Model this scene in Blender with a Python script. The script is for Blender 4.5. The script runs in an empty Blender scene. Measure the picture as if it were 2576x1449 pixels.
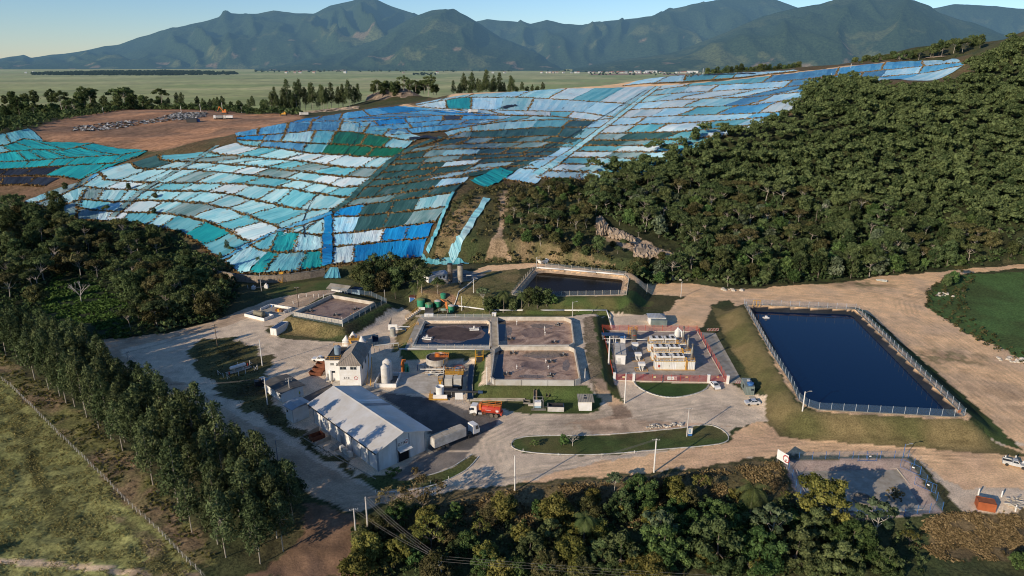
import bpy, math, random
import numpy as np
from mathutils import Vector, Matrix
R = math.radians
rnd = random.Random(7)
rs = np.random.RandomState(11)
scene = bpy.context.scene
COL = scene.collection
# ------------------------------------------------------------------ camera
CAM_H, PITCH, FPX, CX, CY = 90.0, R(18.3), 1753.0, 1288.0, 724.5
SP, CP = math.sin(PITCH), math.cos(PITCH)
cam_d = bpy.data.cameras.new("camera")
cam = bpy.data.objects.new("camera", cam_d); COL.objects.link(cam)
cam.location = (0, 0, CAM_H)
cam.rotation_euler = (R(90) - PITCH, 0, 0)
cam_d.sensor_fit = 'HORIZONTAL'; cam_d.sensor_width = 36.0
cam_d.lens = 36.0 * FPX / 2576.0
cam_d.clip_start = 1.0; cam_d.clip_end = 60000.0
scene.camera = cam
def ray(px, py):
 """direction through a point of the photograph (survey grid 2576 x 1449), scaled to unit northing"""
 u = (px - CX) / FPX; v = (py - CY) / FPX
 dy = CP - v * SP; dz = -(SP + v * CP)
 return u / dy, dz / dy
def G(px, py, z=0.0):
 rx, rz = ray(px, py); Y = (z - CAM_H) / rz
 return (rx * Y, Y, z)
def GY(px, py, Y):
 rx, rz = ray(px, py)
 return (rx * Y, Y, CAM_H + rz * Y)
def proj(x, y, z):
 d = y * CP - (z - CAM_H) * SP
 return CX + FPX * x / d, CY + FPX * (-(y * SP + (z - CAM_H) * CP)) / d
# ------------------------------------------------------------------ light
SUN_EL, SUN_AZ = R(19.5), R(225.0)          # sun behind the viewer's left shoulder
world = bpy.data.worlds.new("World"); scene.world = world
world.use_nodes = True
wn = world.node_tree; wn.nodes.clear()
sky = wn.nodes.new("ShaderNodeTexSky"); sky.sky_type = 'NISHITA'; sky.sun_disc = False
sky.sun_elevation = SUN_EL; sky.sun_rotation = SUN_AZ
sky.altitude = 400; sky.air_density = 1.0; sky.dust_density = 0.0; sky.ozone_density = 5.6
bg = wn.nodes.new("ShaderNodeBackground"); bg.inputs[1].default_value = 0.13
wo = wn.nodes.new("ShaderNodeOutputWorld")
tint = wn.nodes.new('ShaderNodeVectorMath'); tint.operation = 'MULTIPLY'; tint.inputs[1].default_value = (.97, .97, 1.01)
wn.links.new(sky.outputs[0], tint.inputs[0]); wn.links.new(tint.outputs[0], bg.inputs[0]); wn.links.new(bg.outputs[0], wo.inputs[0])
sun_d = bpy.data.lights.new("sun", 'SUN'); sun_d.energy = 5.0; sun_d.angle = R(0.5); sun_d.color = (1.0, 0.87, 0.70)
sun = bpy.data.objects.new("sun", sun_d); COL.objects.link(sun)
to_sun = Vector((math.sin(SUN_AZ) * math.cos(SUN_EL), math.cos(SUN_AZ) * math.cos(SUN_EL), math.sin(SUN_EL)))
sun.rotation_euler = to_sun.to_track_quat('Z', 'Y').to_euler()
scene.view_settings.view_transform = 'Standard'; scene.view_settings.look = 'None'
scene.view_settings.exposure = 0.0; scene.view_settings.gamma = 1.0
scene.cycles.max_bounces = 5; scene.cycles.diffuse_bounces = 2; scene.cycles.glossy_bounces = 3
scene.cycles.transparent_max_bounces = 12; scene.cycles.use_adaptive_sampling = True
scene.cycles.adaptive_threshold = 0.02; scene.cycles.filter_width = 1.05
# ------------------------------------------------------------------ noise
def _hash(ix, iy, seed):
 h = (ix.astype(np.int64) * 374761393 + iy.astype(np.int64) * 668265263 + seed * 1442695041) & 0xffffffff
 h = ((h ^ (h >> 13)) * 1274126177) & 0xffffffff
 h = h ^ (h >> 16)
 return (h & 0xffff) / 65535.0
def vnoise(x, y, seed=0):
 x = np.asarray(x, float); y = np.asarray(y, float)
 ix = np.floor(x); iy = np.floor(y); fx = x - ix; fy = y - iy
 fx = fx * fx * (3 - 2 * fx); fy = fy * fy * (3 - 2 * fy)
 a = _hash(ix, iy, seed); b = _hash(ix + 1, iy, seed); c = _hash(ix, iy + 1, seed); d = _hash(ix + 1, iy + 1, seed)
 return (a * (1 - fx) + b * fx) * (1 - fy) + (c * (1 - fx) + d * fx) * fy
def fbm(x, y, scale, seed=0, octv=4, gain=.5):
 s = 0; a = 1; t = 0; x = np.asarray(x, float) / scale; y = np.asarray(y, float) / scale
 for o in range(octv):
  s = s + a * vnoise(x, y, seed + o * 17); t += a; a *= gain; x = x * 2.03 + 5.1; y = y * 2.03 + 1.7
 return s / t
def inside(x, y, poly):
 x = np.asarray(x, float); y = np.asarray(y, float); r = np.zeros(x.shape, bool); n = len(poly)
 for i in range(n):
  x1, y1 = poly[i][:2]; x2, y2 = poly[(i + 1) % n][:2]
  if y1 == y2: continue
  c = ((y1 > y) != (y2 > y)) & (x < (x2 - x1) * (y - y1) / (y2 - y1) + x1)
  r ^= c
 return r
def dist_line(x, y, pts, closed=False):
 x = np.asarray(x, float); y = np.asarray(y, float); best = np.full(x.shape, 1e9)
 n = len(pts)
 for i in range(n if closed else n - 1):
  x1, y1 = pts[i][:2]; x2, y2 = pts[(i + 1) % n][:2]
  dx, dy = x2 - x1, y2 - y1; L = dx * dx + dy * dy + 1e-9
  t = np.clip(((x - x1) * dx + (y - y1) * dy) / L, 0, 1)
  best = np.minimum(best, (x - x1 - t * dx) ** 2 + (y - y1 - t * dy) ** 2)
 return np.sqrt(best)
def sdist(x, y, poly):
 d = dist_line(x, y, poly, True)
 return np.where(inside(x, y, poly), -d, d)
def sstep(a, b, x):
 t = np.clip((x - a) / (b - a), 0, 1); return t * t * (3 - 2 * t)
# ------------------------------------------------------------------ objects
def tag(o, label=None, cat=None, group=None, kind=None):
 if label: o['label'] = label
 if cat: o['category'] = cat
 if group: o['group'] = group
 if kind: o['kind'] = kind
 return o
def thing(name, label, cat, loc=(0, 0, 0), rz=0.0, group=None):
 o = bpy.data.objects.new(name, None); COL.objects.link(o)
 o.location = loc; o.rotation_euler = (0, 0, rz); o.empty_display_size = .5
 return tag(o, label, cat, group)
def dup(root, loc, rz=0.0, sc=1.0, label=None, group=None):
 r = root.copy(); COL.objects.link(r); r.location = loc; r.rotation_euler = (0, 0, rz)
 r.scale = (sc, sc, sc) if not isinstance(sc, tuple) else sc
 if label: r['label'] = label
 if group: r['group'] = group
 for ch in list(root.children):
  c = ch.copy(); COL.objects.link(c); c.parent = r
  for g in list(ch.children):
   d = g.copy(); COL.objects.link(d); d.parent = c
 return r
def np_mesh(name, verts, faces, mats=None, col=None, smooth=False, uv=None):
 """verts (N,3) array, faces (M,4) or (M,3) int array, col (N,3/4) point colours"""
 verts = np.asarray(verts, np.float32); faces = np.asarray(faces, np.int32)
 me = bpy.data.meshes.new(name); k = faces.shape[1]
 me.vertices.add(len(verts)); me.vertices.foreach_set('co', verts.ravel())
 me.loops.add(faces.size); me.loops.foreach_set('vertex_index', faces.ravel())
 me.polygons.add(len(faces))
 me.polygons.foreach_set('loop_start', np.arange(0, faces.size, k, dtype=np.int32))
 me.polygons.foreach_set('loop_total', np.full(len(faces), k, np.int32))
 me.polygons.foreach_set('use_smooth', np.full(len(faces), smooth, bool))
 if col is not None:
  col = np.asarray(col, np.float32)
  if col.shape[1] == 3: col = np.hstack([col, np.ones((len(col), 1), np.float32)])
  a = me.color_attributes.new('Col', 'FLOAT_COLOR', 'POINT'); a.data.foreach_set('color', col.ravel())
 if uv is not None:
  l = me.uv_layers.new(name='UVMap'); uv = np.asarray(uv, np.float32)
  l.data.foreach_set('uv', uv[faces.ravel()].ravel())
 me.update(calc_edges=True); me.validate()
 for m in (mats if isinstance(mats, (list, tuple)) else [mats] if mats else []): me.materials.append(m)
 return me
def link(name, me, parent=None):
 o = bpy.data.objects.new(name, me); COL.objects.link(o)
 if parent is not None: o.parent = parent
 return o
class MB:
 def __init__(s): s.v = []; s.f = []
 def add(s, vs, fs):
  b = len(s.v); s.v += [tuple(v) for v in vs]; s.f += [tuple(i + b for i in f) for f in fs]; return s
 def box(s, x0, x1, y0, y1, z0, z1):
  return s.add([(x0,y0,z0),(x1,y0,z0),(x1,y1,z0),(x0,y1,z0),(x0,y0,z1),(x1,y0,z1),(x1,y1,z1),(x0,y1,z1)],
     [(3,2,1,0),(4,5,6,7),(0,1,5,4),(1,2,6,5),(2,3,7,6),(3,0,4,7)])
 def cbox(s, c, d, rz=0.0):
  x, y, z = c; a, b, h = d[0] / 2, d[1] / 2, d[2] / 2; cs, sn = math.cos(rz), math.sin(rz); vs = []
  for zz in (-h, h):
   for (p, q) in ((-a,-b),(a,-b),(a,b),(-a,b)): vs.append((x + p*cs - q*sn, y + p*sn + q*cs, z + zz))
  return s.add(vs, [(3,2,1,0),(4,5,6,7),(0,1,5,4),(1,2,6,5),(2,3,7,6),(3,0,4,7)])
 def tube(s, p0, p1, r0, r1=None, n=8, cap=True):
  r1 = r0 if r1 is None else r1
  a = Vector(p0); b = Vector(p1); d = (b - a)
  if d.length < 1e-6: return s
  d.normalize(); t = d.cross(Vector((0,0,1)) if abs(d.z) < .95 else Vector((1,0,0))).normalized(); w = d.cross(t)
  vs = []
  for (c, r) in ((a, r0), (b, r1)):
   for i in range(n):
    an = 2 * math.pi * i / n; vs.append(tuple(c + t * (r * math.cos(an)) + w * (r * math.sin(an))))
  fs = [(i, (i+1) % n, n + (i+1) % n, n + i) for i in range(n)]
  if cap: fs += [tuple(range(n-1, -1, -1)), tuple(range(n, 2*n))]
  return s.add(vs, fs)
 def path(s, pts, r, n=6):
  for a, b in zip(pts[:-1], pts[1:]): s.tube(a, b, r, r, n)
  return s
 def lathe(s, prof, c=(0,0,0), n=20, axis='z'):
  """prof list of (r, h)"""
  vs = [];
  for (r, h) in prof:
   for i in range(n):
    a = 2*math.pi*i/n; p = (r*math.cos(a), r*math.sin(a), h)
    if axis == 'x': p = (h, p[0], p[1])
    elif axis == 'y': p = (p[0], h, p[1])
    vs.append((c[0]+p[0], c[1]+p[1], c[2]+p[2]))
  fs = []
  for k in range(len(prof)-1):
   for i in range(n): fs.append((k*n+i, k*n+(i+1)%n, (k+1)*n+(i+1)%n, (k+1)*n+i))
  fs += [tuple(range(n-1,-1,-1)), tuple(range((len(prof)-1)*n, len(prof)*n))]
  return s.add(vs, fs)
 def prism(s, poly, z0, z1):
  n = len(poly)
  vs = [(p[0],p[1],z0) for p in poly] + [(p[0],p[1],z1) for p in poly]
  return s.add(vs, [tuple(range(n-1,-1,-1)), tuple(range(n,2*n))] + [(i,(i+1)%n,n+(i+1)%n,n+i) for i in range(n)])
 def extr(s, prof, axis, a0, a1):
  """profile (p,q) extruded along x ('x': p=y,q=z) or y ('y': p=x,q=z)"""
  n = len(prof); f = (lambda p, a: (a, p[0], p[1])) if axis == 'x' else (lambda p, a: (p[0], a, p[1]))
  vs = [f(p, a0) for p in prof] + [f(p, a1) for p in prof]
  return s.add(vs, [tuple(range(n-1,-1,-1)), tuple(range(n,2*n))] + [(i,(i+1)%n,n+(i+1)%n,n+i) for i in range(n)])
 def wall(s, pts, z0, z1, t, closed=False):
  n = len(pts)
  for i in range(n if closed else n-1):
   a = pts[i]; b = pts[(i+1) % n]; dx, dy = b[0]-a[0], b[1]-a[1]; L = math.hypot(dx, dy)
   if L < 1e-3: continue
   za = z0 if not callable(z0) else (z0(*a[:2]) + z0(*b[:2]))/2
   s.cbox(((a[0]+b[0])/2, (a[1]+b[1])/2, (z0+z1)/2), (L + t*.98, t, z1-z0), math.atan2(dy, dx))
  return s
 def build(s, name, mat, parent=None, smooth=False):
  me = bpy.data.meshes.new(name); me.from_pydata(s.v, [], s.f); me.update()
  import bmesh as _b
  bm = _b.new(); bm.from_mesh(me); _b.ops.recalc_face_normals(bm, faces=bm.faces); bm.to_mesh(me); bm.free()
  if smooth:
   for p in me.polygons: p.use_smooth = True
  me.materials.append(mat)
  return link(name, me, parent)
def cut_smooth(o, ang=40):
 try: o.data.set_sharp_from_angle(angle=R(ang))
 except Exception: pass
 return o
# ------------------------------------------------------------------ materials
def new_mat(name):
 m = bpy.data.materials.new(name); m.use_nodes = True; nt = m.node_tree
 return m, nt, nt.nodes['Principled BSDF'], nt.nodes['Material Output']
def N(nt, t, **k):
 n = nt.nodes.new(t)
 for a, b in k.items(): setattr(n, a, b)
 return n
def srgb(r, g, b):
 f = lambda c: (c/255/12.92) if c/255 <= .04045 else ((c/255+.055)/1.055)**2.4
 return (f(r), f(g), f(b))
_mc = {}
def paint(name, c, rough=.6, metal=0.0, dirt=.25, scale=.6, spec=.4, streak=False, bump=0.0):
 if name in _mc: return _mc[name]
 m, nt, b, out = new_mat(name)
 tc = N(nt, 'ShaderNodeTexCoord'); mp = N(nt, 'ShaderNodeMapping')
 mp.inputs['Scale'].default_value = (1, 1, .25) if streak else (1, 1, 1)
 n1 = N(nt, 'ShaderNodeTexNoise'); n1.inputs['Scale'].default_value = scale; n1.inputs['Detail'].default_value = 6; n1.inputs['Roughness'].default_value = .65
 nt.links.new(tc.outputs['Object'], mp.inputs[0]); nt.links.new(mp.outputs[0], n1.inputs[0])
 rp = N(nt, 'ShaderNodeValToRGB'); rp.color_ramp.elements[0].position = .35; rp.color_ramp.elements[1].position = .68
 k = 1 - dirt
 rp.color_ramp.elements[0].color = (c[0]*k*.95, c[1]*k*.9, c[2]*k*.82, 1); rp.color_ramp.elements[1].color = (*c, 1)
 nt.links.new(n1.outputs[0], rp.inputs[0]); nt.links.new(rp.outputs[0], b.inputs['Base Color'])
 b.inputs['Roughness'].default_value = rough; b.inputs['Metallic'].default_value = metal
 b.inputs['Specular IOR Level'].default_value = spec
 if bump:
  bp = N(nt, 'ShaderNodeBump'); bp.inputs['Strength'].default_value = bump; bp.inputs['Distance'].default_value = .1
  nt.links.new(n1.outputs[0], bp.inputs['Height']); nt.links.new(bp.outputs[0], b.inputs['Normal'])
 _mc[name] = m
 return m
def corrugated(name, c, axis='X', period=.3, rough=.5, metal=0.0, dirt=.25, bump=.6):
 """sheet metal with ribs running across the given object axis"""
 if name in _mc: return _mc[name]
 m = paint(name, c, rough, metal, dirt, .25); nt = m.node_tree; b = nt.nodes['Principled BSDF']
 tc = N(nt, 'ShaderNodeTexCoord'); w = N(nt, 'ShaderNodeTexWave'); w.bands_direction = axis
 w.inputs['Scale'].default_value = .314 / period; w.inputs['Distortion'].default_value = 0
 nt.links.new(tc.outputs['Object'], w.inputs[0])
 bp = N(nt, 'ShaderNodeBump'); bp.inputs['Strength'].default_value = bump; bp.inputs['Distance'].default_value = .05
 nt.links.new(w.outputs['Fac'] if 'Fac' in w.outputs else w.outputs[1], bp.inputs['Height']); nt.links.new(bp.outputs[0], b.inputs['Normal'])
 return m
def earth_mat(name, fine=1.4, bump=.5, rough=.95, tint=.35, haze=0.0):
 """surface whose broad colour comes from the mesh's Col attribute, broken up by procedural noise"""
 m, nt, b, out = new_mat(name)
 at = N(nt, 'ShaderNodeAttribute'); at.attribute_name = 'Col'
 geo = N(nt, 'ShaderNodeNewGeometry')
 n1 = N(nt, 'ShaderNodeTexNoise'); n1.inputs['Scale'].default_value = fine; n1.inputs['Detail'].default_value = 8; n1.inputs['Roughness'].default_value = .7
 n2 = N(nt, 'ShaderNodeTexNoise'); n2.inputs['Scale'].default_value = fine * .13; n2.inputs['Detail'].default_value = 5
 nt.links.new(geo.outputs['Position'], n1.inputs[0]); nt.links.new(geo.outputs['Position'], n2.inputs[0])
 r1 = N(nt, 'ShaderNodeMapRange'); r1.inputs[1].default_value = .36; r1.inputs[2].default_value = .64; r1.inputs[3].default_value = 1 - tint; r1.inputs[4].default_value = 1 + tint
 nt.links.new(n1.outputs[0], r1.inputs[0])
 r2 = N(nt, 'ShaderNodeMapRange'); r2.inputs[1].default_value = .3; r2.inputs[2].default_value = .7; r2.inputs[3].default_value = .82; r2.inputs[4].default_value = 1.15
 nt.links.new(n2.outputs[0], r2.inputs[0])
 mu = N(nt, 'ShaderNodeMath', operation='MULTIPLY'); nt.links.new(r1.outputs[0], mu.inputs[0]); nt.links.new(r2.outputs[0], mu.inputs[1])
 vm = N(nt, 'ShaderNodeVectorMath', operation='SCALE'); nt.links.new(at.outputs['Color'], vm.inputs[0]); nt.links.new(mu.outputs[0], vm.inputs['Scale'])
 nt.links.new(vm.outputs[0], b.inputs['Base Color'])
 b.inputs['Roughness'].default_value = rough; b.inputs['Specular IOR Level'].default_value = .15
 bp = N(nt, 'ShaderNodeBump'); bp.inputs['Strength'].default_value = bump; bp.inputs['Distance'].default_value = .25
 nt.links.new(n1.outputs[0], bp.inputs['Height']); nt.links.new(bp.outputs[0], b.inputs['Normal'])
 if haze: add_haze(m, haze)
 return m
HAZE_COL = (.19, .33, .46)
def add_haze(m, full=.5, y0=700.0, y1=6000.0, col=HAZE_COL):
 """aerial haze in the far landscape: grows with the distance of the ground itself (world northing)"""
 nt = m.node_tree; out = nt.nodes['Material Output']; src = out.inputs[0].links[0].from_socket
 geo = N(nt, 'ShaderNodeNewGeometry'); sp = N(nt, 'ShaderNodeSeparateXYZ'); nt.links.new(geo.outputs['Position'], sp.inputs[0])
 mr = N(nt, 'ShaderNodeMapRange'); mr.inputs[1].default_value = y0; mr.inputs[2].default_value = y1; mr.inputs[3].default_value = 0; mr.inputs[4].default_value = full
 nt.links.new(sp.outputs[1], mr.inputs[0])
 em = N(nt, 'ShaderNodeEmission'); em.inputs[0].default_value = (*col, 1); em.inputs[1].default_value = 1.0  # bluish emission on the surface stands in for light scattered by haze
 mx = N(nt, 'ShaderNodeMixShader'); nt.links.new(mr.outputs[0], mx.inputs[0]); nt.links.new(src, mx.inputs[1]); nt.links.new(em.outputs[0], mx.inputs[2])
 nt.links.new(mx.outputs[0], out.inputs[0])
def leaf_mat(name, dark, light, hue=.04, transl=.25, rough=.6, haze=0.0):
 m, nt, b, out = new_mat(name)
 at = N(nt, 'ShaderNodeAttribute'); at.attribute_name = 'Col'
 oi = N(nt, 'ShaderNodeObjectInfo')
 mx = N(nt, 'ShaderNodeMix', data_type='RGBA'); mx.inputs['A'].default_value = (*dark, 1); mx.inputs['B'].default_value = (*light, 1)
 nt.links.new(at.outputs['Fac'], mx.inputs['Factor'])
 hs = N(nt, 'ShaderNodeHueSaturation')
 mr = N(nt, 'ShaderNodeMapRange'); mr.inputs[3].default_value = .5 - hue * .45; mr.inputs[4].default_value = .5 + hue * .7
 nt.links.new(oi.outputs['Random'], mr.inputs[0]); nt.links.new(mr.outputs[0], hs.inputs['Hue'])
 m2 = N(nt, 'ShaderNodeMath', operation='MULTIPLY'); m2.inputs[1].default_value = 7.31; nt.links.new(oi.outputs['Random'], m2.inputs[0])
 fr = N(nt, 'ShaderNodeMath', operation='FRACT'); nt.links.new(m2.outputs[0], fr.inputs[0])
 mv = N(nt, 'ShaderNodeMapRange'); mv.inputs[3].default_value = .72; mv.inputs[4].default_value = 1.35
 nt.links.new(fr.outputs[0], mv.inputs[0]); nt.links.new(mv.outputs[0], hs.inputs['Value'])
 nt.links.new(mx.outputs['Result'], hs.inputs['Color'])
 df = N(nt, 'ShaderNodeBsdfDiffuse'); tr = N(nt, 'ShaderNodeBsdfTranslucent'); ms = N(nt, 'ShaderNodeMixShader'); ms.inputs[0].default_value = transl
 nt.links.new(hs.outputs[0], df.inputs[0]); nt.links.new(hs.outputs[0], tr.inputs[0])
 nt.links.new(df.outputs[0], ms.inputs[1]); nt.links.new(tr.outputs[0], ms.inputs[2]); nt.links.new(ms.outputs[0], out.inputs[0])
 nt.nodes.remove(b)
 if haze: add_haze(m, haze)
 return m
# ------------------------------------------------------------------ terrain heights
ctrl = []
def cz(px, py, z): ctrl.append(G(px, py, z))
def cy_(px, py, Y, dz=0.0):
 x, y, z = GY(px, py, Y); ctrl.append((x, y, z + dz))
for p in [(250,870),(420,850),(600,780),(300,960),(520,1100),(760,1240),(900,1300),(1000,1000),(1300,1100),(1600,1060),(1900,1080),(2300,1140),(2570,1150),
  (1000,800),(1500,800),(1750,780),(1850,735),(2200,710),(2400,690),(2560,700),(2560,900),(700,730),(850,705),(1300,900),(700,1000)]: cz(*p, 0)
for p in [(100,1100),(300,1350),(20,960),(600,1445)]: cz(*p, -.8)
for p in [(1000,1440),(1400,1440),(1900,1440),(2300,1440),(2560,1440)]: cz(*p, -3)
ctrl += [(-120,60,-1),(0,60,-5),(120,60,-5),(-300,150,0),(-400,60,0),(300,150,-1),(420,60,-2),(500,250,4)]
for p in [(540,668,3),(600,690,3),(700,692,3),(820,682,3),(940,660,4),(1060,652,5)]: cz(*p)
cz(330,561,8); cz(197,553,10); cz(60,510,14); cz(500,606,4); cz(200,620,4); cz(60,640,4); cz(400,720,1); cz(150,760,0); cz(0,600,9)
for p in [(255,425,420),(440,372,440),(600,335,465),(760,302,540),(950,272,620),(633,467,383),(500,560,346),(992,538,337),(1105,350,420),(1140,480,350),
  (1340,465,375),(1200,470,362),(1300,390,430),(1400,330,480),(1250,330,470),(1250,290,540),(950,300,520),(1000,330,450),(800,330,460),(700,350,432),
  (850,400,395),(750,430,388),(1072,272,600),(1292,280,580),(1159,238,660),(1325,230,680),(1440,222,690),(1409,413,400),(1492,353,450),(1545,300,510),
  (1600,245,600),(1659,217,660),(1640,197,720),(1717,333,440),(1717,272,520),(1717,235,590),(1717,213,660),(1850,303,470),(1884,247,560),(1851,202,660),
  (2017,182,680),(2000,252,520),(2067,215,580),(2151,167,700),(2234,200,590),(2284,172,680),(2420,158,720),(2420,200,600),(2440,140,760),(1780,186,730),
  (0,440,430),(150,370,470),(200,330,520),(450,280,640),(100,300,600),(300,290,610),(600,300,590),(350,340,510),(500,345,480),(0,330,500),(650,285,650)]: cy_(*p)
cy_(2380,124,800); cy_(2300,128,860); cy_(2576,80,640)
for p in [(0,268,780),(200,262,800),(350,265,820)]: cy_(*p, -7)
cy_(0,310,680,-5); cy_(1010,228,790,-5); cy_(1000,262,720,0); cy_(600,275,740,-3); cy_(800,268,740,-6)
for p in [(1100,640,6),(1250,640,7),(1400,620,8),(1590,692,4),(1720,708,3),(1850,724,2),(2200,697,3),(2400,674,4),(2560,645,6)]: cz(*p)
for p in [(1260,470,360),(1150,600,306),(1300,560,326),(1400,500,345),(1500,560,332),(1550,480,368)]: cy_(*p, -2)
for p in [(1480,452,385),(1640,398,405),(1830,338,422),(2000,288,432),(2140,207,470),(2250,232,470),(2400,222,480),(2500,152,520),(2576,92,520)]: cy_(*p, -9.5)
ctrl += [(480,520,112),(600,420,100),(380,330,32),(520,320,50),(430,420,78)]
for X in range(-450, 601, 150):
 ctrl.append((X, 960, -12)); ctrl.append((X, 1100, -14))
for (X, Y, Z) in [(-400,880,8),(-250,880,5),(-100,860,2),(60,850,10),(200,840,30),(330,860,60),(450,880,80),(600,860,90),(600,700,115),(600,560,120),
    (-480,300,6),(-480,500,25),(-480,700,30),(-480,100,0),(-300,380,10)]: ctrl.append((X, Y, Z))
C = np.array(ctrl)
def tps(r2): return np.where(r2 > 1e-9, .5 * r2 * np.log(r2 + 1e-12), 0)
_s = 100.0; A = C[:, :2] / _s; n = len(A)
K = tps(((A[:, None] - A[None]) ** 2).sum(2)) + np.eye(n) * .004
Q = np.hstack([np.ones((n, 1)), A])
M = np.zeros((n + 3, n + 3)); M[:n, :n] = K; M[:n, n:] = Q; M[n:, :n] = Q.T
W = np.linalg.solve(M, np.concatenate([C[:, 2], np.zeros(3)]))
def rbf(x, y):
 sh = np.shape(x); p = np.stack([np.ravel(x), np.ravel(y)], 1) / _s; o = np.empty(len(p))
 for i in range(0, len(p), 20000):
  q = p[i:i+20000]
  o[i:i+20000] = tps(((q[:, None] - A[None]) ** 2).sum(2)) @ W[:n] + W[n] + q @ W[n+1:]
 return o.reshape(sh)
def poly(pts, z=0.0): return [G(a, b, z)[:2] for a, b in pts]
FLAT = poly([(200,862),(420,840),(560,800),(590,745),(560,705),(580,702),(640,712),(720,709),(812,694),(900,692),(1000,690),(1060,668),(1200,668),(1350,664),(1560,690),(1850,726),
   (2200,699),(2400,677),(2576,662),(2900,660),(2900,1260),(2576,1240),(2350,1300),(2000,1240),(1960,1190),(1650,1200),(1300,1225),(900,1290),(650,1170),(250,905)])
POND_RIM = poly([(1885,772),(1900,769),(2128,776),(2150,780),(2162,787),(2424,1042),(2418,1047),(2396,1047),(2060,1028),(2036,1020),(2018,1005),(1990,962)], 4)
POND_WATER = poly([(1893,792),(1910,791),(2108,798),(2134,806),(2166,833),(2190,862),(2222,888),(2290,945),(2375,1030),(2372,1042),(2340,1044),(2066,1025),(2048,1017),(2034,1000),(1960,890)], 3.0)
MID_RIM = poly([(1346,679),(1372,676),(1568,694),(1576,700),(1568,738),(1562,742),(1330,744),(1296,736)], 5)
MID_WATER = poly([(1352,688),(1372,686),(1548,704),(1562,709),(1556,732),(1550,737),(1340,740),(1312,733)], 4)
E_MID = poly([(1060,716),(1076,690),(1100,668),(1200,662),(1350,660),(1580,684),(1600,700),(1590,722),(1574,746),(1330,750),(1290,744),(1230,748),(1150,736),(1075,737)], 5)
E_BAS = poly([(727,797),(861,823),(974,764),(835,732)], 3.2)
E_LAG = poly([(1020,875),(1054,798),(1255,792),(1450,792),(1496,790),(1516,955),(1474,970),(1225,972),(1232,885)], 2.5)
E_POND = poly([(1866,778),(1884,765),(2152,774),(2434,1048),(2424,1053),(2034,1034),(2000,1008)], 4)
BASIN = poly([(740,784.5),(860,805),(942,759.5),(834,741)], 4.6)
LAG_B = poly([(1068,806),(1228,806),(1234,812),(1235,872),(1036,872)], 2.5)
LAG_C = poly([(1251,797),(1420.5,797),(1437,804),(1444,861),(1432,867),(1254,868)], 4.1)
LAG_D = poly([(1257,871),(1432,871),(1445.5,877),(1459.5,951),(1445,956),(1245.5,954.5),(1235.5,947),(1244,878)], 4.1)
COURT = poly([(1974,1158),(2280,1155),(2366,1287),(2270,1297),(2030,1296),(2000,1228)], 0)
EMB = [(E_MID, 5, 1.5), (E_BAS, 3.2, 1.6), (E_LAG, 2.5, 1.8), (E_POND, 4, 2.2)]
def height(x, y):
 z = rbf(x, y)
 d = sdist(x, y, FLAT); z = z * sstep(0, 7, d)
 z = z + np.where(d > 8, (fbm(x, y, 26, 3) - .5) * 2.5 * sstep(8, 40, d), 0)
 for (pl, h, sl) in EMB:
  d = sdist(x, y, pl); z = np.maximum(z, np.where(d < h * sl, h * (1 - sstep(0, h * sl, d) * 1.0), -99))
 d = sdist(x, y, POND_RIM); z = np.where(d < 0, np.maximum(4 + d * .9, -1), z)
 d = sdist(x, y, MID_RIM); z = np.where(d < 0, np.maximum(5 + d * .9, 1), z)
 for pl, h in ((BASIN, 1.5), (LAG_B, .6), (LAG_C, 1), (LAG_D, 1)):
  z = np.where(sdist(x, y, pl) < -.5, h, z)
 d = sdist(x, y, COURT); z = np.where(d < 0, np.maximum(-.02 + d * .5, -1.4), z)
 return z
FX0, FX1, FY0, FY1, FS = -500.0, 640.0, -80.0, 1100.0, 4.0
NX0, NX1, NY0, NY1, NS = -212.0, 240.0, 84.0, 336.0, 0.7
fx = np.arange(FX0, FX1 + .1, FS); fy = np.arange(FY0, FY1 + .1, FS)
FXX, FYY = np.meshgrid(fx, fy); FH = height(FXX, FYY)
nxn = int(round((NX1 - NX0) / NS)); nyn = int(round((NY1 - NY0) / NS))
nx = np.linspace(NX0, NX1, nxn + 1); ny = np.linspace(NY0, NY1, nyn + 1)
def bil(H, x0, y0, dx, dy, x, y):
 gx = np.clip((np.asarray(x, float) - x0) / dx, 0, H.shape[1] - 1.001); gy = np.clip((np.asarray(y, float) - y0) / dy, 0, H.shape[0] - 1.001)
 ix = gx.astype(int); iy = gy.astype(int); u = gx - ix; v = gy - iy
 return (H[iy, ix] * (1-u) + H[iy, ix+1] * u) * (1-v) + (H[iy+1, ix] * (1-u) + H[iy+1, ix+1] * u) * v
NXX, NYY = np.meshgrid(nx, ny)
NH = height(NXX, NYY)
FIELD = poly([(-300,700),(0,940),(27,973),(100,1046),(200,1144),(262,1206),(333,1279),(400,1339),(480,1423),(520,1470),(300,1600),(-500,1500)], -.8)
infield = sstep(0, -4, sdist(NXX, NYY, FIELD))
NH += infield * ((fbm(NXX, NYY, 2.6, 5, 3) - .5) * 1.0 + (fbm(NXX, NYY, 12, 8, 2) - .5) * .8)
rough = sstep(3, 12, sdist(NXX, NYY, FLAT)) * (1 - infield)
NH += rough * (fbm(NXX, NYY, 3.2, 21, 3) - .5) * .9
edge = np.zeros_like(NH, bool); edge[0] = edge[-1] = True; edge[:, 0] = edge[:, -1] = True
NH[edge] = bil(FH, FX0, FY0, FS, FS, NXX[edge], NYY[edge])
dxn = nx[1] - nx[0]; dyn = ny[1] - ny[0]
def T(x, y):
 x = np.asarray(x, float); y = np.asarray(y, float)
 far = bil(FH, FX0, FY0, FS, FS, x, y); near = bil(NH, NX0, NY0, dxn, dyn, x, y)
 return np.where((x > NX0) & (x < NX1) & (y > NY0) & (y < NY1), near, far)
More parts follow.
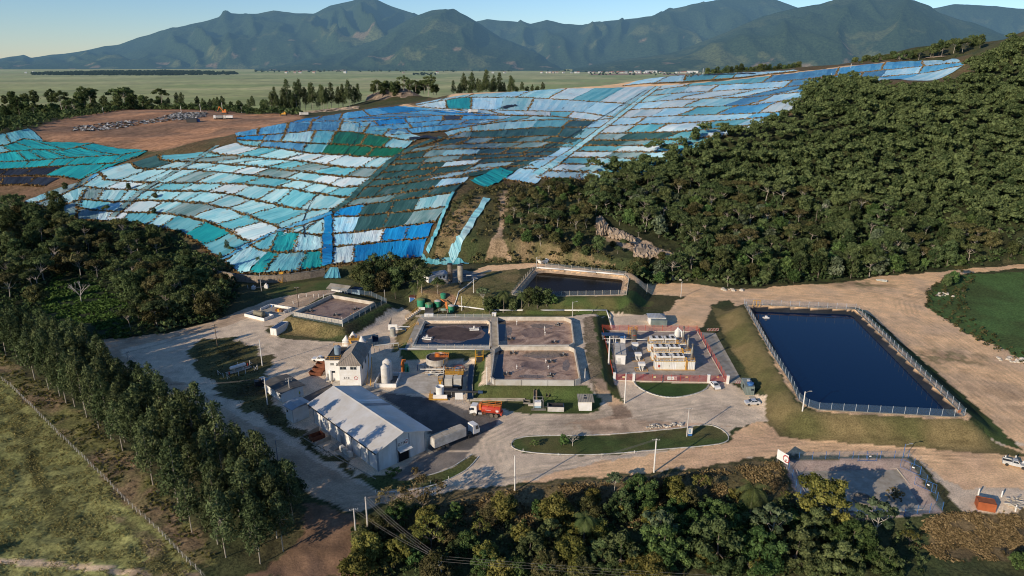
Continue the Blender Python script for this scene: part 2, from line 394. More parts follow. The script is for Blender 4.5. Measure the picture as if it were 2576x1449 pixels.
_ys = np.concatenate([np.arange(95, 420, .8), np.arange(420, 1090, 2.0)])
def hit(px, py, lo=95.0):
 """where the line of sight through a survey point meets the ground"""
 rx, rz = ray(px, py); ys = _ys[_ys >= lo]
 d = CAM_H + rz * ys - T(rx * ys, ys); k = np.where(d < 0)[0]
 if len(k) == 0: Y = 1050.0
 elif k[0] == 0: Y = ys[0]
 else:
  i = k[0]; t = d[i-1] / (d[i-1] - d[i]); Y = ys[i-1] + t * (ys[i] - ys[i-1])
 return (rx * Y, Y, float(T(rx * Y, Y)))
def hitp(pts): return [hit(*p)[:2] for p in pts]
def hz(x, y): return float(T(x, y))
# ------------------------------------------------------------------ ground surfaces
DIRT = (.88,.56,.30); GRAV = (.78,.605,.415); LAWN = (.075,.105,.03); DRY = (.22,.165,.072); OLIVE = (.125,.115,.042); MEAD = (.085,.15,.042)
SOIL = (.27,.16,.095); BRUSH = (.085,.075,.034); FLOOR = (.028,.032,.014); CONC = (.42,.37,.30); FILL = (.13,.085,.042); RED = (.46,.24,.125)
layers = [  # (class, colour, second colour, polygon in the photo's survey grid, edge wobble m)
('gravel_yard', GRAV, (.66,.51,.36), [(212,858),(420,838),(545,805),(620,775),(690,750),(740,742),(800,730),(850,735),(735,790),(670,830),(700,850),(870,862),(1010,772),(1040,790),(1075,795),(1240,796),(1445,790),(1530,790),(1545,790),(1700,790),(1760,830),(1840,965),(1925,1000),(1935,1060),(1850,1075),(1835,1100),(1700,1080),(1500,1098),(1330,1098),(1290,1120),(1320,1138),(1500,1148),(1700,1128),(1830,1115),(1960,1090),(2576,1112),(2700,1120),(2700,1290),(2420,1290),(2380,1235),(2300,1150),(1970,1140),(1650,1188),(1300,1215),(1060,1250),(880,1285),(780,1240),(700,1192),(560,1112),(400,1012),(330,960),(235,885)], 1.0),
('dirt_road', DIRT, (.74,.47,.27), [(1500,1165),(1700,1130),(1835,1110),(1870,1075),(1920,1060),(1960,1088),(2300,1118),(2576,1122),(2700,1130),(2700,1220),(2420,1235),(2300,1150),(1970,1140),(1650,1188),(1400,1208),(1300,1214)], 1.6),
('dirt_road', (.62,.44,.29), (.74,.50,.32), [(1420,1068),(1530,1050),(1700,1065),(1850,1075),(1700,1080),(1500,1096)], 2.5),
('dirt_road', (.60,.43,.28), (.48,.34,.22), [(212,858),(420,838),(545,805),(620,775),(690,750),(760,738),(840,722),(850,735),(735,775),(700,770),(560,825),(420,852),(300,880),(340,920),(480,975),(640,1070),(800,1165),(950,1235),(1060,1222),(1060,1250),(880,1285),(780,1240),(700,1192),(560,1112),(400,1012),(235,885)], 1.2),
('ground', OLIVE, (.075,.065,.03), [(470,885),(520,850),(590,850),(650,880),(690,905),(655,955),(720,1050),(760,1090),(900,1190),(960,1200),(1030,1185),(1060,1215),(950,1225),(800,1148),(640,1045),(540,975),(490,930)], 3.0),
('ground', OLIVE, LAWN, [(1000,1190),(1065,1199),(1137,1177),(1185,1145),(1206,1148),(1167,1187),(1090,1225),(950,1235),(900,1200),(960,1195)], .2),
('lawn', LAWN, OLIVE, [(1285,1119),(1292,1105),(1334,1096),(1511,1096),(1707,1078),(1779,1066.5),(1814,1078),(1835,1097.5),(1829,1114),(1773,1122.5),(1661,1131),(1513.7,1144.7),(1404.6,1144),(1322,1138),(1292.5,1129)], .2),
('lawn', (.045,.085,.022), LAWN, [(1596,960),(1784,966),(1780,976),(1760,988),(1720,998),(1688,1001),(1655,997),(1622,984),(1602,972)], .1),
('lawn', LAWN, OLIVE, [(1208,970),(1225,968),(1470,970),(1520,1000),(1505,1036),(1470,1042),(1330,1042),(1185,1014),(1188,920),(1230,880)], .8),
('gravel_yard', (.12,.108,.095), (.17,.15,.13), [(945,985),(1085,1003),(1180,1035),(1262,1042),(1240,1075),(1180,1135),(1075,1132),(1075,1085)], .8),  # dark asphalt, its colour darkened further to deepen the warehouse's cast shadow
('gravel_yard', (.20,.175,.15), (.28,.235,.19), [(985,1205),(1070,1133),(1180,1138),(1165,1158),(1100,1190),(1040,1205)], .4),
('lawn', LAWN, DRY, [(1045,790),(1058,800),(1022,880),(985,885),(1000,830)], .6),
('lawn', LAWN, OLIVE, [(1235,872),(1010,872),(1010,905),(1190,905),(1240,890)], .3),
('ground', (.30,.22,.14), (.13,.11,.05), [(1465,800),(1498,795),(1520,955),(1540,1000),(1510,1000),(1480,960)], 1.2),
('lawn', LAWN, (.09,.08,.03), [(1490,800),(1535,780),(1545,960),(1570,1010),(1548,1020),(1520,960)], .8),
('dirt_road', (.42,.29,.19), DIRT, [(1495,955),(1518,955),(1560,1010),(1600,1050),(1545,1055),(1530,1020)], 1.0),
('dirt_road', DIRT, (.70,.47,.28), [(1180,690),(1220,668),(1350,662),(1560,686),(1720,712),(1850,728),(2100,712),(2230,695),(2350,685),(2420,678),(2600,655),(2600,672),(2400,692),(2340,720),(2330,770),(2420,830),(2500,870),(2700,950),(2700,1140),(2560,1112),(2180,790),(2152,774),(1884,765),(1830,752),(1790,770),(1760,830),(1660,800),(1690,770),(1720,745),(1600,710),(1570,690),(1350,672),(1300,680),(1250,690)], 1.8),
('lawn', OLIVE, DRY, [(1790,770),(1870,775),(2000,1010),(2034,1034),(2434,1053),(2600,1150),(2300,1126),(2100,1112),(1960,1098),(1930,1060),(1925,1000),(1840,880),(1800,800)], .6),
('lawn', (.035,.045,.016), LAWN, [(2152,780),(2185,790),(2500,1060),(2576,1135),(2434,1050)], .8),  # pond bank turned away from the sun, its shade painted into the grass
('ground', DRY, OLIVE, [(1040,760),(1076,690),(1180,690),(1300,676),(1310,690),(1290,740),(1220,782),(1150,776)], 1.0),
('ground', SOIL, DRY, [(1050,735),(1150,745),(1160,762),(1080,760)], 1.0),
('lawn', LAWN, OLIVE, [(1385,746),(1560,742),(1600,735),(1650,758),(1640,768),(1560,780),(1430,780),(1380,780)], 1.0),
('lawn', OLIVE, LAWN, [(1150,785),(1240,790),(1530,783),(1535,792),(1440,796),(1250,798),(1150,796)], .6),
('meadow', MEAD, (.07,.10,.03), [(2335,775),(2345,722),(2420,692),(2700,676),(2700,960),(2500,868),(2420,828)], 1.6),
('lawn', LAWN, OLIVE, [(660,735),(740,712),(850,700),(905,708),(860,725),(760,735),(690,752)], 1.0),
('ground', DRY, (.11,.10,.04), [(665,820),(728,797),(861,823),(870,852),(800,850),(700,840)], .8),
('ground', (.09,.075,.035), LAWN, [(861,823),(974,764),(1010,768),(872,852)], .8),
('dirt_road', SOIL, (.2,.12,.07), [(770,1258),(885,1290),(930,1360),(930,1460),(600,1460),(700,1420),(760,1340)], 2.0),
('ground', (.19,.14,.07), (.11,.09,.04), [(1010,1262),(1300,1222),(1650,1196),(1960,1150),(1990,1240),(1800,1260),(1500,1290),(1200,1310)], 2.0),
('ground', (.17,.12,.06), (.10,.08,.04), [(2330,1300),(2600,1290),(2600,1400),(2350,1400)], 2.0),
('ground', (.55,.38,.24), (.30,.21,.12), [(1215,655),(1240,600),(1256,560),(1260,480),(1278,480),(1268,570),(1262,600),(1290,655)], 1.5),
('ground', (.50,.36,.24), (.20,.15,.08), [(1500,556),(1520,572),(1600,598),(1690,632),(1690,645),(1610,642),(1560,618),(1505,596)], 2.5),
('ground', (.10,.14,.045), (.13,.13,.05), [(1385,482),(1440,468),(1490,478),(1495,525),(1420,530)], 2),
('ground', (.24,.17,.09), (.12,.11,.045), [(1300,655),(1260,600),(1330,600),(1480,640),(1560,675),(1480,672)], 2.5),
('ground', (.26,.18,.09), (.13,.11,.045), [(1090,645),(1150,520),(1200,490),(1215,500),(1150,610),(1125,650)], 2.0),
('dirt_road', DIRT, (.70,.47,.28), [(1120,240),(1325,226),(1440,219),(1640,211),(1851,199),(2017,179),(2151,164),(2234,154),(2234,160),(2151,171),(2017,186),(1851,206),(1717,216),(1560,222),(1440,226),(1325,232),(1130,246)], 0.2),
('dirt_road', DIRT, (.70,.47,.28), [(1010,262),(1060,268),(1100,276),(1130,283),(1060,300),(1000,312),(1010,304),(1070,290),(1085,281),(1040,276),(1000,268)], 0.2),
('field', (.25,.24,.085), (.20,.20,.068), None, .5),
('dirt_road', (.34,.25,.16), (.26,.19,.12), [(-40,1402),(110,1409),(200,1421),(330,1431),(500,1437),(500,1452),(330,1447),(200,1437),(110,1425),(-40,1418)], .6),
('ground', (.22,.16,.09), (.14,.13,.05), [(270,1285),(300,1290),(400,1390),(470,1449),(390,1449),(330,1370)], 2.5),
]
FIELD_STRIP = poly([(0,890),(67,946),(113,970),(250,1080),(383,1205),(480,1330),(560,1418),(480,1423),(400,1339),(333,1279),(262,1206),(200,1144),(100,1046),(27,973),(-60,920)], -.8)
landpoly = [(60,512),(200,555),(330,564),(450,587),(533,652),(600,697),(700,697),(820,684),(1060,656),(1090,620),(1150,500),(1200,472),(1340,472),(1480,450),(1640,404),(1830,345),(2000,295),(2030,250),(2140,225),(2250,245),(2400,235),(2470,175),(2440,138),(2100,160),(1780,180),(1640,192),(1440,217),(1150,235),(1045,258),(950,268),(760,298),(600,333),(440,370),(255,422),(140,470)]
LAND = hitp(landpoly)
TEAL_AREA = hitp([(-20,350),(75,322),(240,365),(370,380),(300,420),(200,460),(60,510),(-20,480)])
MOUND = hitp([(75,330),(110,310),(200,292),(330,274),(480,274),(600,285),(760,288),(760,300),(600,335),(440,372),(380,380),(240,362),(110,355)])
HILLF = hitp([(1590,694),(1720,708),(1850,724),(2200,697),(2400,674),(2576,645),(2900,640),(2900,60),(2576,85),(2480,160),(2400,225),(2250,240),(2140,210),(2030,240),(2000,290),(1830,340),(1640,400),(1480,450),(1500,560),(1600,640)])
LEFTF = hitp([(60,512),(200,556),(330,566),(450,588),(533,655),(590,700),(595,745),(560,802),(420,840),(200,862),(0,900),(-300,900),(-300,520)])
laypoly = []
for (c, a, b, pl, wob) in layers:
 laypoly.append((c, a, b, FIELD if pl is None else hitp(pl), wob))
class_names = ['ground', 'dirt_road', 'gravel_yard', 'lawn', 'meadow', 'field', 'landfill_slope', 'bare_soil_mound', 'pond_liner']
def colour_points(x, y, z):
 jx = (fbm(x, y, 4.0, 31, 3) - .5) * 2; jy = (fbm(x, y, 4.0, 47, 3) - .5) * 2
 col = np.zeros(x.shape + (3,)); cls = np.zeros(x.shape, int)
 t = fbm(x, y, 9, 61, 4)[..., None]; t = np.clip((t - .3) / .4, 0, 1)
 col[:] = np.array(BRUSH) * (1 - t) + np.array((.055,.068,.026)) * t
 def lay(m, a, b, ci, sc=7, sd=0):
  tt = np.clip((fbm(x, y, sc, 70 + sd, 4) - .36) / .3, 0, 1)[..., None]
  cc = np.array(a) * (1 - tt) + np.array(b) * tt
  col[m] = cc[m]
  if ci is not None: cls[m] = class_names.index(ci)
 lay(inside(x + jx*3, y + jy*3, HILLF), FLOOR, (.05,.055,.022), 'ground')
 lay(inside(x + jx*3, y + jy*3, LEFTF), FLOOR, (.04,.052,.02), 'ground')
 lay(inside(x, y, LAND), FILL, (.10,.085,.04), 'landfill_slope')
 lay(inside(x, y, TEAL_AREA), FILL, (.2,.12,.07), 'landfill_slope')
 lay(inside(x + jx*3, y + jy*3, MOUND), RED, (.25,.15,.09), 'bare_soil_mound', 22)
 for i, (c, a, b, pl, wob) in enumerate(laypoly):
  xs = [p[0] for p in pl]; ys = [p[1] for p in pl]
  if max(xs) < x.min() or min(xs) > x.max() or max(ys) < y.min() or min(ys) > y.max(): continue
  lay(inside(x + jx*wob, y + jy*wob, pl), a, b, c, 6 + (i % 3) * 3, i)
 for pl, band in ((POND_RIM, 1.6), (MID_RIM, 1.0)):
  d = sdist(x, y, pl); lay((d > -1.5) & (d < band + jx*.7), DIRT, (.42,.30,.2), None, 3)
 d = sdist(x, y, POND_RIM); lay(d < -.35, (.022,.024,.027), (.03,.032,.035), 'pond_liner')
 d = sdist(x, y, MID_RIM); lay(d < -.35, (.40,.29,.19), (.30,.21,.14), 'pond_liner')
 lay(sdist(x, y, COURT) < .3, (.40,.30,.25), (.32,.25,.21), 'gravel_yard', 3)
 m = inside(x + jx*1.5, y + jy*1.5, FIELD_STRIP); lay(m, (.24,.165,.09), (.17,.16,.055), 'ground', 5, 5)
 return col, cls
def soft_lines(col, x, y, z):
 def track(pts, off, w, f, nsc=3.0, lo=.35):
  q = hitp(pts); d = dist_line(x, y, q)
  band = np.exp(-((d - off) / w) ** 2) * np.clip((fbm(x, y, nsc, 91, 3) - lo) / .25, 0, 1)
  col[:] = col * (1 + (f - 1) * band[..., None])
 for pts in ([(230,872),(420,1000),(640,1130),(860,1262),(1080,1238),(1350,1195),(1700,1158),(2100,1128),(2600,1150)],
    [(1250,1165),(1230,1110),(1330,1065),(1600,1055),(1800,1020),(1870,1040),(1960,1090)],
    [(1540,1040),(1700,1070),(1880,1090),(2100,1122),(2500,1150)],
    [(1560,700),(1780,745),(2150,770),(2330,850),(2600,1060)],
    [(1700,760),(1900,755),(2150,742),(2330,712),(2600,664)],
    [(2180,790),(2350,905),(2600,1100)],[(2330,740),(2280,760),(2290,790),(2400,850),(2600,1000)],
    [(215,858),(420,845),(600,800),(760,745)],[(700,850),(860,880),(940,930)],[(660,860),(760,900),(820,930)]):
  track(pts, .9, .38, .76, 5, .28); track(pts, 2.5, .38, .8, 5, .3); track(pts, 1.7, .6, 1.12, 6, .3); track(pts, 4.2, .5, .8, 3, .4); track(pts, 3.4, .4, 1.12, 4)
 for pts in ([(0,1000),(60,1050),(90,1200),(140,1330)],[(20,1030),(110,1230),(180,1330)]): track(pts, .5, .4, .45, 8, .1)
 track([(0,1412),(110,1417),(200,1430),(320,1436)], 0, 1.3, 2.1, 6, -.2)
 track([(285,1290),(330,1350),(370,1400)], 0, 2.2, 1.6, 4, .3)
 for (p, r, f) in (((1640,1075),9,.78),((1500,1085),9,.72),((1470,1050),6,.8),((620,880),9,.72),((1700,810),8,.85),((2300,740),9,.7),((2180,715),6,.6),((2090,708),6,.62),((2380,900),8,.62),((2490,1000),14,.75)):
  c = hit(*p); d = np.hypot((x - c[0]) * .55, y - c[1]); band = np.exp(-(d / r) ** 2) * np.clip((fbm(x, y, 3.5, 97, 4) - .42) / .12, 0, 1)
  col[:] = col * (1 + (f - 1) * band[..., None])
  g = np.clip((fbm(x, y, 2.2, 99, 3) - .5) / .1, 0, 1) * np.exp(-(d / r) ** 2)
  if f < .7: col[:] = col * (1 - .6*g[..., None]) + np.array(LAWN) * .6*g[..., None]
ncol, ncls = colour_points(NXX, NYY, NH); soft_lines(ncol, NXX, NYY, NH)
fcol, fcls = colour_points(FXX, FYY, FH)
ground_mats = {'ground': earth_mat('ground_brush', 1.5, .9, tint=.5), 'dirt_road': earth_mat('dirt', 1.9, .5, tint=.2), 'gravel_yard': earth_mat('gravel', 3.0, .5, tint=.26),
'lawn': earth_mat('mown_grass', 2.5, .6, tint=.35), 'meadow': earth_mat('meadow_grass', 1.2, .9, tint=.45), 'field': earth_mat('pasture', 1.1, 1.0, tint=.5),
'landfill_slope': earth_mat('fill_grass', .8, .7, tint=.5), 'pond_liner': earth_mat('liner', .8, .3, rough=.5, tint=.2), 'bare_soil_mound': earth_mat('bare_soil', .25, 1.0, tint=.35)}
ni, nj = NXX.shape; fi, fj = FXX.shape
nid = np.arange(ni * nj).reshape(ni, nj); fid = np.arange(fi * fj).reshape(fi, fj) + ni * nj
allv = np.concatenate([np.stack([NXX.ravel(), NYY.ravel(), NH.ravel()], 1), np.stack([FXX.ravel(), FYY.ravel(), FH.ravel()], 1)])
allc = np.concatenate([ncol.reshape(-1, 3), fcol.reshape(-1, 3)])
def quads(idm): return np.stack([idm[:-1, :-1].ravel(), idm[:-1, 1:].ravel(), idm[1:, 1:].ravel(), idm[1:, :-1].ravel()], 1)
qn = quads(nid); qf = quads(fid)
cn = ncls[:-1, :-1].ravel(); cf = fcls[:-1, :-1].ravel()
xc = (FXX[:-1, :-1] + 2).ravel(); yc = (FYY[:-1, :-1] + 2).ravel()
keep = ~((xc > NX0) & (xc < NX1) & (yc > NY0) & (yc < NY1)); qf = qf[keep]; cf = cf[keep]
qa = np.concatenate([qn, qf]); ca = np.concatenate([cn, cf])
for i, nm in enumerate(class_names):
 q = qa[ca == i]
 if len(q) == 0: continue
 u, inv = np.unique(q, return_inverse=True)
 o = link(nm, np_mesh(nm, allv[u], inv.reshape(q.shape), ground_mats[nm], allc[u], smooth=True)); tag(o, kind='structure')
px_ = np.concatenate([np.linspace(-9000, -1500, 12), np.linspace(-1400, 1400, 60), np.linspace(1500, 9000, 12)])
py_ = np.concatenate([np.linspace(-3000, 0, 4), np.linspace(400, 2400, 80), np.linspace(2500, 16000, 60)])
PX, PY = np.meshgrid(px_, py_)
ang = .22; ua = PX * math.cos(ang) + PY * math.sin(ang); va = -PX * math.sin(ang) + PY * math.cos(ang)
strip = _hash(np.floor(va / 170 + .6 * vnoise(ua / 900, va / 400, 4)), np.floor(ua / 650), 5)[..., None]
pc = np.array((.27,.31,.10)) * (1 - strip) + np.array((.46,.42,.18)) * strip
pc = pc * (.8 + .4 * fbm(PX, PY, 160, 9, 4))[..., None]
pid = np.arange(PX.size).reshape(PX.shape)
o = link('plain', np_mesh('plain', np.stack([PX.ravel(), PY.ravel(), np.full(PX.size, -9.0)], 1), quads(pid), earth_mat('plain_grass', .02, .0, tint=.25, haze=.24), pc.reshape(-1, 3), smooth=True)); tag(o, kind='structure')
# ------------------------------------------------------------------ tarpaulins over the landfill
def tarp_mat(name, c, c2, stain=(.30,.25,.17), st=.6, bump=1.0):
 """weathered woven sheet: streaks and folds running down the slope (UV v), blotches and mud stains"""
 m, nt, b, out = new_mat(name)
 uv = N(nt, 'ShaderNodeUVMap'); uv.uv_map = 'UVMap'; oi = N(nt, 'ShaderNodeObjectInfo')
 ad = N(nt, 'ShaderNodeVectorMath', operation='MULTIPLY_ADD')
 sc = N(nt, 'ShaderNodeVectorMath', operation='SCALE'); sc.inputs[0].default_value = (37, 91, 13); nt.links.new(oi.outputs['Random'], sc.inputs['Scale'])
 ad.inputs[1].default_value = (1, 1, 1); nt.links.new(uv.outputs[0], ad.inputs[0]); nt.links.new(sc.outputs[0], ad.inputs[2])
 m1 = N(nt, 'ShaderNodeMapping'); m1.inputs['Scale'].default_value = (.55, .06, 1); m1.inputs['Rotation'].default_value = (0, 0, .25)
 m2 = N(nt, 'ShaderNodeMapping'); m2.inputs['Scale'].default_value = (.11, .09, 1)
 nt.links.new(ad.outputs[0], m1.inputs[0]); nt.links.new(ad.outputs[0], m2.inputs[0])
 n1 = N(nt, 'ShaderNodeTexNoise'); n1.inputs['Scale'].default_value = 1; n1.inputs['Detail'].default_value = 5; n1.inputs['Roughness'].default_value = .6; nt.links.new(m1.outputs[0], n1.inputs[0])
 n2 = N(nt, 'ShaderNodeTexNoise'); n2.inputs['Scale'].default_value = 1; n2.inputs['Detail'].default_value = 5; n2.inputs['Roughness'].default_value = .65; nt.links.new(m2.outputs[0], n2.inputs[0])
 sm = N(nt, 'ShaderNodeMath', operation='MULTIPLY_ADD'); sm.inputs[1].default_value = .45; nt.links.new(n1.outputs[0], sm.inputs[0])
 s2 = N(nt, 'ShaderNodeMath', operation='MULTIPLY'); s2.inputs[1].default_value = .55; nt.links.new(n2.outputs[0], s2.inputs[0]); nt.links.new(s2.outputs[0], sm.inputs[2])
 rp = N(nt, 'ShaderNodeValToRGB'); e = rp.color_ramp.elements; e[0].position = .38; e[0].color = (*c2, 1); e[1].position = .6; e[1].color = (*c, 1)
 su = N(nt, 'ShaderNodeSeparateXYZ'); nt.links.new(uv.outputs[0], su.inputs[0])
 um = N(nt, 'ShaderNodeMath', operation='MULTIPLY_ADD'); um.inputs[1].default_value = .21; nt.links.new(su.outputs[0], um.inputs[0])
 u3 = N(nt, 'ShaderNodeMath', operation='MULTIPLY'); u3.inputs[1].default_value = 53.0; nt.links.new(oi.outputs['Random'], u3.inputs[0]); nt.links.new(u3.outputs[0], um.inputs[2])
 uf = N(nt, 'ShaderNodeMath', operation='FLOOR'); nt.links.new(um.outputs[0], uf.inputs[0])
 wn_ = N(nt, 'ShaderNodeTexWhiteNoise', noise_dimensions='1D'); nt.links.new(uf.outputs[0], wn_.inputs['W'])
 ws = N(nt, 'ShaderNodeMath', operation='MULTIPLY_ADD'); ws.inputs[1].default_value = .26; nt.links.new(wn_.outputs['Value'], ws.inputs[0])
 wo_ = N(nt, 'ShaderNodeMath', operation='SUBTRACT'); wo_.inputs[1].default_value = .13; nt.links.new(sm.outputs[0], wo_.inputs[0]); nt.links.new(wo_.outputs[0], ws.inputs[2])
 nt.links.new(ws.outputs[0], rp.inputs[0])
 r2 = N(nt, 'ShaderNodeMapRange'); r2.inputs[1].default_value = .58; r2.inputs[2].default_value = .75; r2.inputs[4].default_value = st; nt.links.new(n2.outputs[0], r2.inputs[0])
 mx = N(nt, 'ShaderNodeMix', data_type='RGBA'); mx.inputs['B'].default_value = (*stain, 1); nt.links.new(rp.outputs[0], mx.inputs['A']); nt.links.new(r2.outputs[0], mx.inputs['Factor'])
 hs = N(nt, 'ShaderNodeHueSaturation'); mv = N(nt, 'ShaderNodeMapRange'); mv.inputs[3].default_value = .82; mv.inputs[4].default_value = 1.12; nt.links.new(oi.outputs['Random'], mv.inputs[0])
 nt.links.new(mv.outputs[0], hs.inputs['Value']); nt.links.new(mx.outputs['Result'], hs.inputs['Color'])
 nt.links.new(hs.outputs[0], b.inputs['Base Color']); b.inputs['Roughness'].default_value = .55; b.inputs['Specular IOR Level'].default_value = .35
 bp = N(nt, 'ShaderNodeBump'); bp.inputs['Strength'].default_value = bump; bp.inputs['Distance'].default_value = .8
 nt.links.new(n1.outputs[0], bp.inputs['Height']); nt.links.new(bp.outputs[0], b.inputs['Normal'])
 return m
TM = {
'pale aqua': tarp_mat('tarp_pale_aqua', (.44,.67,.69), (.22,.52,.58)),
'turquoise': tarp_mat('tarp_turquoise', (.19,.50,.55), (.085,.36,.43)),
'white': tarp_mat('tarp_white', (.68,.77,.77), (.44,.64,.68)),
'grey green': tarp_mat('tarp_grey_green', (.27,.38,.38), (.11,.22,.22)),
'dark green': tarp_mat('tarp_dark_green', (.045,.125,.12), (.022,.075,.072), (.2,.26,.25), .6),
'sky blue': tarp_mat('tarp_sky_blue', (.15,.47,.68), (.055,.31,.56)),
'pale blue': tarp_mat('tarp_pale_blue', (.52,.73,.80), (.28,.58,.72)),
'bright blue': tarp_mat('tarp_bright_blue', (.010,.26,.56), (.006,.18,.46), (.1,.25,.5), .3),
'sea green': tarp_mat('tarp_sea_green', (.018,.36,.36), (.010,.26,.29), (.2,.3,.28), .3),
'emerald green': tarp_mat('tarp_emerald', (.010,.17,.085), (.006,.12,.06), (.03,.2,.13), .3),
'black': tarp_mat('tarp_black', (.022,.028,.04), (.012,.014,.02), (.1,.08,.06), .4),
'slate blue': tarp_mat('tarp_slate_blue', (.12,.34,.50), (.05,.20,.36), (.2,.22,.25), .5),
}
def resample(pts, s):
 p = np.array(pts, float); d = np.concatenate([[0], np.cumsum(np.hypot(*(p[1:] - p[:-1]).T))]); d /= d[-1]
 return np.stack([np.interp(s, d, p[:, 0]), np.interp(s, d, p[:, 1])], -1)
def gline(pts, n=26):
 """berm line of the photo's survey grid -> ground points"""
 return np.array([hit(*q)[:2] for q in resample(pts, np.linspace(0, 1, n))])
tarp_n = 0
def tarp_patch(UA, UB, LB, LA, colour, label, seed, group, lift=.45, wr=.42):
 """sheet spread between four ground corners (upper a, upper b, lower b, lower a given as point rows)"""
 global tarp_n
 nu = UA.shape[0]; L = float(np.hypot(*(UA[-1] - UA[0]))); Hh = float(np.hypot(*(LA[0] - UA[0]))) + .1
 nv = max(4, min(12, int(Hh / 2.2)))
 v = np.linspace(0, 1, nv)[:, None, None]
 XY = UA[None] * (1 - v) + LA[None] * v
 x, y = XY[..., 0], XY[..., 1]
 us = np.linspace(0, L, nu)[None].repeat(nv, 0); vs = (np.linspace(0, Hh, nv)[:, None]).repeat(nu, 1)
 jag = (fbm(us + seed * 13.7, vs + seed * 3.1, 3.5, 3, 2) - .5)
 x = x + jag * 1.3; y = y + (fbm(us + seed * 7.7, vs, 3.5, 5, 2) - .5) * 1.5
 z = T(x, y) + lift + wr * ((fbm(us * 1.0 + vs * .25 + seed * 9.1, vs * .18, 1.9, 7, 3) - .5) * 2)
 idm = np.arange(nu * nv).reshape(nv, nu)
 q = np.stack([idm[:-1, :-1].ravel(), idm[1:, :-1].ravel(), idm[1:, 1:].ravel(), idm[:-1, 1:].ravel()], 1)
 o = link('tarp', np_mesh('tarp', np.stack([x.ravel(), y.ravel(), z.ravel()], 1), q, TM[colour], smooth=True, uv=np.stack([us.ravel(), vs.ravel()], 1)))
 tag(o, label, 'tarp', group); tarp_n += 1
 return o
berm_pts = []
def add_berm(arr, w=1.0, step=1.0):
 d = np.concatenate([[0], np.cumsum(np.hypot(*(arr[1:] - arr[:-1]).T))]); k = max(2, int(d[-1] / step)); s = np.linspace(0, d[-1], k)
 for a, b in zip(np.interp(s, d, arr[:, 0]), np.interp(s, d, arr[:, 1])): berm_pts.append((a, b, w))
def pick(zones, px, py, base, rr):
 for (c, pl, pr) in zones:
  if inside(np.array([px]), np.array([py]), pl)[0] and rr.random() < pr:
   return rr.choice(c) if isinstance(c, list) else c
 return rr.choice(base)
where_h = ['at the left end', 'left of the middle', 'in the middle', 'right of the middle', 'at the right end']
ordn = ['first', 'second', 'third', 'fourth', 'fifth', 'sixth', 'seventh', 'eighth', 'ninth', 'tenth', 'eleventh', 'twelfth', 'thirteenth', 'fourteenth']
def section(name, lines, base, zones, pitch, group, seed, skew=0.0, berm_w=1.0, cross=.75):
 rr = random.Random(seed); GL = [gline(l) for l in lines]
 for i in range(len(lines) - 1):
  U, Lw = GL[i], GL[i+1]; pu, pl_ = np.array(lines[i], float), np.array(lines[i+1], float)
  wpx = max(np.ptp(pu[:, 0]), np.ptp(pl_[:, 0])); k = max(1, int(round(wpx / pitch)))
  cuts = [0] + sorted((j + rr.uniform(-.22, .22)) / k for j in range(1, k)) + [1]
  sl = np.linspace(0, 1, len(U)); prev = None
  low = [min(1, max(0, c + (skew if 0 < c < 1 else 0) + rr.uniform(-.008, .008) * (0 < c < 1))) for c in cuts]
  for j in range(len(cuts) - 1):
   a, b = cuts[j], cuts[j+1]; c, d = low[j], low[j+1]
   UA0 = np.array([(np.interp(t, sl, U[:, 0]), np.interp(t, sl, U[:, 1])) for t in np.linspace(a, b, 12)])
   LA0 = np.array([(np.interp(t, sl, Lw[:, 0]), np.interp(t, sl, Lw[:, 1])) for t in np.linspace(c, d, 12)])
   if np.hypot(*(UA0[-1]-UA0[0])) < 1 and np.hypot(*(LA0[-1]-LA0[0])) < 1: continue
   vec = LA0 - UA0; ln = np.maximum(np.hypot(vec[:, 0], vec[:, 1]), .1)[:, None]
   g = np.minimum(.55, ln * .08); UA = UA0 + vec / ln * g; LA = LA0 - vec / ln * g
   mid = (resample(lines[i], np.array([(a+b)/2]))[0] + resample(lines[i+1], np.array([(c+d)/2]))[0]) / 2
   colr = pick(zones, mid[0], mid[1], base, rr)
   h = where_h[min(4, int((a + b) / 2 * 5))]
   label = '%s tarp, %s row down on the %s, %s' % (colr, ordn[min(i, 13)], name, h)
   tarp_patch(UA, None, None, LA, colr, label, seed * 100 + i * 17 + j, group)
   if j > 0 and rr.random() < cross: add_berm(np.array([UA0[0] + (LA0[0]-UA0[0]) * t for t in np.linspace(.02, .98, 8)]), .75 * berm_w, 1.0)
 for g_ in GL[1:]: add_berm(g_, .95 * berm_w, .8)
# --- big left lobe
Z_left = [
(['emerald green'], [(805,362),(870,345),(960,355),(1000,372),(985,402),(900,392),(840,375)], 1),
(['slate blue', 'sky blue', 'bright blue', 'slate blue'], [(590,330),(760,300),(880,330),(870,395),(760,385),(600,372)], .8),
(['white', 'white', 'pale aqua'], [(540,370),(860,385),(960,400),(985,405),(900,430),(700,415),(540,400)], .8),
(['white','pale aqua'], [(240,425),(330,405),(390,445),(300,475),(240,460)], .8),
(['grey green', 'dark green', 'grey green'], [(190,470),(330,405),(420,420),(330,490),(210,520)], .7),
(['bright blue', 'turquoise'], [(700,500),(850,470),(870,500),(790,540),(700,530)], .35),
(['sea green', 'turquoise'], [(610,600),(760,560),(815,600),(815,680),(600,690)], .45),
(['turquoise', 'sea green'], [(480,590),(620,560),(640,620),(560,660)], .4),
]
base_l = ['pale aqua', 'pale aqua', 'turquoise', 'grey green', 'turquoise', 'turquoise', 'pale aqua', 'pale aqua', 'white']
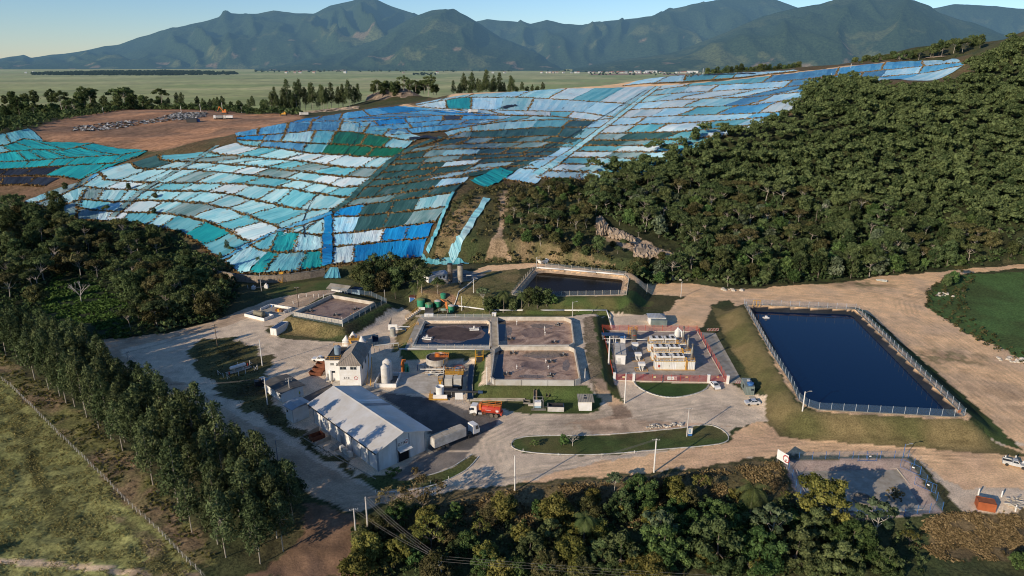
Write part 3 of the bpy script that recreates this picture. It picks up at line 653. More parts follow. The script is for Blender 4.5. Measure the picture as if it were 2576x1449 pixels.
left_lines = [
[(592,336),(690,316),(800,299),(880,300),(960,320),(1060,345)],
[(594,346),(690,340),(800,330),(880,334),(960,344),(1040,358)],
[(596,354),(690,358),(780,362),(870,366),(950,372),(1018,376)],
[(597,360),(617,370),(700,375),(767,386),(859,392),(945,398),(995,396)],
[(520,384),(560,392),(633,397),(733,405),(817,416),(880,425),(960,424)],
[(398,392),(394,402),(433,407),(493,410),(633,420),(750,433),(859,446),(935,450)],
[(327,411),(350,428),(467,427),(567,437),(667,447),(783,460),(859,474),(908,470)],
[(250,435),(267,455),(383,462),(500,463),(633,467),(733,477),(820,492),(880,500)],
[(205,470),(260,478),(360,480),(433,483),(500,483),(577,490),(643,506),(700,518),(767,532),(838,528)],
[(203,503),(300,511),(367,506),(443,508),(517,515),(583,530),(650,553),(700,575),(740,582)],
[(197,526),(260,533),(317,536),(400,538),(467,546),(533,563),(583,586),(617,608),(640,610)],
[(197,553),(327,562),(393,573),(450,586),(495,608),(530,640),(560,652)]]
section('left lobe', left_lines, base_l, Z_left, 64, 'tarps on the left landfill lobe', 3, -.012, .95, .9)
foot_lines = [[(822,553),(783,560),(740,586)],[(818,594),(767,591),(700,582),(650,612)],[(818,630),(767,636),(700,638),(650,630),(620,612)],[(820,677),(733,687),(650,693),(600,690),(565,662)]]
foot_lines = [list(reversed(l)) for l in foot_lines]
section('wall toe', foot_lines, ['pale aqua','pale aqua','turquoise','pale blue'], Z_left, 66, 'tarps on the left landfill lobe', 5, -.03)
left_edge = [[(60,508),(140,476),(200,458),(260,424),(320,414)],[(85,514),(160,490),(205,470),(255,440)],[(140,526),(180,512),(203,503),(215,480)],[(190,552),(194,540),(197,526),(202,505)]]
section('left flank', left_edge, ['pale aqua','sky blue','white','grey green'], [], 62, 'tarps on the left landfill lobe', 8)
# --- central part right of the diagonal drain
Z_mid = [
(['bright blue'], [(990,585),(1090,570),(1065,655),(990,655)], 1), (['bright blue'], [(915,622),(990,610),(990,655),(915,658)], 1), (['bright blue'], [(835,520),(940,508),(942,535),(860,548)], 1),
(['pale blue','white'], [(820,590),(990,575),(990,615),(820,625)], 1), (['pale blue','white'], [(815,620),(915,615),(915,660),(815,662)], 1),
(['white','pale aqua'], [(1030,500),(1090,488),(1095,535),(1040,535)], .8), (['white', 'pale blue'], [(850,545),(920,540),(920,585),(840,590)], .9),
(['pale blue', 'white', 'pale aqua'], [(1110,450),(1180,425),(1290,420),(1290,470),(1150,480)], .9),
(['white', 'pale aqua'], [(1140,385),(1240,380),(1235,425),(1140,430)], .45), (['sea green', 'turquoise'], [(1280,315),(1470,305),(1480,335),(1240,335)], .4),
(['pale aqua', 'turquoise'], [(1150,318),(1480,300),(1480,325),(1150,340)], .8),
]
mid_lines = [
[(1118,334),(1180,320),(1270,308),(1390,303),(1500,306)],
[(1130,345),(1165,334),(1242,330),(1372,322),(1475,322)],
[(1125,352),(1159,348),(1272,348),(1372,343),(1459,351)],
[(1090,368),(1105,367),(1225,362),(1359,358),(1440,364)],
[(1000,390),(1092,378),(1259,375),(1420,372)],
[(990,405),(1142,393),(1242,390),(1309,387),(1395,384)],
[(975,416),(1092,412),(1225,400),(1309,396),(1380,394)],
[(959,437),(1075,427),(1225,412),(1365,404)],
[(932,455),(1092,442),(1212,425),(1335,418)],
[(905,475),(1000,466),(1098,452),(1180,446)],
[(872,505),(920,500),(1009,488),(1092,475),(1165,463)],
[(850,524),(900,518),(1009,506),(1092,494),(1142,485)],
[(838,548),(900,545),(992,538),(1125,522)],
[(830,590),(900,586),(959,578),(1092,560)],
[(830,622),(900,618),(959,611),(1075,600)],
[(830,668),(900,664),(960,660),(1062,650)]]
section('central slope', mid_lines, ['dark green', 'dark green', 'dark green', 'dark green', 'dark green', 'grey green'], Z_mid, 74, 'tarps on the central landfill slope', 13, -.01, .8, .6)
# --- right hand slope
Z_right = [
(['sky blue', 'pale blue', 'sky blue', 'slate blue'], [(1880,250),(2010,170),(2500,120),(2500,260),(2000,300),(1870,300)], .85),
(['dark green', 'grey green', 'dark green'], [(1510,330),(1640,325),(1640,392),(1440,395)], .62),
(['turquoise', 'pale aqua'], [(1600,232),(1750,235),(1740,275),(1590,280)], .4), (['white', 'pale blue', 'pale aqua'], [(1400,380),(1660,385),(1560,440),(1360,445)], .85),
]
base_r = ['pale blue', 'white', 'pale aqua', 'pale blue', 'white', 'turquoise', 'pale blue']
right_lines = [
[(1660,217),(1717,213),(1851,202),(2017,182),(2151,167),(2234,157),(2400,150)],
[(1640,230),(1717,219),(1884,212),(2027,201),(2151,185),(2284,172),(2420,158)],
[(1622,244),(1717,235),(1917,225),(2067,213),(2200,196),(2330,185),(2425,165)],
[(1598,261),(1717,252),(1884,247),(2027,232),(2120,222)],
[(1578,278),(1717,272),(1884,267),(2000,252),(2040,246)],
[(1552,298),(1640,296),(1717,293),(1884,288),(1990,282)],
[(1528,318),(1620,315),(1717,312),(1850,303),(1960,295)],
[(1505,338),(1600,336),(1717,333),(1844,322),(1900,316)],
[(1488,354),(1590,355),(1717,353),(1830,342)],
[(1470,368),(1590,368),(1717,366),(1780,358)],
[(1448,383),(1560,384),(1659,385),(1740,382)],
[(1430,398),(1530,399),(1625,402),(1700,402)],
[(1408,414),(1500,416),(1592,419),(1660,420)],
[(1380,432),(1480,434),(1560,438),(1620,440)],
[(1352,448),(1440,452),(1530,456),(1580,458)]]
section('right slope', right_lines, base_r, Z_right, 92, 'tarps on the right landfill slope', 21, -.02, 1.0, .45)
section('crest strip', [[(1604,204),(1640,197),(1700,192),(1780,187),(1900,183),(2000,177)],[(1565,217),(1640,210),(1717,207),(1851,197),(2008,179)]], ['pale blue','white','pale aqua','turquoise'], [], 80, 'tarps on the crest above the ridge road', 23, -.01, .7, .5)
# --- strip between the dark pipe and the right drain
gut_lines = [[(1625,227),(1655,220)],[(1560,268),(1590,264)],[(1500,303),(1540,300)],[(1466,325),(1512,322)],[(1438,352),(1478,350)],[(1410,372),(1452,372)],[(1370,398),(1425,396)],[(1310,425),(1385,428)],[(1262,452),(1345,465)]]
section('drain strip', gut_lines, ['pale aqua','turquoise','pale blue','pale aqua'], [(['pale blue'], [(1300,370),(1480,370),(1420,470),(1240,470)], .9)], 60, 'tarps beside the right drain', 25, 0, .8)
# --- upper tier below the ridge road
up_lines = [[(1046,262),(1159,240),(1325,230),(1405,224),(1530,222),(1655,217)],[(1046,266),(1159,247),(1309,246),(1425,253),(1500,258),(1580,262)],
   [(1060,271),(1100,274),(1139,276),(1292,280),(1459,284),(1538,296)],[(1150,285),(1259,291),(1392,294),(1500,306)]]
section('upper tier', up_lines, ['white','pale aqua','pale aqua','white','turquoise','pale blue'], [(['sea green'], [(1255,232),(1370,228),(1370,246),(1255,246)], .5), (['sea green'], [(1130,262),(1200,262),(1200,277),(1130,277)], .9)], 74, 'tarps on the upper landfill tier', 29, -.01)
section('middle strip', [[(1250,293),(1392,295.5),(1500,305)],[(1180,319),(1270,307),(1390,302.5),(1502,307)]], ['pale blue','turquoise','sky blue','pale aqua'], [], 70, 'tarps of the narrow middle strip', 31, -.01, .7)
# --- blue plateau
blue_lines = [[(765,300),(860,287),(950,272),(1010,268),(1048,272)],[(720,312),(860,304),(960,290),(1060,281),(1140,279)],[(880,312),(980,302),(1100,292),(1255,293)],
   [(905,322),(1000,314),(1120,304),(1250,303)],[(940,332),(1020,326),(1120,316),(1220,312)],[(985,342),(1060,336),(1125,330),(1180,320)]]
section('blue plateau', blue_lines, ['sky blue','slate blue','sky blue','slate blue','bright blue'], [(['sky blue','pale blue'], [(1000,270),(1060,270),(1150,290),(1000,300)], .5), (['black'], [(1060,285),(1260,283),(1250,296),(1060,300)], .12)], 70, 'tarps on the blue landfill plateau', 33, -.02, .7)
# --- sea green slopes at the far left
teal_lines = [[(-40,345),(20,335),(72,324)],[(-40,372),(20,366),(60,350),(112,358)],[(-40,392),(20,384),(90,378),(160,380),(235,362)],[(-40,412),(60,407),(160,400),(300,392),(372,380)],[(-40,430),(60,425),(180,418),(290,412),(345,396)],[(-40,446),(60,443),(160,446),(200,455),(270,425)]]
section('sea green slope', teal_lines, ['sea green','sea green','turquoise','sea green'], [(['black'], [(-50,428),(150,428),(160,450),(-50,450)], .9)], 62, 'sea green tarps at the far left', 41, -.03, .7)
low_lines = [[(-40,448),(60,445),(150,448)],[(-40,470),(40,466),(110,470)]]
section('black strip', low_lines, ['black'], [], 70, 'sea green tarps at the far left', 43)
# --- diagonal drains lined with folded sheets, one thing each
def drain(pts, w, colour, label, seed, berm=True, lift=.75):
 q = gline(pts, 60); d = np.gradient(q, axis=0); d /= np.maximum(np.hypot(d[:, 0], d[:, 1]), 1e-6)[:, None]; nrm = np.stack([-d[:, 1], d[:, 0]], 1)
 o = tarp_patch(q + nrm * w, None, None, q - nrm * w, colour, label, seed, None, lift, .5)
 o.name = 'drain_liner'; o['category'] = 'drain liner'
 if berm: add_berm(q + nrm * (w + .5), .5, 1.0); add_berm(q - nrm * (w + .5), .5, 1.0)
 return o
drain([(1108,348),(1040,372),(992,400),(930,455),(880,505),(838,535)], 1.6, 'dark green', 'dark green folded liner of the upper diagonal drain through the middle of the landfill', 801)
drain([(836,538),(783,556),(700,584),(633,614),(560,656)], 1.5, 'sky blue', 'blue folded liner of the lower diagonal drain reaching the left end of the wall', 802)
drain([(548,368),(467,420),(383,467),(345,492),(300,533),(283,548)], 1.3, 'grey green', 'grey green liner of the diagonal drain crossing the left lobe', 803)
drain([(1656,219),(1590,268),(1525,318),(1480,352),(1442,380),(1390,416),(1348,440)], 2.0, 'pale aqua', 'pale aqua crumpled liner of the long straight drain on the right slope', 804)
drain([(1625,229),(1540,281),(1445,339),(1360,385),(1269,430)], .35, 'black', 'thin black pipe line running straight down beside the right drain', 805, False, .9)
drain([(825,548),(825,590),(824,630),(822,672)], 2.0, 'bright blue', 'bright blue liner of the vertical chute above the wall', 806, True, 1.0)
drain([(1140,487),(1120,530),(1100,580),(1075,640)], .8, 'turquoise', 'turquoise liner along the steep right edge of the central slope', 807, False, 1.0)
drain([(1224,500),(1195,545),(1160,602),(1135,650)], 1.7, 'pale aqua', 'pale aqua sheet down the grassy gully beside the flare station', 808, False, .5)
drain([(1060,655),(1110,664),(1180,664)], 1.1, 'turquoise', 'pale blue sheet end lying behind the flare station', 810, False, .5)
drain([(1272,430),(1240,450),(1200,466)], 5.0, 'sea green', 'sea green patch of sheet at the head of the gully', 812, False, .8)
drain([(1030,352),(1075,346),(1100,352)], 2.5, 'black', 'black loose sheeting where the diagonal drain begins', 813, False, .9)
drain([(1260,275),(1282,268),(1300,267)], 4.0, 'black', 'black patch of sheet on the upper tier', 814, False, .8)
drain([(1770,190),(1870,187),(1900,187)], 3.0, 'black', 'black sheet on the crest below the ridge road', 815, False, .8)
for k, pts in enumerate([[(597,362),(595,350),(612,338),(680,330),(760,318),(860,306)],[(930,340),(1000,332),(1120,310)],[(860,398),(900,350),(905,312)],[(1265,432),(1262,445),(1268,462)],[(862,545),(840,540),(800,560),(742,590)],[(768,600),(760,560),(790,500),(830,470)]]):
 drain(pts, .22, 'black', 'thin black gas hose lying %s' % ['in a loop on the top left of the tarps', 'over the blue plateau', 'across the emerald sheets', 'in a hook at the gully head', 'beside the lower drain', 'up the middle of the left lobe'][k], 820 + k, False, .8)
mbx = MB(); c = hit(834, 700);
for k in range(7):
 a = -3.2 + k * 1.05; dz = (k % 2) * .9
 mbx.add([(a*.45, 5.2, 3.6), (a*.45+.55, 5.2, 3.4), (a+1.1, -.2, .12 + dz*.3), (a, -.4, .12 + .6 - dz*.4)], [(0,1,2,3)])
 mbx.add([(a*.45, 5.2, 3.6), (a, -.4, .72 - dz*.4), (a - .2, -.2, .1)], [(0,1,2)])
o = mbx.build('tarp', TM['turquoise']); o.location = (c[0], c[1] - .5, 0); tag(o, 'crumpled turquoise tarp end hanging over the stone wall onto the grass', 'tarp')
me = o.data; l = me.uv_layers.new(name='UVMap')
for lp in me.loops: l.data[lp.index].uv = me.vertices[lp.vertex_index].co[:2]
B = np.array(berm_pts); rr_ = np.random.RandomState(5)
def tufts(bx, by, w, lo, hi, per, seed, dens=1):
 r = np.random.RandomState(seed); n_ = len(bx) * per
 ix = np.repeat(np.arange(len(bx)), per); x = bx[ix] + r.normal(0, 1, n_) * w[ix] * .6; y = by[ix] + r.normal(0, 1, n_) * w[ix] * .6
 z = T(x, y) + .2; a = r.uniform(0, 2*np.pi, n_); s = r.uniform(lo, hi, n_) * (.6 + .5 * w[ix]); h = s * r.uniform(.7, 1.5, n_)
 dx, dy = np.cos(a) * s, np.sin(a) * s; lx, ly = r.normal(0, .35, n_) * s, r.normal(0, .35, n_) * s
 v = np.stack([np.stack([x - dx, y - dy, z], 1), np.stack([x + dx, y + dy, z], 1), np.stack([x + dx*.55 + lx, y + dy*.55 + ly, z + h], 1), np.stack([x - dx*.55 + lx, y - dy*.55 + ly, z + h*.85], 1)], 1).reshape(-1, 3)
 f = np.arange(n_ * 4).reshape(-1, 4); tone = np.repeat(r.uniform(0, 1, n_), 4)
 return v, f, np.stack([tone]*3, 1)
v, f, t = tufts(B[:, 0], B[:, 1], B[:, 2], .4, .8, 3, 6)
berm_mat = leaf_mat('dry_berm_grass', (.08,.05,.021), (.26,.165,.072), 0, .15)
o = link('berm_grass', np_mesh('berm_grass', v, f, berm_mat, t)); tag(o, kind='stuff', label='dry brown grass growing along the berms between the tarps', cat='grass')
print('tarps', tarp_n, 'berm', len(B))
# ------------------------------------------------------------------ vegetation
def crown_np(clumps, per_area, leaf, seed, up=.35, droop=0.0, aspect=.62, shell=.55):
 r = np.random.RandomState(seed); V = []; Tn = []
 for (cx, cy, cz, rx, ry, rz, tone) in clumps:
  n_ = max(8, int(per_area * (rx*ry + rx*rz + ry*rz) / 3 * 4))
  d = r.normal(0, 1, (n_, 3)); d[:, 2] += up; d /= np.linalg.norm(d, axis=1)[:, None]
  rad = shell + (1.02 - shell) * np.sqrt(r.uniform(0, 1, n_)); lump = .72 + .5 * r.uniform(0, 1, n_) ** 1.5
  c = d * np.array([rx, ry, rz]) * (rad * lump)[:, None] + np.array([cx, cy, cz])
  nrm = d * 1.1 + r.normal(0, .55, (n_, 3)); nrm[:, 2] += .25; nrm /= np.linalg.norm(nrm, axis=1)[:, None]
  t = np.cross(nrm, r.normal(0, 1, (n_, 3))); t /= np.maximum(np.linalg.norm(t, axis=1), 1e-6)[:, None]
  if droop: t = t * (1 - droop) + np.array([0, 0, -1.0]) * droop; t /= np.linalg.norm(t, axis=1)[:, None]
  b = np.cross(nrm, t); b /= np.maximum(np.linalg.norm(b, axis=1), 1e-6)[:, None]
  s = (leaf * r.uniform(.6, 1.35, n_))[:, None]
  q = np.stack([c - t*s, c + b*s*aspect - nrm*s*.12, c + t*s, c - b*s*aspect - nrm*s*.12], 1); V.append(q.reshape(-1, 3))
  Tn.append(np.repeat(np.clip(tone + r.normal(0, .3, n_), 0, 1), 4))
 V = np.concatenate(V); Tn = np.concatenate(Tn)
 return V, np.arange(len(V)).reshape(-1, 4), np.stack([Tn]*3, 1)
def trunk_mb(h, r0, limbs, lean=(0, 0), wig=.25, seed=0, n=6):
 rr = random.Random(seed); m = MB(); k = 5; p = [(0, 0, -.6)]
 for i in range(1, k + 1):
  t = i / k; p.append((lean[0]*t + rr.uniform(-wig, wig)*t, lean[1]*t + rr.uniform(-wig, wig)*t, h*t))
 for i in range(k): m.tube(p[i], p[i+1], r0*(1 - .7*i/k), r0*(1 - .7*(i+1)/k), n, False)
 for (f, e) in limbs:
  a = Vector(p[max(1, min(k, int(round(f*k))))]); e = Vector(e); md = (a + e)/2 + Vector((rr.uniform(-.3,.3), rr.uniform(-.3,.3), -.25))
  m.tube(a, md, r0*.42, r0*.28, 5, False); m.tube(md, e, r0*.28, r0*.08, 5, False)
 return m
bark = paint('bark_grey', (.20,.165,.125), .9, dirt=.45, scale=2); bark_pale = paint('bark_pale', (.42,.37,.30), .85, dirt=.35, scale=2); bark_white = paint('bark_white', (.55,.51,.44), .8, dirt=.25, scale=2)
LM = {'forest': leaf_mat('leaf_forest', (.038,.056,.022), (.155,.185,.072)), 'olive': leaf_mat('leaf_olive', (.048,.052,.020), (.17,.15,.066)), 'silver': leaf_mat('leaf_silver', (.065,.085,.045), (.20,.235,.14), .02),
 'euc': leaf_mat('leaf_eucalyptus', (.032,.048,.022), (.14,.165,.07), .03), 'vine': leaf_mat('leaf_vine', (.055,.06,.016), (.245,.225,.062), .03), 'lush': leaf_mat('leaf_lush', (.038,.068,.022), (.155,.22,.07), .03),
 'brown': leaf_mat('leaf_dry', (.085,.065,.028), (.24,.185,.09), .02), 'palm': leaf_mat('leaf_palm', (.04,.06,.02), (.13,.15,.055), .02), 'pale': leaf_mat('leaf_cecropia', (.05,.075,.035), (.17,.205,.105), .02),
 'dark': leaf_mat('leaf_dark', (.032,.05,.02), (.13,.16,.064), .03)}
protos = {}
def tree_proto(key, name, clumps, per, leaf, lm, tr, bk, seed, **kw):
 t = thing(name, 'x', 'tree'); v, f, c = crown_np(clumps, per, leaf, seed, **kw)
 link('crown', np_mesh('crown', v, f, LM[lm], c), t)
 if tr is not None: tr.build('trunk', bk, t, True)
 protos[key] = [t, False, t.name]
def dome_clumps(rr, nc, Rr, H, flat, cr, rz, lo=.35, hi=.75, zmin=0):
 out = []
 for i in range(nc):
  a = i * 2.399 + rr.uniform(-.3, .3); q = Rr * math.sqrt((i + .4) / nc) ; z = max(zmin, H - flat * q * q + rr.uniform(-1.0, .8))
  c = cr * rr.uniform(.55, 1.35); out.append((q*math.cos(a), q*math.sin(a), z, c, c, rz*rr.uniform(.8, 1.2), rr.uniform(lo, hi)))
 return out
def mk_umbrella(key, lm, H, Rr, seed, per=25, leaf=.31):
 rr = random.Random(seed); cl = dome_clumps(rr, 10, Rr, H, .12, 1.75, .85)
 tree_proto(key, 'umbrella_tree', cl, per, leaf, lm, trunk_mb(H*.62, .24, [(.8 + .2*rr.random(), (c[0]*.85, c[1]*.85, c[2]-.5)) for c in cl], (rr.uniform(-.8,.8), rr.uniform(-.8,.8)), .3, seed), bark_pale, seed)
def mk_round(key, name, lm, H, Rr, seed, per=24, leaf=.31, nc=17, base=.28, cf=.42, sp=.9):
 rr = random.Random(seed); cl = []
 for i in range(nc):
  a = i*2.399; t = (i + .5)/nc; z = H*(base + (1-base)*t*.93); q = Rr*math.sqrt(max(.03, math.sin(math.pi*min(.97, .18 + .78*t))))*rr.uniform(.45, .95) * (1 if t < .92 else .3)
  c = Rr*cf*rr.uniform(.55, 1.4); cl.append((q*math.cos(a)*sp, q*math.sin(a)*sp, z - .3 + rr.uniform(-1, 1)*(cf < .3), c, c, c*.85, rr.uniform(.02,.98)))
 tree_proto(key, name, cl, per, leaf, lm, trunk_mb(H*.75, .22, [(.5, (c[0]*.7, c[1]*.7, c[2]-.3)) for c in cl[:7]], (0,0), .25, seed), bark, seed)
for i in range(4): mk_umbrella('umb%d' % i, ['forest','olive','forest','dark'][i], [9.5,8.5,10.5,9][i], [4.0,3.6,4.6,3.5][i], 40+i)
for i in range(4): mk_round('rnd%d' % i, 'broadleaf_tree', ['forest','dark','lush','olive'][i], [9,10,8,8.5][i], [3.3,3.0,3.4,3.6][i], 60+i)
for i in range(2): mk_round('sil%d' % i, 'silver_leaf_tree', 'silver', [9,8][i], [3.3,2.8][i], 80+i, per=11, leaf=.5)
def mk_euc(key, H, seed):
 rr = random.Random(seed); cl = []
 for i in range(22):
  t = i/21; z = H*(.40 + .57*t) + rr.uniform(-.5,.5); q = (2.15*(1-t*t) + .3)*rr.uniform(.35, 1.1); a = i*2.399; c = (.95*(1-t) + .85)*rr.uniform(.65, 1.35)
  cl.append((q*math.cos(a), q*math.sin(a), z, c*.9, c*.9, c*1.05, rr.uniform(.2,.8)))
 tree_proto(key, 'eucalyptus_tree', cl, 13, .33, 'euc', trunk_mb(H*.93, .15, [(.55, (c[0], c[1], c[2])) for c in cl[:9]], (rr.uniform(-.4,.4), rr.uniform(-.4,.4)), .2, seed), bark_pale, seed, droop=.35, up=.2, aspect=.5)
for i in range(4): mk_euc('euc%d' % i, [16,18,14.5,17][i], 100+i)
for i in range(3): mk_round('fg%d' % i, 'broadleaf_tree', ['lush','forest','vine'][i], [9,8.5,8][i], [4,3.7,3.8][i], 120+i, per=40, leaf=.25, nc=40, base=.05, cf=.27, sp=1.25)
def mk_bush(key, name, lm, Rr, H, seed, per=38, leaf=.24, nc=34):
 rr = random.Random(seed); cl = []
 for i in range(nc):
  a = i*2.399; q = Rr*math.sqrt((i+.3)/nc)*.85; c = Rr*.26*rr.uniform(.5, 1.5); cl.append((q*math.cos(a), q*math.sin(a), H*(1 - .75*(q/Rr)**2)*rr.uniform(.35, 1.0) + c*.25, c, c, c*.85, rr.uniform(.02,.98)))
 tree_proto(key, name, cl, per, leaf, lm, trunk_mb(H*.6, .12, [(.5, (c[0]*.6, c[1]*.6, c[2])) for c in cl[:5]], (0,0), .2, seed), bark, seed)
for i in range(4): mk_bush('vin%d' % i, 'vine_covered_tree', ['vine','lush','vine','olive'][i], [3.6,3.2,3.0,3.8][i], [7,6.5,5.5,6][i], 140+i)
for i in range(3): mk_bush('bsh%d' % i, 'bush', ['olive','lush','brown'][i], [1.7,1.6,1.8][i], [1.8,2.0,1.7][i], 150+i, per=30, leaf=.22, nc=8)
for i in range(2): mk_bush('bsm%d' % i, 'shrub', ['olive','forest'][i], [2.2,2.4][i], [2.4,2.6][i], 155+i, per=13, leaf=.36, nc=7)
def mk_bare(key, lm, H, Rr, seed, leaves=True):
 rr = random.Random(seed); m = MB(); cl = []
 m.tube((0,0,-.5), (0,0,H*.3), .16, .12, 6, False)
 def grow(p, d, L, r, lev):
  e = p + d*L; m.tube(p, e, r, r*.6, 4, False)
  if lev == 0: cl.append((e.x, e.y, e.z, .75, .75, .6, rr.uniform(.2,.8))); return
  for k in range(3):
   nd = (d + Vector((rr.uniform(-.8,.8), rr.uniform(-.8,.8), rr.uniform(-.2,.5)))).normalized(); grow(e, nd, L*.72, r*.58, lev-1)
 for k in range(5):
  a = k*1.257 + rr.uniform(-.3,.3); grow(Vector((0,0,H*.28)), Vector((math.cos(a)*Rr/H*1.6, math.sin(a)*Rr/H*1.6, .9)).normalized(), H*.3, .09, 2)
 t = thing('sparse_tree' if leaves else 'bare_tree', 'x', 'tree')
 if leaves:
  v, f, c = crown_np(cl, 9, .22, seed); link('crown', np_mesh('crown', v, f, LM[lm], c), t)
 m.build('trunk' , bark if leaves else bark_white, t); protos[key] = [t, False, t.name]
mk_bare('spr0', 'brown', 7, 4, 171); mk_bare('spr1', 'vine', 6.5, 3.6, 172); mk_bare('bare', 'brown', 7, 3.0, 173, False)
def mk_palm(key, H, seed, fr=15, L=3.1):
 rr = random.Random(seed); V = []; F = []; Tn = []
 for k in range(fr):
  a = k*2.399; el = 1.15 - 1.5*(k/fr) ; p = Vector((0,0,H)); d = Vector((math.cos(a)*math.cos(el), math.sin(a)*math.cos(el), math.sin(el))); side = Vector((-math.sin(a), math.cos(a), 0)); seg = 11; tone = rr.uniform(.25,.85)
  for s in range(seg):
   p2 = p + d*(L/seg); w = .75*math.sin(math.pi*(.12 + .85*s/seg)) + .1
   for sg in (-1, 1):
    for q in range(2):
     o = p + d*(L/seg)*(q*.5); tip = o + side*sg*w + Vector((0,0,-w*.55)) + d*.25; b = len(V); wd = d*.055
     V += [o - wd, o + wd, tip + wd*.4, tip - wd*.4]; F.append((b, b+1, b+2, b+3)); Tn += [tone + rr.uniform(-.2,.2)]*4
   p = p2; d = (d + Vector((0,0,-.21 - .012*s))).normalized()
 t = thing('palm_tree', 'x', 'palm'); link('fronds', np_mesh('fronds', np.array([tuple(v) for v in V]), np.array(F), LM['palm'], np.array([[min(1,max(0,x))]*3 for x in Tn])), t)
 m = MB(); m.tube((0,0,-.5), (.1,.05,H*.5), .2, .16, 8, False); m.tube((.1,.05,H*.5), (0,0,H-.1), .16, .13, 8, False); m.tube((0,0,H-.6), (0,0,H+.1), .22, .12, 8, False); m.build('trunk', bark, t, True); protos[key] = [t, False, t.name]
mk_palm('plm0', 7.5, 181, 17, 4.2); mk_palm('plm1', 6.0, 182, 15, 3.2); mk_palm('plm2', 10, 183, 16, 3.2)
def mk_cec(key, H, Rr, seed):
 rr = random.Random(seed); cl = []; lb = []
 for k in range(13):
  a = k*2.399; q = Rr*math.sqrt((k+.5)/13); z = H - .16*q*q + rr.uniform(-.4,.4); cl.append((q*math.cos(a), q*math.sin(a), z, .95, .95, .45, rr.uniform(.3,.85))); lb.append((rr.choice([.5,.6,.8,1]), (q*math.cos(a), q*math.sin(a), z-.2)))
 tree_proto(key, 'cecropia_tree', cl, 22, .38, 'pale', trunk_mb(H*.7, .17, lb, (rr.uniform(-.6,.6), .2), .2, seed), bark_white, seed, aspect=.8)
mk_cec('cec0', 8.5, 3.6, 191); mk_cec('cec1', 7.5, 3.0, 192)
def place(key, x, y, sc=1.0, label=None, group=None, rz=None, z=None, cat=None, name=None):
 rz = rnd.uniform(0, 6.28) if rz is None else rz; z = hz(x, y) if z is None else z; p = protos[key]
 if not p[1]:
  o = p[0]; p[1] = True; o.location = (x, y, z); o.rotation_euler = (0, 0, rz); o.scale = (sc, sc, sc)
 else: o = dup(p[0], (x, y, z), rz, sc)
 o['label'] = label
 o.name = name or p[2]
 if group: o['group'] = group
 elif 'group' in o: del o['group']
 if cat: o['category'] = cat
 return o
def poisson(pl, sp, seed, tries=30000, dens=None):
 r = random.Random(seed); xs = [p[0] for p in pl]; ys = [p[1] for p in pl]; g = {}; out = []
 P = [(r.uniform(min(xs), max(xs)), r.uniform(min(ys), max(ys))) for _ in range(tries)]
 ins = inside(np.array([p[0] for p in P]), np.array([p[1] for p in P]), pl)
 for (x, y), k in zip(P, ins):
  if not k or (dens and r.random() > dens(x, y)): continue
  i, j = int(x // sp), int(y // sp)
  if any((x-a)**2 + (y-b)**2 < sp*sp for u in range(i-1, i+2) for v in range(j-1, j+2) for (a, b) in g.get((u, v), ())): continue
  g.setdefault((i, j), []).append((x, y)); out.append((x, y))
 return out
def in_view(x, y, z, mx=120):
 if y < 60: return False
 a, b = proj(x, y, z); return -mx < a < 2576 + mx and -150 < b < 1449 + 2*mx
# --- forest on the right-hand hill
ROCKP = hitp([(1480,545),(1525,552),(1600,582),(1720,618),(1720,676),(1600,676),(1488,628)])
hill_pts = [p for p in poisson(HILLF, 5.3, 5, 90000) if p[0] < 420 and not inside(np.array([p[0]]), np.array([p[1]]), ROCKP)[0]]
hill = sorted([(math.hypot(x, y), x, y) for x, y in hill_pts if in_view(x, y, hz(x, y))])
desc = {'umb0': 'broad flat-topped dark green tree', 'umb1': 'flat-topped olive green tree', 'umb2': 'large spreading flat-topped tree', 'umb3': 'small dark flat-topped tree', 'rnd0': 'rounded dark green tree', 'rnd1': 'tall very dark tree', 'rnd2': 'lush bright green tree',
  'rnd3': 'wide olive brown tree', 'sil0': 'pale silvery tree', 'sil1': 'small silvery tree', 'plm2': 'tall palm tree', 'bare': 'leafless pale tree'}
def hillzone(px, py):
 h = ['left end', 'left part', 'centre', 'right part', 'right edge'][min(4, max(0, int((px - 1480) / 220)))]
 top = np.interp(px, [1480,1640,1830,2000,2140,2400,2576], [450,395,335,285,205,220,90]); bot = np.interp(px, [1480,1590,1850,2200,2576], [600,690,720,695,645]); t = (py - top) / max(40, bot - top)
 v = ['along the crest', 'high up', 'midway up', 'low down', 'along the foot'][min(4, max(0, int(t * 5)))]
 return v + ' the forest hill, ' + h if v != 'along the crest' and v != 'along the foot' else v + ' of the forest hill, ' + h
kinds = ['umb0','umb1','umb2','umb3','rnd0','rnd1','rnd2','rnd3','umb0','umb2','sil0','sil1']
stuff_trees = []
for i, (dd, x, y) in enumerate(hill):
 n_ = vnoise(np.array([x/30]), np.array([y/30]), 77)[0]; k = rnd.choice(kinds); py = proj(x, y, hz(x, y))
 if k in ('sil0','sil1') and n_ < .4: k = rnd.choice(kinds[:8])
 if rnd.random() < .025: k = 'plm2'
 elif rnd.random() < .035: k = 'bare'
 elif py[1] > 640 and rnd.random() < .5: k = rnd.choice(['rnd2','rnd0','rnd1'])
 sc = rnd.choice([.62,.7,.78,.85,.92,1.0,1.08,1.2])*rnd.uniform(.92,1.08)
 if i < 300: place(k, x, y, sc, desc[k] + ' ' + hillzone(*py), 'trees of the forest hill', name='forest_tree' if k not in ('plm2','bare') else None)
 else: stuff_trees.append((k if k in protos and k not in ('plm2','bare') else 'rnd0', x, y, sc))
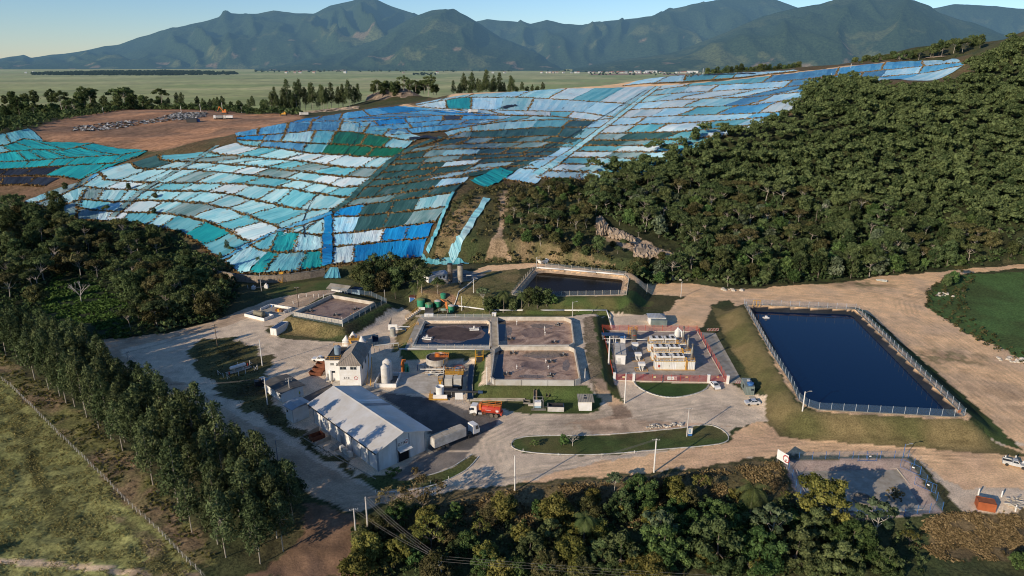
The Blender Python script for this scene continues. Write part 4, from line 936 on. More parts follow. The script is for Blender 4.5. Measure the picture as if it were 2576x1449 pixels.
def merge_crowns(items, name, label, seed, thin=2):
 V = []; F = []; Cc = []; off = 0; r = np.random.RandomState(seed)
 for (k, x, y, sc) in items:
  me = [c for c in protos[k][0].children if c.name.startswith('crown')][0].data; n_ = len(me.vertices); a = np.empty(n_*3, np.float32); me.vertices.foreach_get('co', a); a = a.reshape(-1, 4, 3); cc = np.empty(n_*4, np.float32); me.color_attributes['Col'].data.foreach_get('color', cc); cc = cc.reshape(-1, 4, 4)
  sel = r.permutation(len(a))[:len(a)//thin]; a = a[sel]; cc = cc[sel]; ctr = a.mean(1, keepdims=True); a = ctr + (a - ctr)*math.sqrt(thin)*1.02
  th = r.uniform(0, 6.28); cs, sn = math.cos(th), math.sin(th); a = a.reshape(-1, 3)*sc; a = np.stack([a[:,0]*cs - a[:,1]*sn + x, a[:,0]*sn + a[:,1]*cs + y, a[:,2] + hz(x, y)], 1)
  V.append(a); F.append(np.arange(len(a)).reshape(-1, 4) + off); off += len(a); Cc.append(np.clip(cc.reshape(-1, 4)[:, :3] + r.uniform(-.25, .2), 0, 1))
 o = link(name, np_mesh(name, np.concatenate(V), np.concatenate(F), LM['forest'], np.concatenate(Cc))); tag(o, label, 'forest', kind='stuff'); return o
merge_crowns(stuff_trees, 'forest_canopy', 'far crowns of the dense forest covering the upper right hill', 4, 3)
def undergrowth(pl, sp, seed, name, label, lm='dark', smin=.7, smax=1.5, filt=None, keys=('bsm0','bsm1')):
 pts = [p for p in poisson(pl, sp, seed, 40000) if in_view(p[0], p[1], hz(*p)) and (filt is None or filt(*p))]; r = random.Random(seed)
 o = merge_crowns([(r.choice(keys), x, y, r.uniform(smin, smax)) for x, y in pts], name, label, seed, 3); o['category'] = 'undergrowth'; o.data.materials[0] = LM[lm]; return o
undergrowth(HILLF, 3.2, 9, 'undergrowth', 'dark low undergrowth filling the gaps of the right hill forest', 'dark', filt=lambda x, y: y < 420 and not inside(np.array([x]), np.array([y]), ROCKP)[0])
CLEAR = hitp([(95,745),(140,692),(240,712),(340,775),(320,852),(205,848),(120,805)])
undergrowth(LEFTF, 3.4, 10, 'undergrowth', 'dark low undergrowth and creepers of the left wood', 'forest', .6, 1.3, lambda x, y: not inside(np.array([x]), np.array([y]), CLEAR)[0])
BRUSHA = hitp([(1090,650),(1150,500),(1205,475),(1345,470),(1480,452),(1500,560),(1580,640),(1590,690),(1350,662),(1200,664)])
SCAR = hitp([(1215,655),(1255,560),(1262,480),(1275,480),(1262,570),(1285,655)])
GUL = hitp([(1224,500),(1160,602),(1135,650)])
nob = lambda x, y: not inside(np.array([x]), np.array([y]), ROCKP)[0] and not inside(np.array([x]), np.array([y]), SCAR)[0] and dist_line(np.array([x]), np.array([y]), GUL)[0] > 4
undergrowth(BRUSHA, 3.0, 12, 'brush', 'olive and brown brush on the slope between the gully and the forest', 'olive', .35, 1.05, nob, ('bsm0','bsm1'))
for i, (x, y) in enumerate([p for p in poisson(hitp([(1290,520),(1440,470),(1490,520),(1530,600),(1560,670),(1480,660),(1330,620),(1280,570)]), 5.6, 14) if nob(*p)][:50]):
 k = rnd.choice(['umb1','rnd0','umb3','rnd2','rnd3']); place(k, x, y, rnd.uniform(.5, .95), desc[k].replace('large ', '') + ' on the brush slope right of the gully', 'trees on the brush slope')
# --- wood on the left
lw = poisson(hitp([(-40,600),(60,540),(150,580),(260,600),(400,610),(500,690),(575,735),(590,755),(540,790),(430,830),(330,850),(250,850),(150,800),(60,760),(-60,760)]), 7.6, 21, 9000, lambda x, y: .25 + .75*(float(vnoise(np.array([x/16]), np.array([y/16]), 9)[0]) > .42))
CLEAR2 = hitp([(390,660),(470,630),(500,650),(420,690)])
for x, y in sorted(lw, key=lambda p: p[1]):
 if inside(np.array([x]), np.array([y]), CLEAR)[0] or inside(np.array([x]), np.array([y]), CLEAR2)[0] or not in_view(x, y, 0): continue
 k = rnd.choice(['rnd0','rnd1','rnd3','umb0','umb3','rnd0','umb1']); px, py = proj(x, y, hz(x, y))
 zn = ('front' if py > 760 else 'middle' if py > 660 else 'back') + ' of the left wood, ' + ('at the photo edge' if px < 120 else 'near the yard road' if px > 430 else 'in its middle')
 place(k, x, y, rnd.uniform(.75, 1.2), desc[k] + ' at the ' + zn, 'trees of the left wood')
for (px, py, k, s) in [(150,520,'rnd1',1.5),(165,560,'rnd0',1.3),(100,560,'rnd1',1.2),(40,520,'umb0',1.2),(560,655,'euc1',.5),(520,770,'rnd3',1.25),(455,775,'rnd0',1.15),(545,745,'euc0',.75),(390,790,'rnd3',1.2),(30,560,'rnd1',1.4)]:
 x, y, z = hit(px, py + 30); place(k, x, y, s, 'tall dark tree standing %s' % {150:'highest in front of the left tarps',165:'just below the highest one at the left tarps',100:'left of the highest tree before the tarps',40:'near the left edge before the tarps',560:'beside the left end of the stone wall',520:'at the yard corner of the left wood',455:'behind the yard road, in the left wood',545:'slim at the right tip of the left wood',390:'above the bend of the yard road',30:'at the far left edge below the tarps'}[px])
for (px, py) in [(95,680),(135,640),(205,720)]:
 x, y, z = hit(px, py + 40); place('bare', x, y, 1.3, 'leafless white tree in the shade of the left wood, %s' % {95:'leftmost',135:'upper',205:'rightmost'}[px])
for i, (px, py, k, s) in enumerate([(572,634,'euc2',.42),(582,638,'umb3',.35),(650,665,'plm1',.5),(165,480,'rnd1',.5),(325,478,'rnd0',.45),(392,500,'rnd3',.4),(270,540,'umb3',.5),(388,540,'rnd1',.4)]):
 x, y, z = hit(px, py); place(k, x, y, s, 'small lone tree growing on the tarps ' + ['near the wall end','beside another at the wall end','low above the stone wall','at the far left','left of the middle','in the middle of the left lobe','above the left wood','above the left wood, right one'][i])
# --- eucalyptus belt between pasture and road
EUC = poly([(-40,880),(30,900),(67,950),(113,975),(250,1085),(330,1160),(400,1240),(480,1335),(560,1412),(630,1432),(700,1395),(742,1345),(752,1300),(640,1225),(500,1122),(420,1062),(330,1000),(255,955),(190,905),(60,870)], 0)
eu = [p for p in poisson(EUC, 3.9, 31, 9000) if in_view(p[0], p[1], 0, 200)]
for x, y in eu:
 k = 'euc%d' % rnd.randrange(4); px, py = proj(x, y, 0); q = (py - 880) / 560
 zn = ['at the far end', 'in the upper part', 'in the middle', 'in the lower part', 'at the near end'][min(4, max(0, int(q*5)))]
 dl = dist_line(np.array([x]), np.array([y]), poly([(27,973),(200,1144),(333,1279),(480,1423)], 0))[0]
 side = 'pasture side' if dl < 9 else 'inner rows' if dl < 17 else 'road side'
 place(k, x, y, rnd.uniform(.8, 1.05), '%s eucalyptus %s of the belt, %s' % (['slim','tall','short','full'][int(k[3])], zn, side), 'eucalyptus trees between the pasture and the road')
for i, (px, py) in enumerate([(455,1050),(520,1110),(590,1150),(650,1185),(700,1215),(745,1262),(660,1250),(590,1210),(480,1090),(390,1020),(340,985),(720,1290)]):
 x, y, z = hit(px, py); place(['rnd1','rnd0','umb3'][i % 3], x, y, rnd.uniform(.5, .75), 'low dark tree on the road side of the eucalyptus belt', 'low trees along the road side of the belt')
for (x, y) in [(-95,62),(-80,50),(-60,70),(-45,55),(-20,66),(5,60),(30,70),(55,62),(-105,80),(-118,95)]: place('rnd%d' % rnd.randrange(4), x, y, 1.25, 'tree just below the lower edge of the photo', 'trees just outside the lower edge')
# --- foreground thicket: (px, py of crown middle, height of that middle, kind, scale, look)
fgl = [(992,1266,3.2,'spr0',.9,'brown thin-leaved tree left end beside the power pole'),(1065,1262,4,'spr0',1.25,'large browning round tree beside the road'),(1085,1345,3.6,'spr1',1.05,'sparse yellow-green tree below the large browning one'),(925,1383,3,'vin0',.9,'creeper-covered yellowish tree left end of the thicket'),
(1009,1383,3,'vin2',1.0,'creeper-covered yellowish mound under the wires'),(1265,1272,3.4,'vin0',.85,'yellow-green tree right below the lone white pole'),(1179,1360,3.4,'vin1',.8,'green leafy tree with drooping shoots'),(1225,1392,3,'vin2',.9,'yellowish vine mound left of a dark gap'),(1399,1290,3.2,'vin0',1.0,'broad yellow-brown vine tree in the thicket middle'),
(1352,1268,3,'rnd2',.45,'small bright green tree at the thicket edge'),(1375,1420,3,'vin3',.8,'olive vine mound at the bottom middle'),(1432,1392,3.5,'vin0',.95,'yellow vine-hung tree below the palm'),(1545,1210,3,'cec1',.55,'small pale cecropia nearest the dirt road'),(1605,1240,4,'fg0',.85,'dense bright green tree near the road'),(1559,1270,3.4,'fg1',.75,'mid green tree left of the dense bright one'),
(1652,1325,6.0,'cec0',.9,'pale cecropia with white limbs in the thicket middle'),(1665,1385,4,'fg0',1.0,'dense green tree below the pale cecropia'),(1705,1248,3.4,'spr1',.75,'sparse pale tree near the dry grass'),(1731,1240,3.4,'vin3',.65,'olive tree left of the tall palm'),(1784,1276,3.4,'vin1',.75,'bright green leafy tree beneath the tall palm'),
(1817,1328,3.8,'fg0',.95,'lush tree between palm and white-stemmed cecropia'),(1934,1326,5.6,'cec0',1.0,'large white-stemmed cecropia left of the olive tree'),(2067,1252,5.0,'fg2',1.15,'big round olive tree in front of the paved court'),(2044,1322,4.2,'fg1',.9,'dark tree below the big round olive tree'),(2194,1312,6.2,'cec0',1.05,'lone white-limbed cecropia in front of the court corner'),
(2140,1366,3.8,'fg0',.9,'green tree left of the lone cecropia trunk'),(1800,1386,4.2,'fg1',1.25,'wide dark green tree at the bottom right'),(1904,1396,3.8,'fg0',1.0,'lush tree at the bottom edge below the cecropia'),(2000,1390,3.6,'fg1',.95,'dark tree at the bottom edge near the court'),(2287,1352,2.2,'spr1',.5,'small yellow tree at the dark gap, right'),(2560,1405,2.6,'vin1',.6,'green bush at the lower right corner'),
(1500,1330,3,'vin0',.7,'vine tree right below the near palm'),(1120,1300,2.6,'bsh1',1.4,'dark bush right of the browning tree'),(1310,1340,2.4,'vin2',.7,'dull vine mound in the dark gap'),(1480,1270,3,'vin3',.7,'olive tree above the near palm'),(1740,1330,3.6,'fg0',.8,'leafy tree between the two pale cecropias'),(2110,1420,3,'fg1',.9,'dark tree at the bottom edge, right of centre'),
(1560,1400,3.4,'fg1',.95,'dark tree at the bottom, centre right'),(1640,1440,3,'vin0',.9,'yellowish tree cut by the bottom edge, centre right'),(1100,1430,3,'vin3',.9,'olive tree cut by the bottom edge near the white pole'),(1260,1440,2.8,'vin2',.9,'vine tree cut by the bottom edge, centre left'),(1850,1235,2.6,'vin2',.55,'low olive tree below the dry bank'),(1680,1290,3,'vin1',.7,'leafy green tree above the middle cecropia'),(900,1440,2.6,'vin0',.9,'yellowish vine tree at the bottom, left end of the thicket'),(960,1330,2.6,'vin3',.75,'olive thicket tree right of the twin poles'),
(1990,1300,3.6,'vin1',.8,'bright leafy tree left of the big olive tree'),(1870,1320,3.4,'fg1',.7,'shaded tree right of the tall palm'),(2230,1420,2.6,'fg1',.7,'shaded tree under the lone cecropia')]
for (px, py, hc, k, s, lb) in fgl:
 x, y, z = hit(px, py + hc * 9.5 / (1 + (1449 - py) * .0004)); place(k, x, y, s, lb)
for (px, py, h, k, s, lb) in [(1472,1312,6,'plm1',1.0,'drooping palm half buried in the middle of the thicket'),(1894,1240,7.5,'plm0',1.1,'tall queen palm rising from the thicket below the dirt road')]:
 gx, gy, _ = G(px, py, h * s - 3); place(k, gx, gy, s, lb)
r12 = random.Random(12)
for i, (x, y) in enumerate(poisson(hitp([(900,1330),(1080,1290),(1400,1300),(1560,1235),(1750,1240),(1990,1250),(2040,1310),(2140,1340),(2240,1449),(900,1449)]), 4.6, 88, 6000)[:70]):
 px, py = proj(x, y, hz(x, y)); k = r12.choice(['vin0','vin1','vin2','vin3','fg0','fg1','spr1','vin1','bsh1']); place(k, x, y, r12.uniform(.35, .75), 'low %s plant filling the foreground thicket, %s part' % ({'vin0':'yellowish vine','vin1':'green vine','vin2':'dull vine','vin3':'olive vine','fg0':'leafy green','fg1':'dark green','spr1':'sparse','bsh1':'bushy'}[k], 'left' if px < 1300 else 'middle' if px < 1750 else 'right'), 'low plants of the foreground thicket')
grp = [(912,700,'rnd0',1.0),(945,690,'rnd1',1.1),(985,690,'rnd1',1.15),(1020,690,'rnd0',1.05),(1050,700,'umb0',.9),(930,715,'rnd0',.8),(1000,705,'rnd0',.9),(965,710,'rnd3',.85),(1060,712,'umb3',.75),(905,690,'rnd3',.8)]
for i, (px, py, k, s) in enumerate(grp):
 x, y, z = hit(px, py + 25); place(k, x, y, s*1.22, desc[k] + ' in the clump left of the flare station', 'trees in the clump by the flare station')
for i, (px, py, k, s) in enumerate([(995,752,'plm1',.8),(1043,750,'plm1',.9),(1062,742,'plm0',.75),(1268,785,'plm0',.95),(1312,778,'plm1',1.0)]):
 x, y, z = hit(px, py); place(k, x, y, s, ['leftmost palm of the clump above the blue hut','palm with drooping fronds right above the blue hut','palm nearest the flare station hut','taller palm in the clump below the middle pond','shorter palm in the clump below the middle pond'][i])
for i, (px, py, k, s) in enumerate([(1232,790,'rnd0',.75),(1250,782,'rnd1',.62),(1330,770,'rnd0',.8),(1352,775,'rnd1',.85),(1375,770,'rnd0',.75),(1290,784,'rnd0',.6),(1392,766,'rnd2',.5)]):
 x, y, z = hit(px, py); place(k, x, y, s, 'dark leafy tree in the clump below the middle pond', 'trees in the clump below the middle pond')
x, y, z = hit(1102, 740); place('umb3', x, y, .62, 'small round brown-green tree with bare trunk before the flare station hut')
x, y, z = hit(1215, 765); place('cec1', x, y, .8, 'open cecropia leaning beside the buried white pipe')
for i, (px, py, k, s) in enumerate([(1345,1122,'bsh1',.8),(1418,1120,'rnd2',.38),(1440,1122,'bare',.55)]):
 x, y, z = hit(px, py); place(k, x, y, s, ['small leafy shrub on the left of the traffic island','young green tree on the traffic island','bare pinkish sapling on the traffic island'][i])
for i, (px, py, k, s) in enumerate([(985,1198,'bsh1',1.0),(1000,1192,'bsh1',.8),(1045,1192,'bsh2',.8)]):
 x, y, z = hit(px, py); place(k, x, y, s, ['dark shrub at the front corner of the warehouse','smaller dark shrub beside the warehouse corner','brown shrub on the verge by the warehouse door'][i])
for i, (px, py, k, s) in enumerate([(2395,715,'rnd2',.75),(2380,722,'rnd0',.6),(2410,700,'umb1',.6),(2420,735,'bsh0',1.2)]):
 x, y, z = hit(px, py); place(k, x, y, s, ['green tree at the corner of the right meadow','darker tree left at the meadow corner','flat-topped tree behind the meadow corner','bush at the edge of the right meadow'][i])
FOOT = hitp([(1560,672),(1720,698),(1850,714),(2100,702),(2230,686),(2350,676),(2576,648),(2576,636),(2350,655),(2200,678),(1850,700),(1600,670)])
undergrowth(FOOT, 2.6, 51, 'scrub', 'green scrub along the foot of the forest above the dirt track', 'lush', .35, .8)
MEDGE = hitp([(2325,770),(2335,725),(2400,690),(2460,690),(2420,740),(2440,800),(2520,860),(2576,890),(2576,915),(2480,870),(2400,825)])
undergrowth(MEDGE, 3.0, 52, 'scrub', 'yellowish scrub along the edge of the right meadow', 'olive', .25, .6)
BANK = hitp([(1080,1270),(1300,1232),(1650,1205),(1960,1160),(1985,1240),(1900,1300),(1500,1330),(1200,1340)])
undergrowth(BANK, 2.4, 53, 'scrub', 'dry brown scrub on the bank below the dirt road', 'brown', .1, .3)
DRYB = hitp([(2330,1300),(2440,1290),(2600,1300),(2600,1410),(2380,1410),(2300,1380)])
undergrowth(DRYB, 3.4, 54, 'scrub', 'dry orange-brown scrub in the lower right corner', 'brown', .12, .36)
FGU = hitp([(880,1300),(1080,1285),(1400,1300),(1750,1260),(1990,1260),(2040,1310),(2300,1320),(2330,1449),(890,1449)])
undergrowth(FGU, 2.6, 55, 'undergrowth', 'dark undergrowth beneath the foreground thicket', 'dark', .5, 1.0, None, ('bsh0','bsh1'))
# --- tussock grass (nobody could count it)
def grass_area(pl, n_, lo, hi, name, label, dark, light, seed, w=.6, filt=None):
 r = np.random.RandomState(seed); xs = [p[0] for p in pl]; ys = [p[1] for p in pl]; x = r.uniform(min(xs), max(xs), n_*3); y = r.uniform(min(ys), max(ys), n_*3)
 k = inside(x, y, pl) & (fbm(x, y, 3, seed, 2) > (.5 if lo == .12 else .42)); x = x[k][:n_]; y = y[k][:n_]
 v, f, t = tufts(x, y, np.full(len(x), w), lo, hi, 2, seed); v[:, 2] -= .15
 o = link(name, np_mesh(name, v, f, leaf_mat(name + '_leaf%d' % seed, dark, light, 0, .25), t)); tag(o, label, 'grass', kind='stuff')
FVIS = poly([(-20,930),(27,978),(100,1052),(200,1150),(262,1212),(333,1284),(400,1344),(490,1430),(480,1500),(-60,1500)], -.8)
grass_area(FVIS, 20000, .08, .2, 'pasture_grass', 'olive green tussocky pasture grass left of the fence', (.10,.09,.03), (.33,.28,.11), 61)
grass_area(FIELD_STRIP, 5000, .15, .4, 'tall_grass', 'tall yellow-green grass along the fence by the eucalyptus belt', (.05,.06,.015), (.2,.18,.055), 62)
grass_area(CLEAR, 4500, .3, .7, 'fern', 'dark green ferny clearing inside the left wood', (.045,.085,.022), (.14,.225,.06), 63)
grass_area(BANK, 9000, .12, .32, 'tall_grass', 'dry grass on the bank below the dirt road', (.09,.065,.03), (.28,.205,.10), 64)
grass_area(DRYB, 3000, .12, .34, 'tall_grass', 'dry orange-brown grass in the lower right corner', (.09,.065,.03), (.28,.20,.10), 66)
grass_area(hitp([(480,890),(530,855),(600,855),(660,890),(655,955),(720,1050),(760,1090),(900,1190),(800,1145),(640,1040),(540,970)]), 3500, .08, .22, 'short_grass', 'olive short grass between the road and the warehouse', (.05,.05,.016), (.15,.13,.05), 65)
# --- far trees behind the landfill
def far_trees(lst, keys, group, lab):
 for i, (px, py, Y, s) in enumerate(lst):
  x, y, z = GY(px, py, Y); place(keys[i % len(keys)], x, y, s, lab, group, z=z, name='distant_tree')
r7 = random.Random(77)
RIDGE = hitp([(-30,262),(100,254),(200,256),(330,262),(430,272),(600,281),(760,286),(760,290),(600,286),(440,276),(330,276),(200,294),(110,312),(72,326),(-30,350)])
undergrowth(RIDGE, 6.5, 57, 'scrub', 'dark scrub over the low ridge behind the bare soil mound', 'dark', 1.2, 2.4)
far_trees([(r7.uniform(10, 420), r7.uniform(262, 312), 700 + r7.uniform(0, 100), r7.uniform(1.1, 1.9)) for _ in range(60)], ['rnd1','umb0','rnd0'], 'trees on the ridge behind the bare soil', 'dark tree on the low ridge behind the bare soil mound')
far_trees([(r7.uniform(420, 760), r7.uniform(278, 290), 720 + r7.uniform(0, 60), r7.uniform(.8, 1.4)) for _ in range(34)], ['euc0','rnd1','euc2'], 'trees along the far rim of the soil mound', 'dark tree along the far rim of the bare soil mound')
far_trees([(690 + i*10 + r7.uniform(-6, 6), r7.uniform(272, 284), 720 + r7.uniform(0, 40), r7.uniform(1.2, 1.7)) for i in range(22)], ['euc1','euc3','euc0'], 'eucalyptus row left of the rock knoll', 'tall dark eucalyptus in the row left of the rock knoll')
far_trees([(1145 + i*9 + r7.uniform(-5, 5), r7.uniform(245, 252), 780 + r7.uniform(0, 40), r7.uniform(1.0, 1.7)) for i in range(17)], ['euc1','euc2','euc3'], 'eucalyptus row right of the rock knoll', 'tall dark eucalyptus in the row right of the rock knoll')
far_trees([(1300 + i*13, 236, 800, r7.uniform(.7, 1.1)) for i in range(6)], ['rnd1','euc2'], 'trees behind the upper tier', 'small dark tree behind the upper landfill tier')
far_trees([(r7.uniform(935, 1105), r7.uniform(226, 250), 760 + r7.uniform(0, 60), r7.uniform(1.0, 1.5)) for _ in range(30)], ['rnd1','umb0','rnd0','umb2'], 'trees on the rock knoll', 'dark tree crowning the rock knoll')
far_trees([(r7.uniform(2160, 2460), 0, 0, 0) for _ in range(0)], ['rnd1'], '', '')
for i in range(44):
 px = 2150 + i*7.4; py = np.interp(px, [2150,2250,2350,2420,2480,2576], [158,142,124,108,98,84]) + r7.uniform(0, 14); x, y, z = GY(px, py, 790 + r7.uniform(-30, 50)); place(r7.choice(['rnd1','rnd0','umb0']), x, y, r7.uniform(1.0, 1.5), 'dark tree on the skyline ridge above the far tarps', 'trees on the ridge above the far tarps', z=z - 6, name='distant_tree')
for i in range(20):
 px = 1780 + i*12; x, y, z = GY(px, 184 - (px-1780)*.05 + r7.uniform(0, 5), 860); place(r7.choice(['rnd1','rnd0']), x, y, r7.uniform(.9, 1.3), 'dark tree behind the crest of the right landfill slope', 'trees behind the right landfill crest', z=z - 3, name='distant_tree')
for k_, lb_ in (('bsm0', 'olive shrub among the brush right of the gully'), ('bsm1', 'dark shrub among the brush above the middle pond')):
 x, y, z = hit(1330 if k_ == 'bsm0' else 1420, 640); place(k_, x, y, .8, lb_)
# ------------------------------------------------------------------ mountains and the town at their foot
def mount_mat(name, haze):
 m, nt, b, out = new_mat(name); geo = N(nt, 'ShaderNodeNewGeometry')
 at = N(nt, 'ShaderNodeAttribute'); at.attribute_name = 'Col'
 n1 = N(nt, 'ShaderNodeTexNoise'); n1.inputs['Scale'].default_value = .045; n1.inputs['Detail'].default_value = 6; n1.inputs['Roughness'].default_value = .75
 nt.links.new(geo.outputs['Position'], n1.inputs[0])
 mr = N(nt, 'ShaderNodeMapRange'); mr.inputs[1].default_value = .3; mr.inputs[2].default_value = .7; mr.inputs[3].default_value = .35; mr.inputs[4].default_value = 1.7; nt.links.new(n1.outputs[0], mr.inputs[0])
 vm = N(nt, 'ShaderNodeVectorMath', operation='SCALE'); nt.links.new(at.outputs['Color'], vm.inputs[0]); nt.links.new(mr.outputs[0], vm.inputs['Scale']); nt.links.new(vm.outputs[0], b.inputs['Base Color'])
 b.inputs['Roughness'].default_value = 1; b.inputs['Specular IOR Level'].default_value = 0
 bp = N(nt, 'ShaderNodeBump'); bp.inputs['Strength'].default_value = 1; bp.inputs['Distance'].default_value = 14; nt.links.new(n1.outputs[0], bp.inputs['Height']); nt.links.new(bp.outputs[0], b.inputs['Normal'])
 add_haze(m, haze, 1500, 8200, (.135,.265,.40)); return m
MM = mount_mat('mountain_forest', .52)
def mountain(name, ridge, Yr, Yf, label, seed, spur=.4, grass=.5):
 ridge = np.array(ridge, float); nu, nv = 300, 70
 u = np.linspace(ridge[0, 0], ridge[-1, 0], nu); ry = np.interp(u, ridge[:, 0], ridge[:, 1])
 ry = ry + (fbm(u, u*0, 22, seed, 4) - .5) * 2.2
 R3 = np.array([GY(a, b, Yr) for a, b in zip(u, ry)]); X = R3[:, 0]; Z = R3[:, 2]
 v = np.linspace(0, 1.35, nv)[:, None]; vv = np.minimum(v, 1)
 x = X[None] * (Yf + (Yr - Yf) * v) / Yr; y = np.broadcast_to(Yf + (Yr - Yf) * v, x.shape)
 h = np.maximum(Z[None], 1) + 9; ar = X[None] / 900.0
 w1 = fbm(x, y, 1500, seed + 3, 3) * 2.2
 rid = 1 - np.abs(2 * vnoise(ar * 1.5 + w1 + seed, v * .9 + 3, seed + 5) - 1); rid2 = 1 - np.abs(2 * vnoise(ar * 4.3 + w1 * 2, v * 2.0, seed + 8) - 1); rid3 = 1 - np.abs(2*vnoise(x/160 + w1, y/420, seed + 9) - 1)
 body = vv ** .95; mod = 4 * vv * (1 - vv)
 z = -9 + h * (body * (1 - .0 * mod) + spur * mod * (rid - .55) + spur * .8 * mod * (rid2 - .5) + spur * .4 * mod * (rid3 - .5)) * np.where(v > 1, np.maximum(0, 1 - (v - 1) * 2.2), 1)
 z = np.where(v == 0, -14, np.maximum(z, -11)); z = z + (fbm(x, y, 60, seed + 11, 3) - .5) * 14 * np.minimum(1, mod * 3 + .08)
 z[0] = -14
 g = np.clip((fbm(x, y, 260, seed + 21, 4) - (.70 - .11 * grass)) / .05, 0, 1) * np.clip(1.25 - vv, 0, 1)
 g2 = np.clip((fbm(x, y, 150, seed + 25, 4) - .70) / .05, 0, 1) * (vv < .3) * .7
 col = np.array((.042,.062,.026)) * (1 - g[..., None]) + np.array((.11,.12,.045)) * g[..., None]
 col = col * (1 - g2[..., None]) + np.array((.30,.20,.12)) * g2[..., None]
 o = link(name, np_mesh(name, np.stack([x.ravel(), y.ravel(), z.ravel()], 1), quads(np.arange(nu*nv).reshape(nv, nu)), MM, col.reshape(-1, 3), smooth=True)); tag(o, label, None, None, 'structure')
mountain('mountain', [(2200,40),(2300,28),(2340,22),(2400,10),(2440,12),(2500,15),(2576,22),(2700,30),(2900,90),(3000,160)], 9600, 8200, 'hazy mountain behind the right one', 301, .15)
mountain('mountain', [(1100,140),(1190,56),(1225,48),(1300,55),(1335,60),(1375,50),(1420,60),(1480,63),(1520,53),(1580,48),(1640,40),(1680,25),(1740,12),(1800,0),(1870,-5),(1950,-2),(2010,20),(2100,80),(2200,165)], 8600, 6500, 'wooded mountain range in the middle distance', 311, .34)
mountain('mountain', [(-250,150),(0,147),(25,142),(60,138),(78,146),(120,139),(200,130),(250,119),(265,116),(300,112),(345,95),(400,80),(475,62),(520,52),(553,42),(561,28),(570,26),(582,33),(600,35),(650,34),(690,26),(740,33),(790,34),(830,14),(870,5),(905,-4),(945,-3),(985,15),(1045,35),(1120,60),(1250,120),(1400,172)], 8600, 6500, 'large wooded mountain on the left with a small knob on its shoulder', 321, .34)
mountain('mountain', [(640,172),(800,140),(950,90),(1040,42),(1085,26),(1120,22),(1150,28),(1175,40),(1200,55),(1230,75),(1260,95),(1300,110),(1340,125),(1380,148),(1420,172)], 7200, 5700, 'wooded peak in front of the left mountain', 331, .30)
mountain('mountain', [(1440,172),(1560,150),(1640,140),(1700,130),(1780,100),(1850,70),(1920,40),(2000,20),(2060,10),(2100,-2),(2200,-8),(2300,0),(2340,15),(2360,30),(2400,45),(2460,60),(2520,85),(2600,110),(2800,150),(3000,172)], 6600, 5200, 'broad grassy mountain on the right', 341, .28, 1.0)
def plain_pt(px, py): return G(px, py, -9)
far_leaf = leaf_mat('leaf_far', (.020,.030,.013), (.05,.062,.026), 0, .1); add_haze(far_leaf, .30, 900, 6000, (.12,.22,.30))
def far_wood(pts, n_, name, label, seed, lo=6, hi=11):
 r = np.random.RandomState(seed); P = np.array([plain_pt(*p)[:2] for p in pts]); xs = r.uniform(P[:, 0].min(), P[:, 0].max(), n_*6); ys = r.uniform(P[:, 1].min(), P[:, 1].max(), n_*6); k = inside(xs, ys, P) & (ys < 6300); xs = xs[k][:n_]; ys = ys[k][:n_]
 if not len(xs): return
 cl = [(x, y, -9 + s*.6, s, s, s*.8, r.uniform(.2, .8)) for x, y, s in zip(xs, ys, r.uniform(lo, hi, len(xs)))]
 v, f, c = crown_np(cl, .35, 3.2, seed); o = link(name, np_mesh(name, v, f, far_leaf, c)); tag(o, label, 'wood', kind='stuff')
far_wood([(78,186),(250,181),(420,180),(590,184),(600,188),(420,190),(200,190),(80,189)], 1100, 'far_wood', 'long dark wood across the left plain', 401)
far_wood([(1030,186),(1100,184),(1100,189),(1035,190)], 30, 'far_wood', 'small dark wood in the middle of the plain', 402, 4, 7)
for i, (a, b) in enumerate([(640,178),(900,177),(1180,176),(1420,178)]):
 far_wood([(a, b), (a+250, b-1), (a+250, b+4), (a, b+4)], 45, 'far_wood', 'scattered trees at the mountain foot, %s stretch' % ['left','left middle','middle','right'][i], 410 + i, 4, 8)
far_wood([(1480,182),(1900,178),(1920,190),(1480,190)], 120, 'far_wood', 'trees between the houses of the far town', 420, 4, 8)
hz_wall = [paint('house_white', (.72,.70,.66), .8), paint('house_cream', (.62,.52,.40), .8), paint('house_rose', (.55,.40,.33), .8)]
hz_roof = [paint('roof_tile', (.36,.15,.08), .85), paint('roof_grey', (.33,.32,.31), .8), paint('roof_white', (.66,.66,.64), .7)]
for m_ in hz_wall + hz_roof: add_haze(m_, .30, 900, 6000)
hs = []
for w in range(3):
 for rr in range(3):
  t = thing('house', 'x', 'house'); m = MB(); m.box(-5,5,-4,4,-1,4.5); m.build('wall', hz_wall[w], t); m = MB(); m.extr([(-4.7,4.4),(4.7,4.4),(0,7)], 'x', -5.6, 5.6); m.build('roof', hz_roof[rr], t); m = MB(); m.box(-3,-1.4,-4.06,-4.003,1.2,2.8); m.box(1.4,3,-4.06,-4.003,1.2,2.8); m.build('window', paint('far_glass', (.05,.06,.07), .2), t); hs.append([t, False])
r9 = random.Random(19)
rows = [(r9.uniform(1350,1480), r9.uniform(178,182)) for _ in range(14)] + [(r9.uniform(1480,1600), r9.uniform(177,185)) for _ in range(24)] + [(r9.uniform(1560,1800), r9.uniform(172,184)) for _ in range(22)] + [(720,181),(755,182),(742,181),(790,181),(868,180),(1015,182),(62,168),(80,166),(1100,178),(1240,178),(1270,177)]
